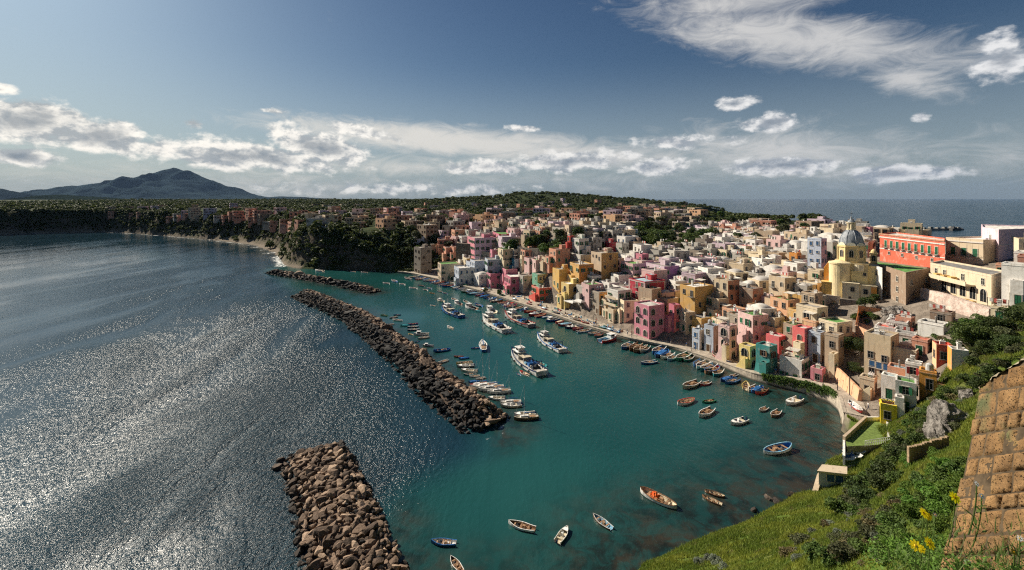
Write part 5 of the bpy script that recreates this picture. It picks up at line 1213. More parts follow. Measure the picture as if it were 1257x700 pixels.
def boat(x, y, yaw, L, kind, c, c2='white', z=0.0, label=None, lm=None, inn=None, group=None, roll=0.0):
    root = empty('fishing_boat' if kind == 'trawler' else 'sailing_boat' if kind == 'yacht' else 'motor_boat' if kind in ('motor', 'cabin') else 'rowing_boat', (x, y, z), yaw)
    L *= .9 if kind == 'trawler' else 1; S = L/6.0; KY, KZ = (.80, .70) if kind == 'trawler' else (1, 1) if L < 9 else (.9, .8); pc = paint(c); ic = paint(inn or ('lightblue' if c in ('blue', 'teal') else 'cream')); gw = paint(c2)
    def put(name, key, fn, mats, par=root):
        me = bmesh_((key, kind)+tuple(q.name for q in mats), lambda: fn().mesh(name, mats)); o = link_mesh(name, me, par); o.scale = (S, S*KY, S*KZ) if par is root else (1, 1, 1); return o
    if kind in ('row', 'gozzo', 'cover'):
        st = .05 if kind != 'row' else .62
        hl = put('hull', 'h', lambda: hull_mb(6, 2.1, .9, stern=st, rise=.38, free=.48), [pc, paint('navy' if c != 'navy' else 'red'), gw, ic])
        for xx in (-1.5, .1, 1.5): put('thwart', ('t', xx), lambda: MB().box(xx-.16, xx+.16, -.86, .86, .40, .46), [WOOD])
        if kind == 'cover': put('cover', 'c', lambda: cushion_mb(-2.2, 2.2, -.85, .85, .42, .78), [paint(inn or 'lightblue')])
        else:
            put('engine_box', 'e', lambda: MB().box(-.9, -.2, -.32, .32, .1, .62, taper=.06), [WOOD])
            put('net_pile', 'n', lambda: cushion_mb(.4, 1.3, -.5, .5, .1, .42, 5, .4), [DARKG])
            for s in (-1, 1): put('oar', ('o', s), lambda: MB().cyl((-1.9, s*.55, .52), (1.2, s*.5, .52), .035, n=5), [WOOD])
    elif kind == 'motor':
        put('hull', 'h', lambda: hull_mb(6, 2.2, .9, stern=.85, rise=.40, free=.55), [pc, paint('grey'), gw, ic])
        put('console', 'c', lambda: MB().box(-.4, .25, -.35, .35, .12, .95, taper=.06).box(-.02, .04, -.33, .33, .95, 1.25), [paint('white')])
        put('seat', 's', lambda: MB().box(-1.8, -1.3, -.75, .75, .12, .5, taper=.04), [paint('cream')])
        put('foredeck', 'f', lambda: MB().prism([(1.2,-.85),(2.0,-.6),(2.75,-.08),(2.75,.08),(2.0,.6),(1.2,.85)], .62, .80), [gw])
        put('outboard_motor', 'o', lambda: MB().box(-3.35, -2.95, -.17, .17, .35, .95, taper=.05).box(-3.25, -3.05, -.06, .06, -.4, .4), [paint('navy')])
    elif kind == 'cabin':
        put('hull', 'h', lambda: hull_mb(6, 2.25, .9, stern=.8, rise=.45, free=.6), [pc, paint('red'), gw, ic])
        cb = put('cabin', 'c', lambda: MB().box(.2, 1.7, -.72, .72, .5, 1.55, taper=.12).box(.1, 1.8, -.76, .76, 1.5, 1.6), [paint('white')])
        put('window', 'w', lambda: MB().box(.38, 1.45, -.70, .70, 1.05, 1.38).box(1.55, 1.645, -.48, .48, 1.05, 1.38), [GLASS], cb)
        put('foredeck', 'f', lambda: MB().prism([(1.5,-.8),(2.0,-.62),(2.78,-.08),(2.78,.08),(2.0,.62),(1.5,.8)], .66, .86), [gw])
        put('net_pile', 'n', lambda: cushion_mb(-2.0, -.6, -.6, .6, .1, .5, 5, .4), [DARKG])
    elif kind == 'yacht':
        put('hull', 'h', lambda: hull_mb(6, 1.8, .9, stern=.6, rise=.15, free=.62, deck=True), [pc, paint('navy'), gw, DECKM])
        cb = put('cabin', 'c', lambda: MB().box(-.6, 1.5, -.5, .5, .58, .92, taper=.14), [paint('white')])
        put('window', 'w', lambda: MB().box(-.3, 1.2, -.455, .455, .70, .82), [GLASS], cb)
        put('cockpit', 'k', lambda: MB().box(-2.3, -.8, -.42, .42, .60, .66), [WOOD])
        put('mast', 'm', lambda: MB().cyl((.5, 0, .6), (.5, 0, 8.2), .05, .035, 6).cyl((.5, 0, 5), (.5, .55, 5.0), .02, n=4).cyl((.5, 0, 5), (.5, -.55, 5.0), .02, n=4), [flat('mast_metal', (.45,.45,.45), .4)])
        put('boom', 'b', lambda: MB().cyl((.5, 0, 1.5), (-2.1, 0, 1.45), .10, .07, 6), [paint('blue')])
        put('rigging', 'r', lambda: MB().cyl((.5,0,8.1), (2.9,0,.8), .012, n=3).cyl((.5,0,8.1), (-2.9,0,.8), .012, n=3), [flat('mast_metal', (.45,.45,.45), .4)])
    elif kind == 'trawler':
        put('hull', 'h', lambda: hull_mb(6, 1.95, 1, stern=.80, rise=.62, free=.50, deck=True, draft=.4), [pc, paint('navy' if c2 != 'navy' else 'red'), paint(c2), DECKM])
        put('rubbing_stripe', 'rs', lambda: [m_ for m_ in [hull_mb(6.02, 2.0, 1, stern=.80, rise=.62, free=.50, deck=True)]][0], [paint('blue' if c2 != 'blue' else 'red')]*4) if False else None
        wh = put('wheelhouse', 'w', lambda: MB().box(.75, 1.75, -.52, .52, .5, 1.35, taper=.04).box(.65, 1.85, -.6, .6, 1.35, 1.42).box(.85, 1.5, -.42, .42, 1.42, 1.85, taper=.04).box(.78, 1.58, -.47, .47, 1.85, 1.90), [paint('white')])
        put('window', 'wi', lambda: MB().box(.9, 1.62, -.525, .525, .95, 1.2).box(1.70, 1.745, -.40, .40, .95, 1.2).box(.95, 1.4, -.425, .425, 1.55, 1.75).box(1.44, 1.50, -.3, .3, 1.55, 1.75), [GLASS], wh)
        put('cabin_roof', 'cr', lambda: MB().box(-.35, .75, -.55, .55, 1.12, 1.18), [paint('cream')])
        for xx in (-.3, .65):
            for yy in (-.5, .5): put('post', ('p', xx, yy), lambda: MB().cyl((xx, yy, .5), (xx, yy, 1.13), .03, n=5), [paint('white')])
        put('mast', 'm', lambda: MB().cyl((1.1,0,1.85), (1.1,0,3.0), .035, .02, 6).cyl((1.1,-.35,2.5), (1.1,.35,2.5), .018, n=4).cyl((1.1,-.22,2.75), (1.1,.22,2.75), .015, n=4), [paint('white')])
        put('radar', 'ra', lambda: MB().box(.9, 1.0, -.22, .22, 2.0, 2.06).cyl((.95,0,1.9), (.95,0,2.0), .04, n=5), [paint('white')])
        put('gantry', 'g', lambda: MB().cyl((-2.2,-.6,.5), (-2.2,-.5,1.45), .05, n=6).cyl((-2.2,.6,.5), (-2.2,.5,1.45), .05, n=6).cyl((-2.2,-.52,1.45), (-2.2,.52,1.45), .05, n=6).cyl((-1.7,0,.6), (-2.6,0,1.7), .04, n=6), [paint('navy')])
        put('winch', 'wn', lambda: MB().cyl((-1.2,-.4,.72), (-1.2,.4,.72), .17, n=10).box(-1.4, -1.0, -.5, -.4, .5, .9).box(-1.4, -1.0, .4, .5, .5, .9), [paint('blue')])
        put('net_pile', 'n', lambda: cushion_mb(-2.1, -1.5, -.5, .5, .48, .85, 6, .4), [DARKG]); put('net_pile', 'n2', lambda: cushion_mb(-.9, -.35, -.55, .1, .48, .8, 6, .4, 4), [paint('blue')]); 
        put('fish_crate', 'fc', lambda: MB().box(-.7, -.4, .15, .5, .5, .72), [paint('lightblue')]); put('fish_crate', 'fd', lambda: MB().box(1.95, 2.25, -.15, .15, .62, .82), [paint('red')])
        for xx in (-2.0, -.6, .8, 1.9):
            for s in (-1, 1): put('tyre_fender', ('tf', xx, s), lambda: MB().cyl((xx, s*(.93 if xx < 1.5 else .66), .34), (xx, s*(1.03 if xx < 1.5 else .76), .34), .14, n=10), [flat('tyre', (.02,.02,.02), .8)])
    px, py = to_px(x, y, z)
    nm = {'row': 'open boat', 'gozzo': 'double ended boat', 'cover': 'covered boat', 'motor': 'motor boat', 'cabin': 'small cabin boat', 'yacht': 'sailing boat', 'trawler': 'fishing boat'}[kind]
    cn = {'navy': 'dark blue', 'lightblue': 'light blue'}.get(c, c)
    tag(root, label, 'boat', group)
    if roll: root.rotation_euler = (roll, 0, yaw)
    BREG.append(dict(o=root, px=px, py=py, noun=f'{cn} {nm}', label=label, lm=lm)); return root
def boat2(bow, stern, kind, c, c2='white', **kw):
    a, b_ = G(*bow, 0.4), G(*stern, 0.4); v = Vector(a)-Vector(b_)
    return boat((a[0]+b_[0])/2, (a[1]+b_[1])/2, math.atan2(v.y, v.x), v.length, kind, c, c2, **kw)
# large boats: bow and stern as seen in the photo
boat2((626,433),(668,462), 'trawler', 'white', 'navy', label='large white trawler, nearest to the viewer of the four in mid harbour', lm='the nearest trawler')
boat2((658,413),(693,433), 'trawler', 'white', 'blue', label='white trawler with blue deck gear, rightmost of the harbour trawlers', lm='the rightmost trawler')
boat2((591,391),(624,409), 'trawler', 'white', 'white', inn='brown', label='white fishing boat with big pale wheelhouse beside the red striped one', lm='the pale wheelhouse trawler')
boat2((618,387),(655,402), 'trawler', 'grey', 'red', label='grey hulled fishing boat with a red stripe, nearest the quay tents', lm='the red striped trawler')
boat2((541,379),(568,390), 'trawler', 'blue', 'navy', label='dark blue fishing boat farthest away in mid harbour', lm='the dark blue trawler')
a_ = boat2((592,419),(594,431), 'yacht', 'blue', 'white', label='blue decked sailing boat with tall mast pointing away between the trawlers', lm='the blue sailing boat')
boat2((786,601),(831,622), 'gozzo', 'white', 'brown', inn='cream', label='large white open boat with orange cargo lying alone near the grassy slope', lm='the orange cargo boat')
ob = BREG[-1]['o']; m = cushion_mb(-.2, 1.2, -.6, .55, .35, .8, 7, .5, 9); q = m.build('orange_cover', flat('orange_cloth', (.75,.13,.02), .7, 0, .2, 5), ob); s_ = 1.15; q.scale = (s_,)*3
boat2((624,640),(657,649), 'row', 'white', 'white', inn='brown', label='white open boat with brown inside, left of the white motor dinghy', lm='the brown lined boat')
boat2((697,646),(684,664), 'motor', 'white', 'white', label='short white motor dinghy pointing away at the bottom of the harbour', lm='the short motor dinghy')
boat2((728,631),(751,648), 'row', 'brown', 'white', inn='lightblue', label='open boat painted pale blue inside with a dark rim', lm='the pale blue lined boat')
boat2((529,663),(560,665), 'row', 'blue', 'blue', inn='white', label='small blue boat with white floor by the nearest breakwater', lm='the small blue boat')
boat2((553,682),(567,700), 'row', 'cream', 'white', inn='brown', label='cream boat with brown inside cut by the bottom edge of the picture', lm='the bottom edge boat')
boat2((865,601),(890,608), 'gozzo', 'brown', 'brown', inn='cream', label='upper of two brown boats lying together near the rocky shallows', lm='the two brown boats')
boat2((862,607),(886,618), 'row', 'brown', 'brown', inn='cream', label='lower of two brown boats lying together near the rocky shallows')
boat2((971,547),(938,555), 'gozzo', 'white', 'lightblue', inn='blue', label='long light blue and white boat alone off the green terrace', lm='the boat off the green terrace')
for bow, st, kd, c, c2, inn in [((787,446),(806,443),'row','blue','white','lightblue'),((838,476),(858,468),'row','cream','white','brown'),((860,472),(872,468),'row','red','white','brown'),((832,496),(852,489),'gozzo','white','red','cream'),((862,493),(878,490),'row','green','green','brown'),
    ((858,511),(875,501),'row','white','white','brown'),((897,520),(916,514),'motor','white','white','navy'),((916,469),(915,478),'row','cream','yellow','cream'),((965,496),(982,489),'motor','white','white','cream'),((932,504),(942,499),'row','grey','white','brown'),((947,511),(957,503),'row','brown','white','brown'),
    ((919,480),(930,473),'row','cream','white','brown'),((923,481),(936,474),'cover','blue','blue','blue'),((928,483),(941,476),'row','red','brown','brown'),((885,467),(899,462),'cover','navy','navy','blue'),((890,470),(907,465),'row','blue','blue','lightblue'),((895,462),(905,459),'row','navy','white','navy'),
    ((763,428),(776,421),'row','blue','white','lightblue'),((773,430),(786,422),'row','brown','brown','brown'),((778,432),(792,424),'row','brown','cream','brown'),((786,432),(796,425),'row','cream','white','brown'),
    ((801,434),(815,426),'row','blue','white','blue'),((805,438),(820,430),'cover','navy','blue','blue'),((811,440),(826,433),'row','cream','white','white'),((819,442),(831,436),'row','lightblue','white','lightblue'),((830,442),(846,434),'row','green','white','green'),((840,443),(850,437),'row','green','white','green'),
    ((852,449),(862,442),'row','blue','blue','lightblue'),((855,452),(869,444),'row','white','white','cream'),((860,455),(878,447),'row','teal','white','lightblue'),((866,458),(882,450),'gozzo','brown','blue','red'),((876,461),(886,453),'row','teal','white','cream'),
    # the line along the middle breakwater
    ((467,386),(476,387),'row','green','green','green'),((483,386),(492,386),'row','navy','blue','navy'),((478,390),(488,388),'row','grey','white','grey'),((482,392),(494,393),'row','white','white','grey'),((474,398),(484,397),'row','white','white','cream'),
    ((491,399),(503,399),'cover','teal','teal','teal'),((501,398),(513,396.5),'row','blue','red','blue'),((500,401.5),(514,400),'row','navy','white','lightblue'),((500,405),(515,403.5),'gozzo','navy','white','lightblue'),((501,409),(507,410),'row','cream','yellow','cream'),
    ((508,410),(526,410),'cabin','white','white','cream'),((513,415),(527,413),'row','cream','white','cream'),((509,419),(515,418),'row','blue','blue','blue'),((519,423.5),(532,424),'cabin','grey','white','grey'),((532,431),(553,428),'gozzo','blue','blue','blue'),
    ((538,445),(550,441),'row','white','white','cream'),((557,437),(569,437),'row','brown','red','brown'),((563,439.5),(576,438),'cover','blue','blue','blue'),((560,446),(580,444),'row','yellow','cream','cream'),((561,449.5),(582,448),'motor','grey','white','white'),
    ((566,454),(586,455),'motor','cream','white','cream'),((569,459),(584,458),'row','teal','white','teal'),((576,461.5),(589,460),'row','white','white','cream'),((584,465),(596,462),'row','cream','white','white'),((575,468),(588,466.5),'cover','blue','blue','blue'),
    ((576,473),(598,470),'yacht','white','red','cream'),((580,475.5),(610,471.5),'yacht','white','white','cream'),((587,478.5),(619,475),'yacht','white','white','cream'),((598,481.5),(627,479),'yacht','white','white','cream'),
    ((599,488),(620,488),'motor','white','white','cream'),((614,494),(640,492.5),'yacht','white','white','cream') ,((615,498),(640,496),'motor','cream','white','white'),((631,509),(657,507),'motor','white','white','cream'),((631,513.5),(661,511),'yacht','brown','cream','brown'),
    # loose small boats between
    ((578,427),(590,426),'row','blue','blue','blue'),((549,400),(555,403),'motor','white','white','cream'),((634,457),(639,460),'row','blue','blue','lightblue'),((638,455),(648,460),'motor','white','red','cream'),((657,443),(670,449),'row','teal','teal','teal'),
    ((537,368),(545,370),'cabin','cream','white','cream'),((543,373),(553,375),'row','navy','navy','blue'),((554,366),(560,368),'row','white','white','brown'),((558,371),(566,374),'cabin','white','white','brown'),((528,374),(534,375),'row','white','white','cream'),((569,369),(575,372),'row','teal','white','teal'),
    ((571,376),(585,380),'cabin','white','white','brown'),((583,373),(592,376),'row','navy','blue','blue'),((583,381),(591,382),'cover','teal','teal','teal'),((598,375),(604,378),'row','blue','white','lightblue'),((598,379),(608,384),'cabin','white','white','cream'),
    ((502,353),(512,354),'row','white','white','white'),((513,350),(521,351),'row','navy','navy','navy'),((519,355),(525,356),'row','grey','white','white'),((527,359),(533,360),'row','brown','yellow','brown'),((537,357),(543,358),'row','navy','white','navy'),((543,359),(549,360),'row','blue','white','blue'),((524,353),(530,354),'row','blue','white','blue'),
    ((387,332),(397,333),'motor','white','white','cream'),((430,333),(436,333.5),'row','white','white','cream'),((443,334),(451,334.5),'row','white','white','cream'),((470,347),(478,348),'row','grey','white','grey'),((481,344),(487,346),'row','blue','white','blue'),((490,348),(497,349),'row','white','white','white'),((497,341),(504,343),'row','navy','white','navy')]:
    lm_ = None
    boat2(bow, st, kd, c, c2, inn=inn, lm=lm_)
# boats nosed up along the quay
rb = random.Random(5); QL = [0.0]
for i in range(1, len(QE)): QL.append(QL[-1]+math.hypot(QE[i, 0]-QE[i-1, 0], QE[i, 1]-QE[i-1, 1]))
def quay_pt(s):
    i = min(max(int(np.searchsorted(QL, s)), 1), len(QL)-1); u = (s-QL[i-1])/(QL[i]-QL[i-1]); q = QE[i-1]*(1-u)+QE[i]*u; return q, QN[i]
def quay_s(px):
    d_ = [abs(to_px(q[0], q[1], q[2])[0]-px) for q in QE]; return QL[int(np.argmin(d_))]
s = quay_s(757); s1_ = quay_s(515)
while s < s1_:
    q, nn_ = quay_pt(s); L = rb.choice([4.6, 5.2, 5.8, 6.6, 7.4]) if s > quay_s(700) else rb.choice([5.5, 6.5, 8.5]); off = L/2+.9+rb.uniform(0, .8)
    x, y = q[0]-nn_[0]*off, q[1]-nn_[1]*off; ya = math.atan2(nn_[1], nn_[0])+rb.uniform(-.25, .25)+(math.pi if rb.random() < .4 else 0)
    c = rb.choice(['blue','white','white','lightblue','navy','cream','grey','teal','brown','blue','green','red'])
    boat(x, y, ya, L, rb.choice(['row','row','cover','gozzo','motor','cabin']), c, rb.choice(['white','white','blue','red']), inn=rb.choice(['cream','brown','blue','lightblue','grey']))
    BREG[-1]['quay'] = 1
    s += 2.35*L/5.8+rb.uniform(.3, 2.6)
# hauled out on the quay itself
for px in [566, 590, 612, 628, 646, 662, 674, 680, 690, 697, 706, 714, 722, 730, 738, 744, 752, 875, 887]:
    q, nn_ = quay_pt(quay_s(px)); L = rb.choice([3.6, 4.2, 4.8]); o_ = 1.9 if q[3] > 7 else 2.0; ya = math.atan2(nn_[0], -nn_[1])+rb.uniform(-.3, .3)
    c = rb.choice(['white','blue','brown','red','navy','green'])
    boat(q[0]+nn_[0]*o_, q[1]+nn_[1]*o_, ya, L, rb.choice(['row','cover','gozzo']), c, 'white', z=q[2]+.22); BREG[-1]['noun'] = BREG[-1]['noun'].replace('boat', 'boat hauled onto the quay')
boat2((1038,491),(1052,503), 'cover', 'red', 'white', inn='white', label='pink and white boat hauled onto the paved slipway'); o_ = BREG[-1]['o']; x, y, z = hit(1050, 503); o_.location = (x, y, z+.45); o_.scale = (.95,)*3
bm_ = [r for r in BREG if r.get('lm')]+[r for r in marks if r['lm'] in ('the big pink quay house','the rose pink quay house','the teal house','the yellow arch house','the white balcony house','the low coral red house','the pale pink arch house','the yellow stair house','the tower house on the cliff','the slim blue white house','the white quay house')]
autolabel([r for r in BREG if r['label'] is None], bm_, [r for r in BREG])
for r in BREG:
    if r['label'] is None: tag(r['o'], r.get('text') or r['noun'], None, 'boats moored along the quay' if r.get('quay') else 'small boats in the harbour')
# ------------------------------------------------------------------ vegetation
def leaf_mat(name, c1, c2, tr=.25):
    m, t, b, out = new_mat(name)
    g_ = t.n('ShaderNodeNewGeometry'); oi = t.n('ShaderNodeObjectInfo').outputs['Random']
    r_ = t.math('FRACT', t.math('ADD', g_.outputs['Random Per Island'], t.math('MULTIPLY', oi, 3.7)))
    n_ = t.noise(g_.outputs['Position'], .35, 3, .6)
    k = t.mix(t.math('ADD', t.math('MULTIPLY', r_, .55), t.math('MULTIPLY', t.mr(n_, .3, .7), .45)), c1+(1,), c2+(1,))
    k = t.n('ShaderNodeHueSaturation', inp={'Hue': t.mr(oi, 0, 1, .485, .515, False), 'Value': t.mr(oi, 0, 1, .8, 1.25, False), 'Color': k}).outputs[0]
    t.link(k, b.inputs['Base Color']); b.inputs['Roughness'].default_value = .65
    tb = t.n('ShaderNodeBsdfTranslucent', inp={'Color': k}); ms = t.n('ShaderNodeMixShader', inp={0: tr, 1: b.outputs[0], 2: tb.outputs[0]}); t.link(ms.outputs[0], out.inputs[0])
    return m
LF = dict(wood=leaf_mat('leaf_wood', (.035,.052,.016), (.095,.105,.030)), dark=leaf_mat('leaf_dark', (.026,.046,.012), (.075,.105,.024)), mid=leaf_mat('leaf_mid', (.040,.075,.014), (.11,.16,.032)), bright=leaf_mat('leaf_bright', (.045,.105,.012), (.13,.22,.03)),
          silver=leaf_mat('leaf_silver', (.09,.11,.075), (.20,.22,.16)), dry=leaf_mat('leaf_dry', (.09,.075,.03), (.20,.16,.075)), olive=leaf_mat('leaf_olive', (.045,.055,.022), (.11,.115,.05)))
BARK = flat('bark', (.10,.075,.055), .9, 0, .2, 6, .03)
def leaves(n, lobes, size, r, flatz=.5, tri=False):
    """leaf faces spread over and through a set of ellipsoid lobes (x,y,z,rx,ry,rz)"""
    L_ = np.array(lobes); wts = (L_[:, 3]*L_[:, 4]*L_[:, 5])**.67; k = r.choice(len(L_), n, p=wts/wts.sum()); l = L_[k]
    d = r.normal(size=(n, 3)); d /= np.linalg.norm(d, axis=1)[:, None]; d[:, 2] = np.where(d[:, 2] < -.35, -d[:, 2], d[:, 2])
    rad = (1-np.abs(r.normal(0, .16, n))).clip(.35, 1.15)+r.normal(0, .05, n)
    c = l[:, :3]+d*l[:, 3:6]*rad[:, None]
    a = r.normal(size=(n, 3)); a[:, 2] *= flatz; a /= np.linalg.norm(a, axis=1)[:, None]
    b_ = np.cross(a, d+r.normal(0, .7, (n, 3))); b_ /= np.linalg.norm(b_, axis=1)[:, None]+1e-6
    s = (size*r.uniform(.55, 1.3, n))[:, None]
    V = np.stack([c-a*s, c-b_*s*.55+a*s*.1, c+a*s, c+b_*s*.55+a*s*.1], 1).reshape(-1, 3)
    return V, np.arange(4*n).reshape(-1, 4)
def crown_lobes(r, R_, H_, n=9, z0=0.0):
    out = [(0, 0, z0+H_*.55, R_*.7, R_*.7, H_*.42)]
    for i in range(n):
        a = r.uniform(0, 6.28); q = R_*r.uniform(.35, .75); s = R_*r.uniform(.28, .48); out.append((q*math.cos(a), q*math.sin(a), z0+H_*r.uniform(.25, .85), s, s, s*.8))
    return out
vr = np.random.default_rng(99)
def trunk_mb(r, h, rad, nb=5, R_=2.0):
    m = MB(); p = Vector((0, 0, -.6)); q = Vector((r.uniform(-.2, .2), r.uniform(-.2, .2), h*.55)); m.cyl(p, q, rad*1.3, rad*.8, 8)
    for i in range(nb): a = r.uniform(0, 6.28); e_ = Vector((R_*.6*math.cos(a), R_*.6*math.sin(a), h*r.uniform(.8, 1.2))); m.cyl(q, e_, rad*.55, rad*.15, 6)
    return m
TREEV = []
for k in range(6):
    R_ = 2.6+.4*(k % 3); Hc = [4.2, 5.0, 3.6][k % 3]; V, Fc = leaves(1150, crown_lobes(vr, R_, Hc, 10, 1.6), .34, vr)
    TREEV.append((V, Fc, R_, Hc, trunk_mb(vr, 2.8, .2, 5, R_).mesh('trunk', [BARK])))
TM = {(k, c): np_mesh('crown', TREEV[k][0], TREEV[k][1], [LF[c]]) for k in range(6) for c in ('dark', 'mid', 'olive')}
TREEN = []
for k in range(3):
    V, Fc = leaves(4200, crown_lobes(vr, 2.8, 4.4, 16, 1.4), .15, vr); TREEN.append({c: np_mesh('crown', V, Fc, [LF[c]]) for c in ('dark', 'mid')})
def tree(x, y, z, s, label, group, c=None, k=None):
    if y < 128:
        k = int(vr.integers(3)); r0 = empty('tree', (x, y, z), vr.uniform(0, 6.28)); r0.scale = (s, s, s*vr.uniform(.85, 1.1)); link_mesh('trunk', TREEV[k][4], r0); link_mesh('crown', TREEN[k][c or 'dark'], r0); return tag(r0, label, 'tree', group)
    k = int(vr.integers(6)) if k is None else k; c = c or ['dark', 'dark', 'mid', 'olive'][int(vr.integers(4))]
    r0 = empty('tree', (x, y, z), vr.uniform(0, 6.28)); r0.scale = (s, s, s*vr.uniform(.85, 1.15)); link_mesh('trunk', TREEV[k][4], r0); link_mesh('crown', TM[(k, c)], r0); return tag(r0, label, 'tree', group)
HP = np.array([(r['x'], r['y'], r['r']) for r in REG])
def free(x, y, m_=1.0): return not np.any((HP[:, 0]-x)**2+(HP[:, 1]-y)**2 < (HP[:, 2]*.9+m_)**2)
# the dark grove behind the town
n_ = 0
for _ in range(4000):
    if n_ >= 105: break
    px, py = vr.uniform(766, 870), vr.uniform(279, 313)
    if not inside(np.array([[px, py]]), GROVE)[0]: continue
    x, y, z = hit(px, py+2, 200)
    if free(x, y, 1.5): tree(x, y, z-.3, vr.uniform(.8, 1.45), 'dense tree among the dark green grove behind the town roofs', 'trees of the grove behind the town', 'dark' if vr.random() < .65 else 'mid'); n_ += 1
# trees among the inland houses
n_ = 0
for _ in range(6000):
    if n_ >= 150: break
    px, py = vr.uniform(500, 1010), vr.uniform(260, 318); x, y, z = hit(px, py, 240)
    if y > 800 or (inside(np.array([[x, y]]), TOWN)[0] and vr.random() < .5) or not free(x, y, .8) or inside(np.array([[px, py]]), GROVE)[0] or seg_dist(np.array([[x, y]]), coast)[0] < 6: continue
    tree(x, y, z-.3, vr.uniform(.8, 1.6), 'green tree standing between the inland houses beyond the town', 'trees between the inland houses'); n_ += 1
for px, py, s, lb in [(622,318,.9,'round tree on the garden terrace at the left end of the grey garden wall'),(668,309,1.1,'bright green tree at the middle of the terrace above the grey garden wall'),(684,311,1.0,'bright green tree at the right end of the terrace above the grey garden wall'),(650,309,.8,'small tree at the left of the terrace above the grey garden wall'),
                  (596,361,.55,'small tree on the quay left of the rose pink quay house'),(613,364,.6,'bright green small tree on the quay before the rose pink quay house'),(1062,381,.8,'round dark bush tree at the foot of the church wall'),(1073,372,.6,'ivy green tree beside the church base wall'),
                  (1050,440,.9,'dark tree in the sunken garden behind the half ruined tan house'),(1043,433,.8,'leftmost tree in the sunken garden behind the half ruined tan house'),(1046,458,.55,'small tree in the walled garden above the sea wall'),(1054,462,.5,'small palm like tree in the walled garden above the sea wall')]:
    x, y, z = hit(px, py, 90); tree(x, y, z-.4, s, lb, None, 'mid' if 'bright' in lb else 'dark')
for px, py, s in [(1192,427,2.0),(1206,420,1.9),(1218,408,1.5),(1199,408,1.6),(1186,408,1.3),(1232,402,1.4),(1180,421,1.3),(1251,402,1.8),(1208,396,1.2),(1192,396,.9),(1178,402,.8),(1215,430,1.3),(1240,424,1.2)]:
    x, y, z = hit(px, py+6, 60); tree(x, y, z-1.6, s*.62, 'large dark green tree clustered below the arcaded building on the slope', 'trees clustered on the slope below the arcaded building', 'dark' if vr.random() < .4 else 'mid')
# unbroken woods and scrub far off: one mass
WV = [leaves(110, crown_lobes(vr, 3.0, 4.5, 7, .4), .95, vr) for _ in range(6)]
Vs, Fs, o = [], [], 0
def put_wood(x, y, z, s):
    global o
    V, Fc = WV[int(vr.integers(6))]; a = vr.uniform(0, 6.28); c_, s_ = math.cos(a), math.sin(a); M = np.array([[c_, -s_, 0], [s_, c_, 0], [0, 0, 1]])
    Vs.append((V*np.array([s, s, s*vr.uniform(.7, 1.1)]))@M.T+np.array([x, y, z])); Fs.append(Fc+o); o += len(V)
cand = np.stack([vr.uniform(-1500, 620, 90000), 320+1900*vr.random(90000)**1.5], 1)
cz, cd = hmap(cand); pxs = CX+F*cand[:, 0]/cand[:, 1]
okm = (cd > 3) & (pxs > -60) & (pxs < 1110)
dens = vnoise(cand[:, 0], cand[:, 1], 45, 8)+.5; okm &= (vr.random(90000) < np.clip(.3+dens, 0, 1)) | (cand[:, 1] > 900)
okm &= ~inside(cand, TOWN)
n_ = 0
for (x, y), z in zip(cand[okm], cz[okm]):
    if n_ > 9500: break
    if y < 750 and not free(x, y, 1.5): continue
    put_wood(x, y, z-.6, vr.uniform(.8, 1.35)*(1+y/2600)); n_ += 1
# scrub hanging on the cliffs
cand = np.stack([vr.uniform(-760, -76, 60000), vr.uniform(296, 700, 60000)], 1); cz, cd = hmap(cand); okm = (cd > 1.0) & (cd < 22) & (cz > 3); n_ = 0
for (x, y), z, d in zip(cand[okm], cz[okm], cd[okm]):
    if n_ > 3600: break
    if z < 9 and vr.random() < .55: continue
    put_wood(x, y, z-.9, vr.uniform(.35, .8)*(1+max(0, y-350)/900)); n_ += 1
cand = np.stack([vr.uniform(-90, -25, 9000), vr.uniform(285, 345, 9000)], 1); cz, cd = hmap(cand); pq = np.stack([CX+F*cand[:, 0]/cand[:, 1], HY+F*(HC-cz)/cand[:, 1]], 1)
okm = inside(pq, [(484,334),(500,296),(560,292),(574,300),(572,322),(535,330),(505,334)])
for (x, y), z in list(zip(cand[okm], cz[okm]))[:420]:
    if free(x, y, .5): put_wood(x, y, z-.8, vr.uniform(.35, .7))
tag(link_mesh('woods', np_mesh('woods', np.concatenate(Vs), np.concatenate(Fs), [LF['wood']])), 'dark green woods and cliff scrub covering the island behind the town', None, None, 'stuff')
# ------------------------------------------------------------------ the near slope
SHR = {}
for key, (c, n_, R_, H_, sz) in dict(dark=('dark', 1500, 1.3, 1.6, .13), mid=('mid', 1600, 1.2, 1.3, .12), bright=('bright', 2600, 1.2, 1.4, .085), silver=('silver', 1500, .9, .7, .07), dry=('dry', 900, 1.0, 1.1, .09), olive=('olive', 1400, 1.2, 1.3, .11)).items():
    for k in range(3):
        m = MB(); 
        for i in range(7): a = vr.uniform(0, 6.28); m.cyl((0, 0, -.3), (R_*.6*math.cos(a), R_*.6*math.sin(a), H_*vr.uniform(.4, .9)), .03, .008, 5)
        V, Fc = leaves(n_, crown_lobes(vr, R_, H_, 9, -.1), sz, vr); SHR[(key, k)] = (m.mesh('stem', [BARK]), np_mesh('foliage', V, Fc, [LF[c]]))
def shrub(x, y, z, s, key, label, group):
    k = int(vr.integers(3)); r0 = empty('shrub', (x, y, z), vr.uniform(0, 6.28)); r0.scale = (s, s, s*vr.uniform(.8, 1.1)); link_mesh('stem', SHR[(key, k)][0], r0); link_mesh('foliage', SHR[(key, k)][1], r0); return tag(r0, label, 'shrub', group)
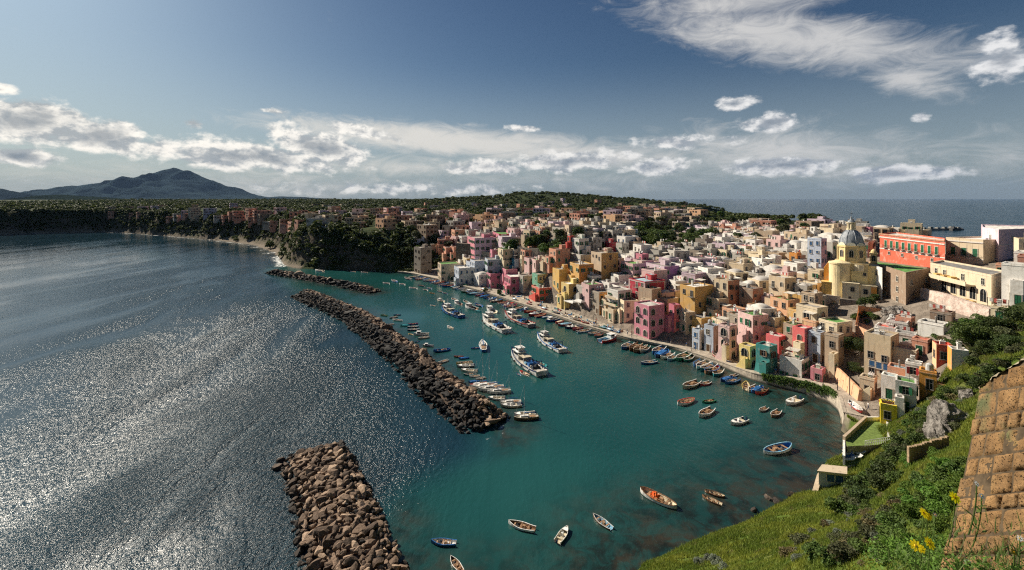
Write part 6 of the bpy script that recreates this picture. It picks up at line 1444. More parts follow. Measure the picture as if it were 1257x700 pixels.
def field(poly, n, keys, s0, s1, label, group, y0=14):
    poly_ = np.array(poly, float); lo, hi = poly_.min(0), poly_.max(0); c = 0
    for _ in range(n*30):
        if c >= n: break
        px, py = vr.uniform(lo[0], hi[0]), vr.uniform(lo[1], hi[1])
        if not inside(np.array([[px, py]]), poly)[0]: continue
        x, y, z = hit(px, py, y0)
        if y > 140 or not free(x, y, .3): continue
        shrub(x, y, z-.25, vr.uniform(s0, s1), keys[int(vr.integers(len(keys)))], label, group); c += 1
field([(1050,606),(1078,578),(1092,552),(1120,550),(1100,590),(1060,620),(1030,632)], 44, ['dark','dark','mid','olive'], .8, 1.4, 'dark green bush in the belt of bushes behind the green terrace', 'bushes behind the green terrace')
field([(1100,528),(1135,490),(1165,478),(1190,440),(1235,430),(1250,445),(1200,480),(1185,520),(1150,545),(1110,548)], 60, ['olive','dry','mid','dark','silver'], .7, 1.3, 'straggly olive green shrub on the slope right of the last houses', 'straggly shrubs on the slope beside the houses')
field([(1110,560),(1180,545),(1185,600),(1160,700),(1090,700),(1100,620)], 42, ['bright','bright','mid'], .55, 1.0, 'leafy bright green bush on the slope just left of the old stone wall', 'bright green bushes beside the old stone wall')
field([(1010,640),(1080,600),(1110,620),(1090,690),(1010,700),(950,690)], 62, ['silver','silver','dry','olive','mid'], .45, 1.0, 'low silvery grey bush dotted over the lower grassy slope', 'silvery bushes on the grassy slope')
field([(850,690),(900,680),(900,702),(840,702)], 4, ['silver'], .8, 1.1, 'low silvery grey bush at the bottom edge of the grassy slope', 'silvery bushes at the foot of the slope')
field([(1180,400),(1250,395),(1257,440),(1190,440)], 22, ['dark','mid','olive'], 1.0, 1.8, 'thick bush filling the gap between the slope trees', 'bushes between the slope trees')
field([(1085,392),(1128,398),(1176,410),(1180,424),(1140,428),(1085,415)], 24, ['olive','dry','mid','dark'], .6, 1.2, 'scrubby bush on the rocky ground below the tuff retaining wall', 'bushes below the tuff retaining wall')
field([(1040,388),(1078,380),(1082,398),(1045,402)], 8, ['dark','mid'], .7, 1.1, 'dark bush at the foot of the church base wall', 'bushes at the church foot')
# grass: blades in tufts over the whole near slope
cand = np.stack([vr.uniform(5, 110, 1400000), 6+112*vr.random(1400000)**1.25], 1)
pqx = CX+F*cand[:, 0]/cand[:, 1]; cand = cand[(pqx > 740) & (pqx < 1290)]
cz, cd = hmap(cand); pqx = CX+F*cand[:, 0]/cand[:, 1]; pqy = HY+F*(HC-cz)/cand[:, 1]
okm = (cd > .6) & (pqy < 730) & ~inside(cand, TOWN) & (vnoise(cand[:, 0], cand[:, 1], 2.2, 12)+vnoise(cand[:, 0], cand[:, 1], .7, 13)*.6 > -.42)
gp_ = cand[okm]; gz = cz[okm]; sel = vr.permutation(len(gp_))[:330000]; gp_, gz = gp_[sel], gz[sel]; n = len(gp_); print('grass', n)
hgt = vr.uniform(.12, .42, n)*(1+.9*vnoise(gp_[:, 0], gp_[:, 1], 4, 14))*(.75+gp_[:, 1]/110); a = vr.uniform(0, 6.28, n); wd = .012+.0009*gp_[:, 1]
dx, dy = np.cos(a)*wd, np.sin(a)*wd; lx, ly = vr.normal(0, .16, n)*hgt*1.6, vr.normal(0, .16, n)*hgt*1.6
base = np.stack([gp_[:, 0], gp_[:, 1], gz-.04], 1)
V = np.stack([base+np.stack([dx, dy, 0*dx], 1), base-np.stack([dx, dy, 0*dx], 1), base+np.stack([lx, ly, hgt], 1)], 1).reshape(-1, 3)
gm_, t, b, out = new_mat('grass_blades')
g_ = t.n('ShaderNodeNewGeometry'); n1_ = t.noise(g_.outputs['Position'], .22, 5, .6); r_ = g_.outputs['Random Per Island']
k = t.mix(t.mr(n1_, .36, .60), (.24,.26,.032,1), (.115,.170,.020,1)); k = t.mix(t.mr(t.noise(g_.outputs['Position'], .5, 4, .6), .56, .70), k, (.17,.15,.055,1)); k = t.mix(t.math('MULTIPLY', r_, .45), k, (.20,.23,.06,1))
t.link(k, b.inputs['Base Color']); b.inputs['Roughness'].default_value = .6; tb = t.n('ShaderNodeBsdfTranslucent', inp={'Color': k}); ms = t.n('ShaderNodeMixShader', inp={0: .3, 1: b.outputs[0], 2: tb.outputs[0]}); t.link(ms.outputs[0], out.inputs[0])
tag(link_mesh('grass', np_mesh('grass', V, np.arange(3*n).reshape(-1, 3), [gm_])), 'long green grass covering the steep near slope', None, None, 'stuff')
# ------------------------------------------------------------------ near things: fort wall, flowers, outcrop, terrace
tf, t, b, out = new_mat('tuff_block')
co = t.n('ShaderNodeNewGeometry'); pos = co.outputs['Position']; isl = co.outputs['Random Per Island']
n1_ = t.noise(pos, 2.2, 6, .65); n2_ = t.noise(pos, 14, 6, .7); v_ = t.n('ShaderNodeTexVoronoi', feature='F1', inp={'Vector': pos, 'Scale': 24.0, 'Randomness': 1.0}).outputs['Distance']
pit = t.mr(t.math('ADD', v_, t.math('MULTIPLY', n2_, .95)), .46, .80)
k = t.mix(t.mr(n1_, .32, .68), (.135,.074,.030,1), (.33,.19,.080,1)); k = t.mix(t.math('MULTIPLY', isl, .5), k, (.20,.125,.06,1)); k = t.mix(t.mr(n2_, .52, .75), k, (.15,.10,.055,1)); k = t.mix(pit, (.05,.034,.018,1), k)
k = t.mix(t.mr(t.noise(pos, .9, 4, .6), .58, .72), k, (.10,.11,.05,1))
t.link(k, b.inputs['Base Color']); b.inputs['Roughness'].default_value = .95
bp = t.n('ShaderNodeBump', inp={'Height': t.math('ADD', pit, t.math('MULTIPLY', n2_, .8)), 'Distance': .05, 'Strength': 1.0}); t.link(bp.outputs[0], b.inputs['Normal'])
mort = flat('wall_core', (.085,.06,.035), .95, 0, .2, 6, .02)
BL, TL, TR, BR = [np.array(GY(*p)) for p in ((1150, 712, 8.0), (1212, 424, 8.4), (1290, 412, 6.9), (1290, 712, 6.7))]
BM_ = np.array(GY(1187, 578, 8.3))
def wp0(u, v):
    left = BL*(1-v)+TL*v; mid_c = (BM_-(BL+TL)/2); left = left+mid_c*4*v*(1-v)*.7; right = BR*(1-v)+TR*v; return left*(1-u)+right*u
def _vmax(u):
    for v in np.arange(.5, 1.001, .004):
        q = wp0(u, v); px, py = to_px(*q)
        if py < np.interp(px, [1190, 1203, 1215, 1257, 1290], [500, 481, 470, 444, 427]): return v
    return 1.0
_us = np.linspace(0, 1.1, 60); _vm = np.array([_vmax(min(u, 1.05)) for u in _us])
def wp(u, v): return wp0(u, min(v, float(np.interp(max(u, 0), _us, _vm))))
fw = empty('fort_wall', tuple(BL)); ORG = BL
V, Fs_ = [], []; rows = 11; wr = np.random.default_rng(4); nrm_ = np.cross(BR-BL, TL-BL); nrm_ /= np.linalg.norm(nrm_)
if nrm_@(-BL+np.array([0, 0, HC])) < 0: nrm_ = -nrm_
edges = np.cumsum(wr.uniform(.75, 1.3, rows)); edges = np.concatenate([[0], edges/edges[-1]])
for j in range(rows):
    v0, v1 = edges[j], edges[j+1]; width = np.linalg.norm(wp(1, (v0+v1)/2)-wp(0, (v0+v1)/2)); u = 0.0; rowh = np.linalg.norm(wp0(.5, v1)-wp0(.5, v0))
    u = wr.uniform(-.05, .035)
    while u < 1.0:
        bw = wr.uniform(.85, 1.5)*rowh/width; u1 = min(1.02, u+bw); g = .004
        if v0 > np.interp((u+u1)/2, _us, _vm)-.012: u = u1; continue
        n = 9; base = len(V); ju = wr.uniform(-.012, .012, 4); dep = wr.uniform(-.02, .045); seed = int(wr.integers(1000)); ero = wr.random() < .22
        for a in range(n+1):
            for b2 in range(n+1):
                s_, q_ = a/n, b2/n; uu = u+(u1-u)*s_; vv = v0+(v1-v0)*q_
                es = min(s_, 1-s_)*(u1-u)*width; eq = min(q_, 1-q_)*rowh; e_ = min(1, es/.035)*min(1, eq/.035)
                jit = g+.0045*(1+math.sin(seed+a*1.9)*math.cos(seed*2+b2*2.3)); 
                su = u+(u1-u)*(s_*(1-2*jit/((u1-u)*width))+jit/((u1-u)*width)); sv = v0+(v1-v0)*(q_*(1-2*jit/rowh)+jit/rowh)
                h_ = (.030+dep*.45-(.022 if ero else 0))*(e_**.35)+.012*wr.normal(0, .45)*e_+.014*math.sin(s_*5+seed)*math.sin(q_*4+seed*1.3)*e_
                V.append(tuple(wp(su, sv)+nrm_*h_-ORG))
        for a in range(n):
            for b2 in range(n): i0 = base+a*(n+1)+b2; Fs_.append((i0, i0+n+1, i0+n+2, i0+1))
        u = u1
link_mesh('stone_face', np_mesh('stone_face', V, Fs_, [tf], smooth=True), fw)
m = MB(); G_ = 8; vs_ = []
for a in range(G_+1):
    for b2 in range(G_+1): vs_.append(tuple(wp(1.05*a/G_, b2/G_)+nrm_*.004-ORG))
back = [tuple(np.array(p)-nrm_*1.6) for p in vs_]; k0 = len(vs_); fs_ = []
for a in range(G_):
    for b2 in range(G_): i0 = a*(G_+1)+b2; fs_ += [(i0, i0+G_+1, i0+G_+2, i0+1), (k0+i0+1, k0+i0+G_+2, k0+i0+G_+1, k0+i0)]
for b2 in range(G_): fs_.append((b2+1, k0+b2+1, k0+b2, b2))
for a in range(G_): i0 = a*(G_+1)+G_; i1 = i0+G_+1; fs_.append((i0, i1, k0+i1, k0+i0))
m.add(vs_+back, fs_, 0); m.build('core', mort, fw)
m = MB(); Vc = []; nseg = 26
for i in range(nseg+1):
    p = wp(1.03*i/nseg, 1.0)-ORG
    for s_ in range(7): a = math.pi*s_/6; q = p-nrm_*(.26-.31*math.cos(a))+np.array([0, 0, .09*math.sin(a)])+wr.normal(0, .012, 3); Vc.append(tuple(q))
m.add(Vc, [(7*i+k, 7*i+k+1, 7*i+k+8, 7*i+k+7)[::-1] for i in range(nseg) for k in range(6)], 0); m.build('coping', flat('coping_stone', (.22,.19,.13), .95, 0, .25, 5, .03), fw)
tag(fw, 'old wall of pitted golden brown tuff blocks filling the lower right corner', 'wall')
# yellow daisies in the bushes beside the wall, and weeds before it
FY = leaf_mat('petal_yellow', (.88,.68,.01), (.95,.78,.02), .5); FO = flat('flower_heart', (.75,.40,.01), .6, 0, .1, 8); FW = leaf_mat('petal_white', (.75,.70,.68), (.85,.8,.78), .4); STEM = LF['mid']
def flower(px, py, Y, rad, label, n=9, petal=None, name='yellow_flower', stem=.8):
    x, y, z = GY(px, py, Y); r0 = empty(name, (x, y, z-stem)); tilt = Matrix.Translation((0, 0, stem)) @ Matrix.Rotation(R(50), 4, 'X') @ Matrix.Rotation(vr.uniform(-.5, .5), 4, 'Y')
    m = MB(); pr = Vector((vr.uniform(-.08, .08), .1, 0))
    for i in range(6): a, b_ = i/6, (i+1)/6; f = lambda u: Vector((pr.x*(1-u)**2, pr.y*(1-u)**2, stem*u)); m.cyl(f(a), f(b_), .008, .007, 5)
    for i in range(9):
        zz = stem*vr.uniform(.1, .85); a = vr.uniform(0, 6.28); L_ = vr.uniform(.06, .14); d_ = Vector((math.cos(a), math.sin(a), .5)); s_ = Vector((-math.sin(a), math.cos(a), 0)); p = Vector((0, .01, zz)); m.add([tuple(p), tuple(p+d_*L_*.5+s_*.02), tuple(p+d_*L_), tuple(p+d_*L_*.5-s_*.02)], [(0,1,2,3)], 0)
    m.build('stem', STEM, r0)
    m = MB(); m.T = tilt
    for i in range(n):
        a = 6.283*i/n; c_, s_ = math.cos(a), math.sin(a); w_ = rad*.27; pts = [(.12*rad, -w_*.4, 0), (.6*rad, -w_, .05*rad), (rad, -w_*.35, .02*rad), (rad, w_*.35, .02*rad), (.6*rad, w_, .05*rad), (.12*rad, w_*.4, 0)]
        m.add([(x_*c_-y_*s_, x_*s_+y_*c_, z_) for x_, y_, z_ in pts], [(0,1,2,3,4,5)], 0)
    m.build('petals', petal or FY, r0)
    m = MB(); m.T = tilt; m.lathe([(.24*rad, -.02*rad), (.24*rad, .06*rad), (.14*rad, .14*rad), (0, .17*rad)], 10); m.build('flower_heart', FO, r0)
    return tag(r0, label, 'flower')
flower(1172, 611, 6.8, .085, 'yellow daisy highest of all, against the left edge of the stone wall')
flower(1134, 630, 8.0, .085, 'yellow daisy left of the highest one, top of the middle pair'); flower(1139, 634, 8.1, .07, 'yellow daisy overlapping its neighbour in the middle pair')
flower(1124, 670, 7.0, .08, 'yellow daisy at the lower left of the lower group'); flower(1141, 667, 7.0, .085, 'yellow daisy at the right of the lower group'); flower(1131, 674, 7.1, .06, 'small yellow daisy between the two big ones of the lower group')
flower(1245, 678, 5.2, .035, 'small orange yellow flower low in front of the stone wall', petal=FO)
for i, (px, py) in enumerate([(1199,594),(1205,609),(1148,632),(1188,690),(1252,661)]):
    flower(px, py, 5.6 if px > 1150 else 8.2, .035, ['small white flower before the stone wall, upper one of a pair','small white flower before the stone wall, lower one of a pair','small pale flower beside the middle pair of daisies','small white flower near the bottom edge before the wall','small white flower at the right edge before the wall'][i], 7, FW, 'white_flower', .7)
# weeds and thin stalks rising in front of the wall
Vw, Fw = [], []
def blade(p, d, L_, w_, curve):
    s_ = np.cross(d, [0, 0, 1.]); s_ /= np.linalg.norm(s_)+1e-6; k = 5; b0 = len(Vw)
    for i in range(k+1):
        u = i/k; q = p+d*L_*u+np.array([0, 0, -curve*u*u*L_]); ww = w_*(1-u)**.6; Vw.append(tuple(q-s_*ww)); Vw.append(tuple(q+s_*ww))
    for i in range(k): Fw.append((b0+2*i, b0+2*i+1, b0+2*i+3, b0+2*i+2))
for _ in range(1500):
    px = vr.uniform(1090, 1262); py = vr.uniform(655, 745) if vr.random() < .8 else vr.uniform(620, 700); Yw = vr.uniform(4.6, 6.6) if px > 1165 else vr.uniform(6, 9)
    d = vr.normal(size=3)*np.array([.5, .5, 0])+np.array([0, 0, 1.]); d /= np.linalg.norm(d); p = np.array(GY(px, py+18, Yw)); blade(p, d, vr.uniform(.06, .26), vr.uniform(.003, .007), vr.uniform(.1, .6))
for px, py, L_ in [(1222,650,.9),(1236,660,1.1),(1208,668,.8),(1250,640,1.0),(1190,672,.6)]:
    p = np.array(GY(px, py+40, 5.3)); 
    for q in range(5): d = np.array([vr.normal()*.22, vr.normal()*.1, 1.]); blade(p, d/np.linalg.norm(d), L_*vr.uniform(.3, .6), .004, .2)
tag(link_mesh('weeds', np_mesh('weeds', Vw, Fw, [LF['mid']])), 'tangled green weeds at the foot of the old stone wall', None, None, 'stuff')
V, Fc = leaves(2600, [tuple(list(GY(px, py, Yq))+[rr1, rr1, rr2]) for px, py, Yq, rr1, rr2 in [(1110,700,9.5,.7,.5),(1140,706,9.0,.7,.5),(1168,712,7.6,.4,.4),(1205,720,5.4,.3,.25),(1240,722,5.2,.35,.25),(1128,690,9.6,.5,.5),(1160,690,8.8,.35,.5)]], .035, vr)
tag(link_mesh('undergrowth', np_mesh('undergrowth', V, Fc, [LF['bright']])), 'leafy green undergrowth below the yellow daisies', None, None, 'stuff')
# grey rock outcrop on the slope
import bmesh
def crag(px, py, s, label, seed, sc=(1, .8, 1.1)):
    bm = bmesh.new(); bmesh.ops.create_icosphere(bm, subdivisions=5, radius=1); r_ = np.random.default_rng(seed)
    pl = [Vector(r_.normal(size=3)).normalized() for _ in range(16)]; hs = r_.uniform(.55, .85, 16); P0 = np.array([tuple(v.co) for v in bm.verts])
    ns = vnoise(P0[:, 0]*3+P0[:, 2]*2, P0[:, 1]*3-P0[:, 2], .6, seed)*.22+vnoise(P0[:, 0]*3, P0[:, 2]*3+P0[:, 1], .2, seed+1)*.10
    for i, v in enumerate(bm.verts):
        for p_, h_ in zip(pl, hs):
            d_ = v.co.dot(p_)
            if d_ > h_: v.co -= p_*(d_-h_)*.9
        v.co *= 1+ns[i]
    V = np.array([tuple(v.co) for v in bm.verts])*np.array(sc)*s; Fc = [[v.index for v in f.verts] for f in bm.faces]; bm.free(); x, y, z = hit(px, py, 20)
    cm = MATS.get('crag')
    if cm is None:
        cm, t, b, out = new_mat('crag'); p_ = t.n('ShaderNodeNewGeometry').outputs['Position']; q_ = t.noise(p_, .9, 7, .7); t.link(t.mix(t.mr(q_, .38, .62), (.10,.088,.075,1), (.29,.265,.235,1)), b.inputs['Base Color']); b.inputs['Roughness'].default_value = .95
        bp = t.n('ShaderNodeBump', inp={'Height': t.noise(p_, 2.2, 7, .7), 'Distance': .5}); t.link(bp.outputs[0], b.inputs['Normal']); MATS['crag'] = cm
    o_ = link_mesh('rock_outcrop', np_mesh('rock_outcrop', V, Fc, [cm]), None, (x, y, z)); o_.rotation_euler = (0, 0, seed); return tag(o_, label, 'rock')
crag(1163, 522, 3.6, 'large pale grey rock outcrop on the slope left of the stone wall', 3, (1.0, .7, 1.25)); crag(1152, 535, 2.3, 'lower grey rock leaning against the left of the big outcrop', 5); crag(1188, 488, 1.6, 'small grey rock above the right of the big outcrop', 8)
crag(1102, 391, 3.6, 'rough grey brown crag between the church and the tuff retaining wall', 12, (1.3, .8, .9)); crag(1092, 398, 2.4, 'smaller crag left of the rough crag below the brown house', 14)
# short fence of weathered boards / tuff stub on the slope
x, y, z = hit(1140, 561, 20); st_ = empty('low_wall', (x, y, z-.4)); m = MB()
for i in range(16):
    a = np.array(GY(1116+3.1*i, 562-i*.9, y-.8+i*.12)); m.box(a[0]-x, a[0]-x+.30, a[1]-y, a[1]-y+.35, -1.2, a[2]-z+.4+1.25+rng.uniform(-.07, .12), taper=.01)
m.build('boarding', flat('bare_boards', (.36,.26,.16), .9, 0, .2, 3, .02), st_); tag(st_, 'short weathered tan wall of upright slabs halfway down the green slope', 'wall')
# ------------------------------------------------------------------ lawn terrace, bathing deck and landing hut by the water
def flatpoly(name, pix, z, zb, mat, parent=None, loc=(0,0,0), top=None):
    pts = [G(px, py, z)[:2] for px, py in pix]; m = MB(); pts = [(p[0]-loc[0], p[1]-loc[1]) for p in pts]
    ar = sum(pts[i-1][0]*pts[i][1]-pts[i][0]*pts[i-1][1] for i in range(len(pts)))
    if ar < 0: pts = pts[::-1]
    m.prism(pts, zb-loc[2], z-loc[2], 0, 1 if top else None); return m.build(name, [mat]+([top] if top else []), parent)
WHT = plaster(C['white']); LAWN = flat('lawn', (.15,.21,.05), .9, 0, .15, 1.5, .02)
ORG_ = G(1060, 540, 4.2); lt = empty('lawn_terrace', ORG_)
lawn_px = [(1036,541),(1063,516),(1080,516),(1089,521),(1090,541),(1078,546),(1040,548)]
flatpoly('lawn', lawn_px, 4.2, -2, stone, lt, ORG_, LAWN)
def rim(pix, z, h, th, mat, name, parent, loc):
    pts = [np.array(G(px, py, z)) for px, py in pix]; m = MB()
    for a, b_ in zip(pts, pts[1:]):
        e_ = b_-a; L_ = np.linalg.norm(e_[:2]); m.at(a[0]-loc[0], a[1]-loc[1], z-loc[2], math.atan2(e_[1], e_[0])); m.box(-.02, L_+.02, -th/2, th/2, 0, h)
    m.at(); return m.build(name, mat, parent)
rim([(1036,541),(1063,516)], 4.2, .8, .45, plaster(C['tan']), 'parapet', lt, ORG_); rim([(1063,516),(1080,516),(1089,521),(1091,541)], 4.2, .7, .3, WHT, 'parapet', lt, ORG_)
m = MB(); a0, b0 = np.array(G(1062, 548, 4.2)), np.array(G(1092, 543, 4.2))
for i in range(13):
    p = a0+(b0-a0)*i/12-np.array(ORG_); m.cyl(tuple(p), tuple(p+np.array([0, 0, 1.0])), .05, n=5)
p, q = a0-np.array(ORG_), b0-np.array(ORG_); 
for zz in (.5, 1.0): m.cyl(tuple(p+np.array([0, 0, zz])), tuple(q+np.array([0, 0, zz])), .05, n=5)
m.build('railing', paint('white'), lt); tag(lt, 'bright green lawn terrace with pale parapet at the end of the slipway', 'terrace')
ORG2 = G(1050, 560, 2.6); bd = empty('bathing_deck', ORG2); flatpoly('deck', [(1037,549),(1061,549),(1062,563),(1052,570),(1037,572)], 2.6, -2, WHT, bd, ORG2, LAWN); rim([(1036,571),(1036,545)], 2.6, 1.7, .35, WHT, 'parapet', bd, ORG2)
tag(bd, 'small sunbathing deck with a white side wall below the lawn terrace', 'terrace')
for i, (px, py) in enumerate([(1041,552),(1041,555.5),(1041,559),(1041.5,562.5),(1043,566),(1051,551.5),(1055,554),(1056,558),(1052,563)]):
    x, y, z = G(px, py, 2.6); s_ = empty('sun_lounger', (x, y, 2.6), R(8)); m = MB(); m.box(-.95, .5, -.33, .33, .30, .38); m.add([(.5,-.33,.30),(.5,.33,.30),(1.0,.33,.62),(1.0,-.33,.62),(.5,-.33,.38),(.5,.33,.38),(.97,.33,.70),(.97,-.33,.70)], [(0,1,2,3),(7,6,5,4),(0,3,7,4),(1,5,6,2),(3,2,6,7)], 0); m.build('mattress', paint('white' if i % 3 else 'blue'), s_)
    for sx_ in (-.8, .4):
        for sy_ in (-.28, .28): MB().cyl((sx_, sy_, 0), (sx_, sy_, .3), .03, n=5).build('leg', paint('white'), s_)
    tag(s_, 'small white or blue lounger laid out on the deck below the lawn', 'sun lounger', 'sun loungers on the bathing deck')
ORG3 = G(1022, 585, 1.0); hb_ = empty('landing_hut', ORG3)
hp_ = [(1003,578),(1009,570),(1040,573),(1040,582)]
flatpoly('roof_slab', hp_, 3.6, 3.3, plaster(C['cream']), hb_, ORG3); pts3 = [G(px, py, 3.3)[:2] for px, py in [(1005,577),(1010,571),(1038,574),(1038,581)]]; pts3 = [(p[0]-ORG3[0], p[1]-ORG3[1]) for p in pts3]
ar = sum(pts3[i-1][0]*pts3[i][1]-pts3[i][0]*pts3[i-1][1] for i in range(4)); pts3 = pts3 if ar > 0 else pts3[::-1]
m = MB(); m.prism(pts3, -2.2, 3.3-ORG3[2]); m.build('wall', plaster(C['bluegrey']), hb_)
a, b_ = np.array(G(1005, 577, 3.3)), np.array(G(1038, 581, 3.3)); e_ = b_-a; rz = math.atan2(e_[1], e_[0]); p = a+e_*.45; link_mesh('window', win_mesh('closed', 'blue', 1.2, 1.2), hb_, (p[0]-ORG3[0], p[1]-ORG3[1], 1.2), rz); p = a+e_*.75; link_mesh('window', win_mesh('closed', 'blue', 1.2, 1.2), hb_, (p[0]-ORG3[0], p[1]-ORG3[1], 1.2), rz)
tag(hb_, 'low blue grey landing hut with pale pink flat roof at the water', 'hut')
ORG4 = G(1000, 600, .5); cr_ = empty('landing_ramp', ORG4); flatpoly('slab', [(996,606),(1003,582),(1011,572),(1033,560),(1036,568),(1010,580),(1004,604)], .8, -2, plaster(C['tan']), cr_, ORG4); tag(cr_, 'narrow concrete landing curving round the blue grey hut', 'landing')
# ------------------------------------------------------------------ quay furniture
CANV = flat('canvas_white', (.62,.60,.56), .9)
for px, py, wd_, lb in [(690,371,5.5,'white cafe canopy by the low coral red house, leftmost of three'),(702,377,6.0,'white cafe canopy in the middle of three before the yellow house'),(712,377,5.0,'white cafe canopy nearest the stone house, rightmost of three')]:
    x, y, z = hit(px, py, 120); r0 = empty('cafe_canopy', (x, y, z), R(-58)); m = MB(); h_ = wd_/2; m.add([(-h_,-h_*.7,2.5),(h_,-h_*.7,2.5),(h_,h_*.7,2.5),(-h_,h_*.7,2.5),(-h_*.5,0,3.3),(h_*.5,0,3.3)], [(0,1,5,4),(1,2,5),(2,3,4,5),(3,0,4)], 0)
    for yy in (-h_*.7, h_*.7): m.box(-h_, h_, yy-.02, yy+.02, 2.25, 2.5)
    m.build('canvas', CANV, r0)
    for sx_ in (-1, 1):
        for sy_ in (-1, 1): MB().cyl((sx_*h_*.95, sy_*h_*.66, 0), (sx_*h_*.95, sy_*h_*.66, 2.5), .05, n=6).build('pole', IRON, r0)
    tag(r0, lb, 'canopy')
for k, (px, lb) in enumerate([(572,'quay lamp post farthest away, before the blue white quay house'),(628,'quay lamp post in front of the rose pink quay house'),(675,'quay lamp post in front of the low coral red house'),(728,'quay lamp post before the stone house with orange end'),(776,'quay lamp post left of the big pink quay house'),(846,'quay lamp post below the slim blue white house'),(904,'quay lamp post between the pale pink and yellow arch houses'),(963,'quay lamp post in front of the white quay house'),(1008,'quay lamp post at the pink hut above the sea wall')]):
    q, nn_ = quay_pt(quay_s(px)); o_ = .9; r0 = empty('street_lamp', (q[0]+nn_[0]*o_, q[1]+nn_[1]*o_, q[2])); m = MB(); m.cyl((0,0,0), (0,0,.5), .12, .09, 8).cyl((0,0,.5), (0,0,4.4), .06, .045, 8).cyl((0,0,4.3), (.5,0,4.6), .03, n=5); m.build('pole', IRON, r0); MB().lathe([(.0,4.62),(.2,4.5),(.24,4.4),(.1,4.38)], 10, cx=.55).build('lamp_shade', IRON, r0); tag(r0, lb, 'street lamp')
for px, py, lb in [(1043,492,'tall wooden mast pole standing on the slipway behind the pink boat'),(1028,496,'dark pole on the sea wall corner left of the pink boat')]:
    x, y, z = hit(px, py, 80); r0 = MB().cyl((0,0,-.5), (0,0,6.2), .12, .08, 8).cyl((0,0,5.6), (.6,0,5.6), .04, n=5).build('pole', IRON, None, (x, y, z)); tag(r0, lb, 'pole')
cc_ = ['red','navy','brown','blue','cream','teal']
for k, px in enumerate(list(np.linspace(575, 755, 34))):
    q, nn_ = quay_pt(quay_s(px)+rb.uniform(-1.5, 1.5)); o_ = rb.uniform(2.8, max(3.0, q[3]-3)); x, y = q[0]+nn_[0]*o_, q[1]+nn_[1]*o_
    r0 = empty('net_heap', (x, y, q[2]+.02), rb.uniform(0, 3)); c = cc_[k % 6]; w_ = rb.uniform(.5, 1.1); cushion_mb(-w_, w_, -w_*.7, w_*.7, 0, rb.uniform(.3, .6), 6, .35, k).build('net', paint(c), r0); m = MB()
    for i in range(3): m.box(w_+.1+.0*i, w_+.55, -.3, .2, .26*i, .26*i+.24, taper=.02)
    m.build('crate', paint('lightblue' if k % 2 else 'brown'), r0); tag(r0, 'heap of coloured fishing nets and crates on the widest stretch of quay', 'fishing nets', 'fishing nets and crates heaped along the quay')
# plants hanging over the sea wall
Vh, Fh, o = [], [], 0
for px in np.linspace(936, 1027, 260):
    q, nn_ = quay_pt(quay_s(px)+vr.uniform(-.6, .6)); zz = q[2]-abs(vr.normal(0, 1.0)); s_ = vr.uniform(.25, .6); V, Fc = leaves(60, [(q[0]-nn_[0]*.15, q[1]-nn_[1]*.15, max(.9, zz), s_, s_, s_*1.1)], .14, vr); Vh.append(V); Fh.append(Fc+o); o += len(V)
hp0 = np_mesh('hanging_plants', np.concatenate(Vh), np.concatenate(Fh), [LF['mid']]); tag(link_mesh('hanging_plants', hp0), 'green plants hanging over the curved sea wall', None, None, 'stuff')
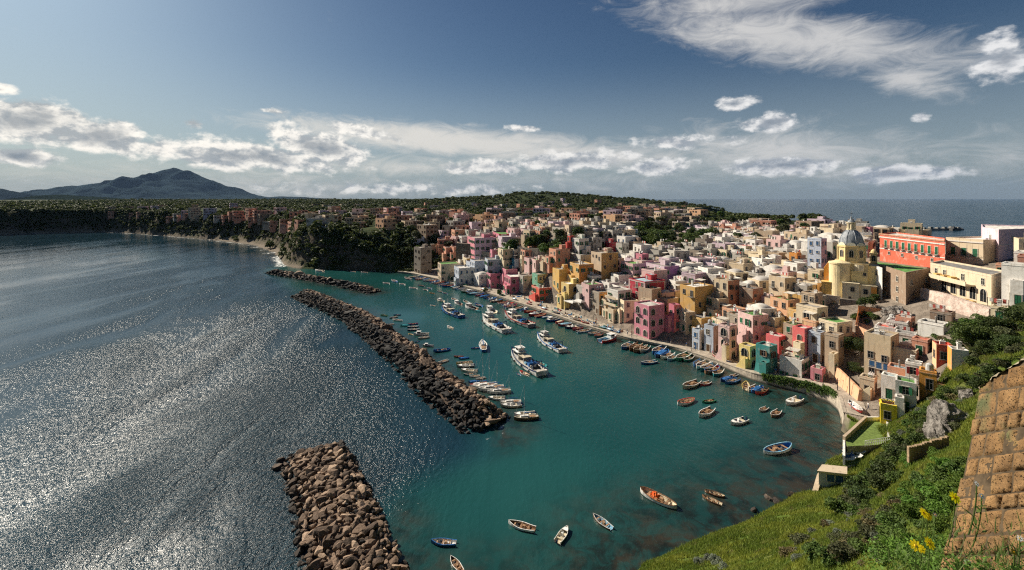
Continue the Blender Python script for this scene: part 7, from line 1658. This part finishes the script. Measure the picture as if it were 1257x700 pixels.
# ------------------------------------------------------------------ a few people on the quay
def person_mesh(kind, shirt, legs):
    J = {'pelvis':(0,0,.93,.13),'waist':(0,.01,1.08,.12),'chest':(0,0,1.30,.15),'neck':(0,0,1.48,.055),'chin':(0,-.02,1.56,.07),'head':(0,-.01,1.66,.10),'top':(0,0,1.76,.06)}
    E = [('pelvis','waist'),('waist','chest'),('chest','neck'),('neck','chin'),('chin','head'),('head','top')]
    st = .22 if kind == 'walk' else .03
    for s, n in ((1,'l'),(-1,'r')):
        f = s*st
        J['sh'+n] = (s*.19,0,1.40,.06); J['el'+n] = (s*.25,f*.5,1.13,.042); J['wr'+n] = (s*.24,f*.8-.06,.90,.03); J['ha'+n] = (s*.235,f*.9-.08,.80,.032)
        J['hi'+n] = (s*.10,0,.86,.085); J['kn'+n] = (s*.11,-f*.45-.02,.49,.06); J['an'+n] = (s*.11,-f*1.0+.03,.09,.042); J['to'+n] = (s*.12,-f*1.0-.14,.035,.035)
        E += [('chest','sh'+n),('sh'+n,'el'+n),('el'+n,'wr'+n),('wr'+n,'ha'+n),('pelvis','hi'+n),('hi'+n,'kn'+n),('kn'+n,'an'+n),('an'+n,'to'+n)]
    ks = list(J); me = bpy.data.meshes.new('body'); me.from_pydata([J[k][:3] for k in ks], [(ks.index(a), ks.index(b_)) for a, b_ in E], [])
    o = bpy.data.objects.new('tmp', me); col.objects.link(o); o.modifiers.new('s', 'SKIN'); sv = me.skin_vertices[0].data
    for i, k in enumerate(ks): sv[i].radius = (J[k][3], J[k][3]*(.75 if k in ('chest','waist','pelvis') else 1)); sv[i].use_root = (k == 'pelvis')
    md = o.modifiers.new('u', 'SUBSURF'); md.levels = md.render_levels = 1
    dg = bpy.context.evaluated_depsgraph_get(); out = bpy.data.meshes.new_from_object(o.evaluated_get(dg)); bpy.data.objects.remove(o)
    out.materials.clear()
    for m_ in (flat('skin', (.45,.28,.20), .6), flat('cloth_'+shirt, BC[shirt], .9), flat('cloth_'+legs, BC[legs], .9), flat('hair', (.03,.02,.015), .7)): out.materials.append(m_)
    for p in out.polygons:
        c_ = p.center; p.material_index = 3 if (c_.z > 1.68 or (c_.z > 1.6 and c_.y > .03)) else 0 if c_.z > 1.46 else (0 if abs(c_.x) > .2 and c_.z < 1.1 else 1) if c_.z > .98 else (0 if abs(c_.x) > .19 else 2)
        p.use_smooth = True
    return out
PMS = [person_mesh(*a) for a in (('walk','white','navy'),('stand','red','navy'),('walk','blue','cream'),('stand','navy','grey'))]
PT = ['person in a white top and dark trousers','person in a red top and dark trousers','person in a blue top and pale trousers','person in dark clothes']
for k, (px, off, v, where) in enumerate([(768,2.2,0,'walking left of the big pink quay house'),(772,3.0,1,'standing left of the big pink quay house'),(764,3.6,3,'standing nearest the white balcony house'),(822,2.0,3,'standing right of the big pink quay house'),(838,2.6,2,'walking before the slim blue white house'),
        (848,2.3,0,'walking below the slim blue white house'),(868,2.4,1,'standing left of the pale pink arch house'),(885,2.2,3,'standing before the pale pink arch house'),(926,2.2,0,'walking past the teal house'),(950,2.0,2,'walking between the teal and white quay houses'),
        (720,6.0,1,'standing near the stone house with orange end'),(700,7.0,0,'walking by the cafe canopies'),(678,6.5,3,'standing near the low coral red house'),(650,6.5,2,'walking near the rose pink quay house'),(1045,None,3,'standing on the slipway by the pink boat'),(1066,None,0,'walking up the paved slipway')]):
    if off is None: x, y, z = hit(px, 503, 70)
    else:
        q, nn_ = quay_pt(quay_s(px)); off = min(off, q[3]-.4); x, y, z = q[0]+nn_[0]*off, q[1]+nn_[1]*off, q[2]+.01
    o_ = link_mesh('person', PMS[v], None, (x, y, z), rng.uniform(0, 6.28)); tag(o_, f'{PT[v]} {where}', 'person')
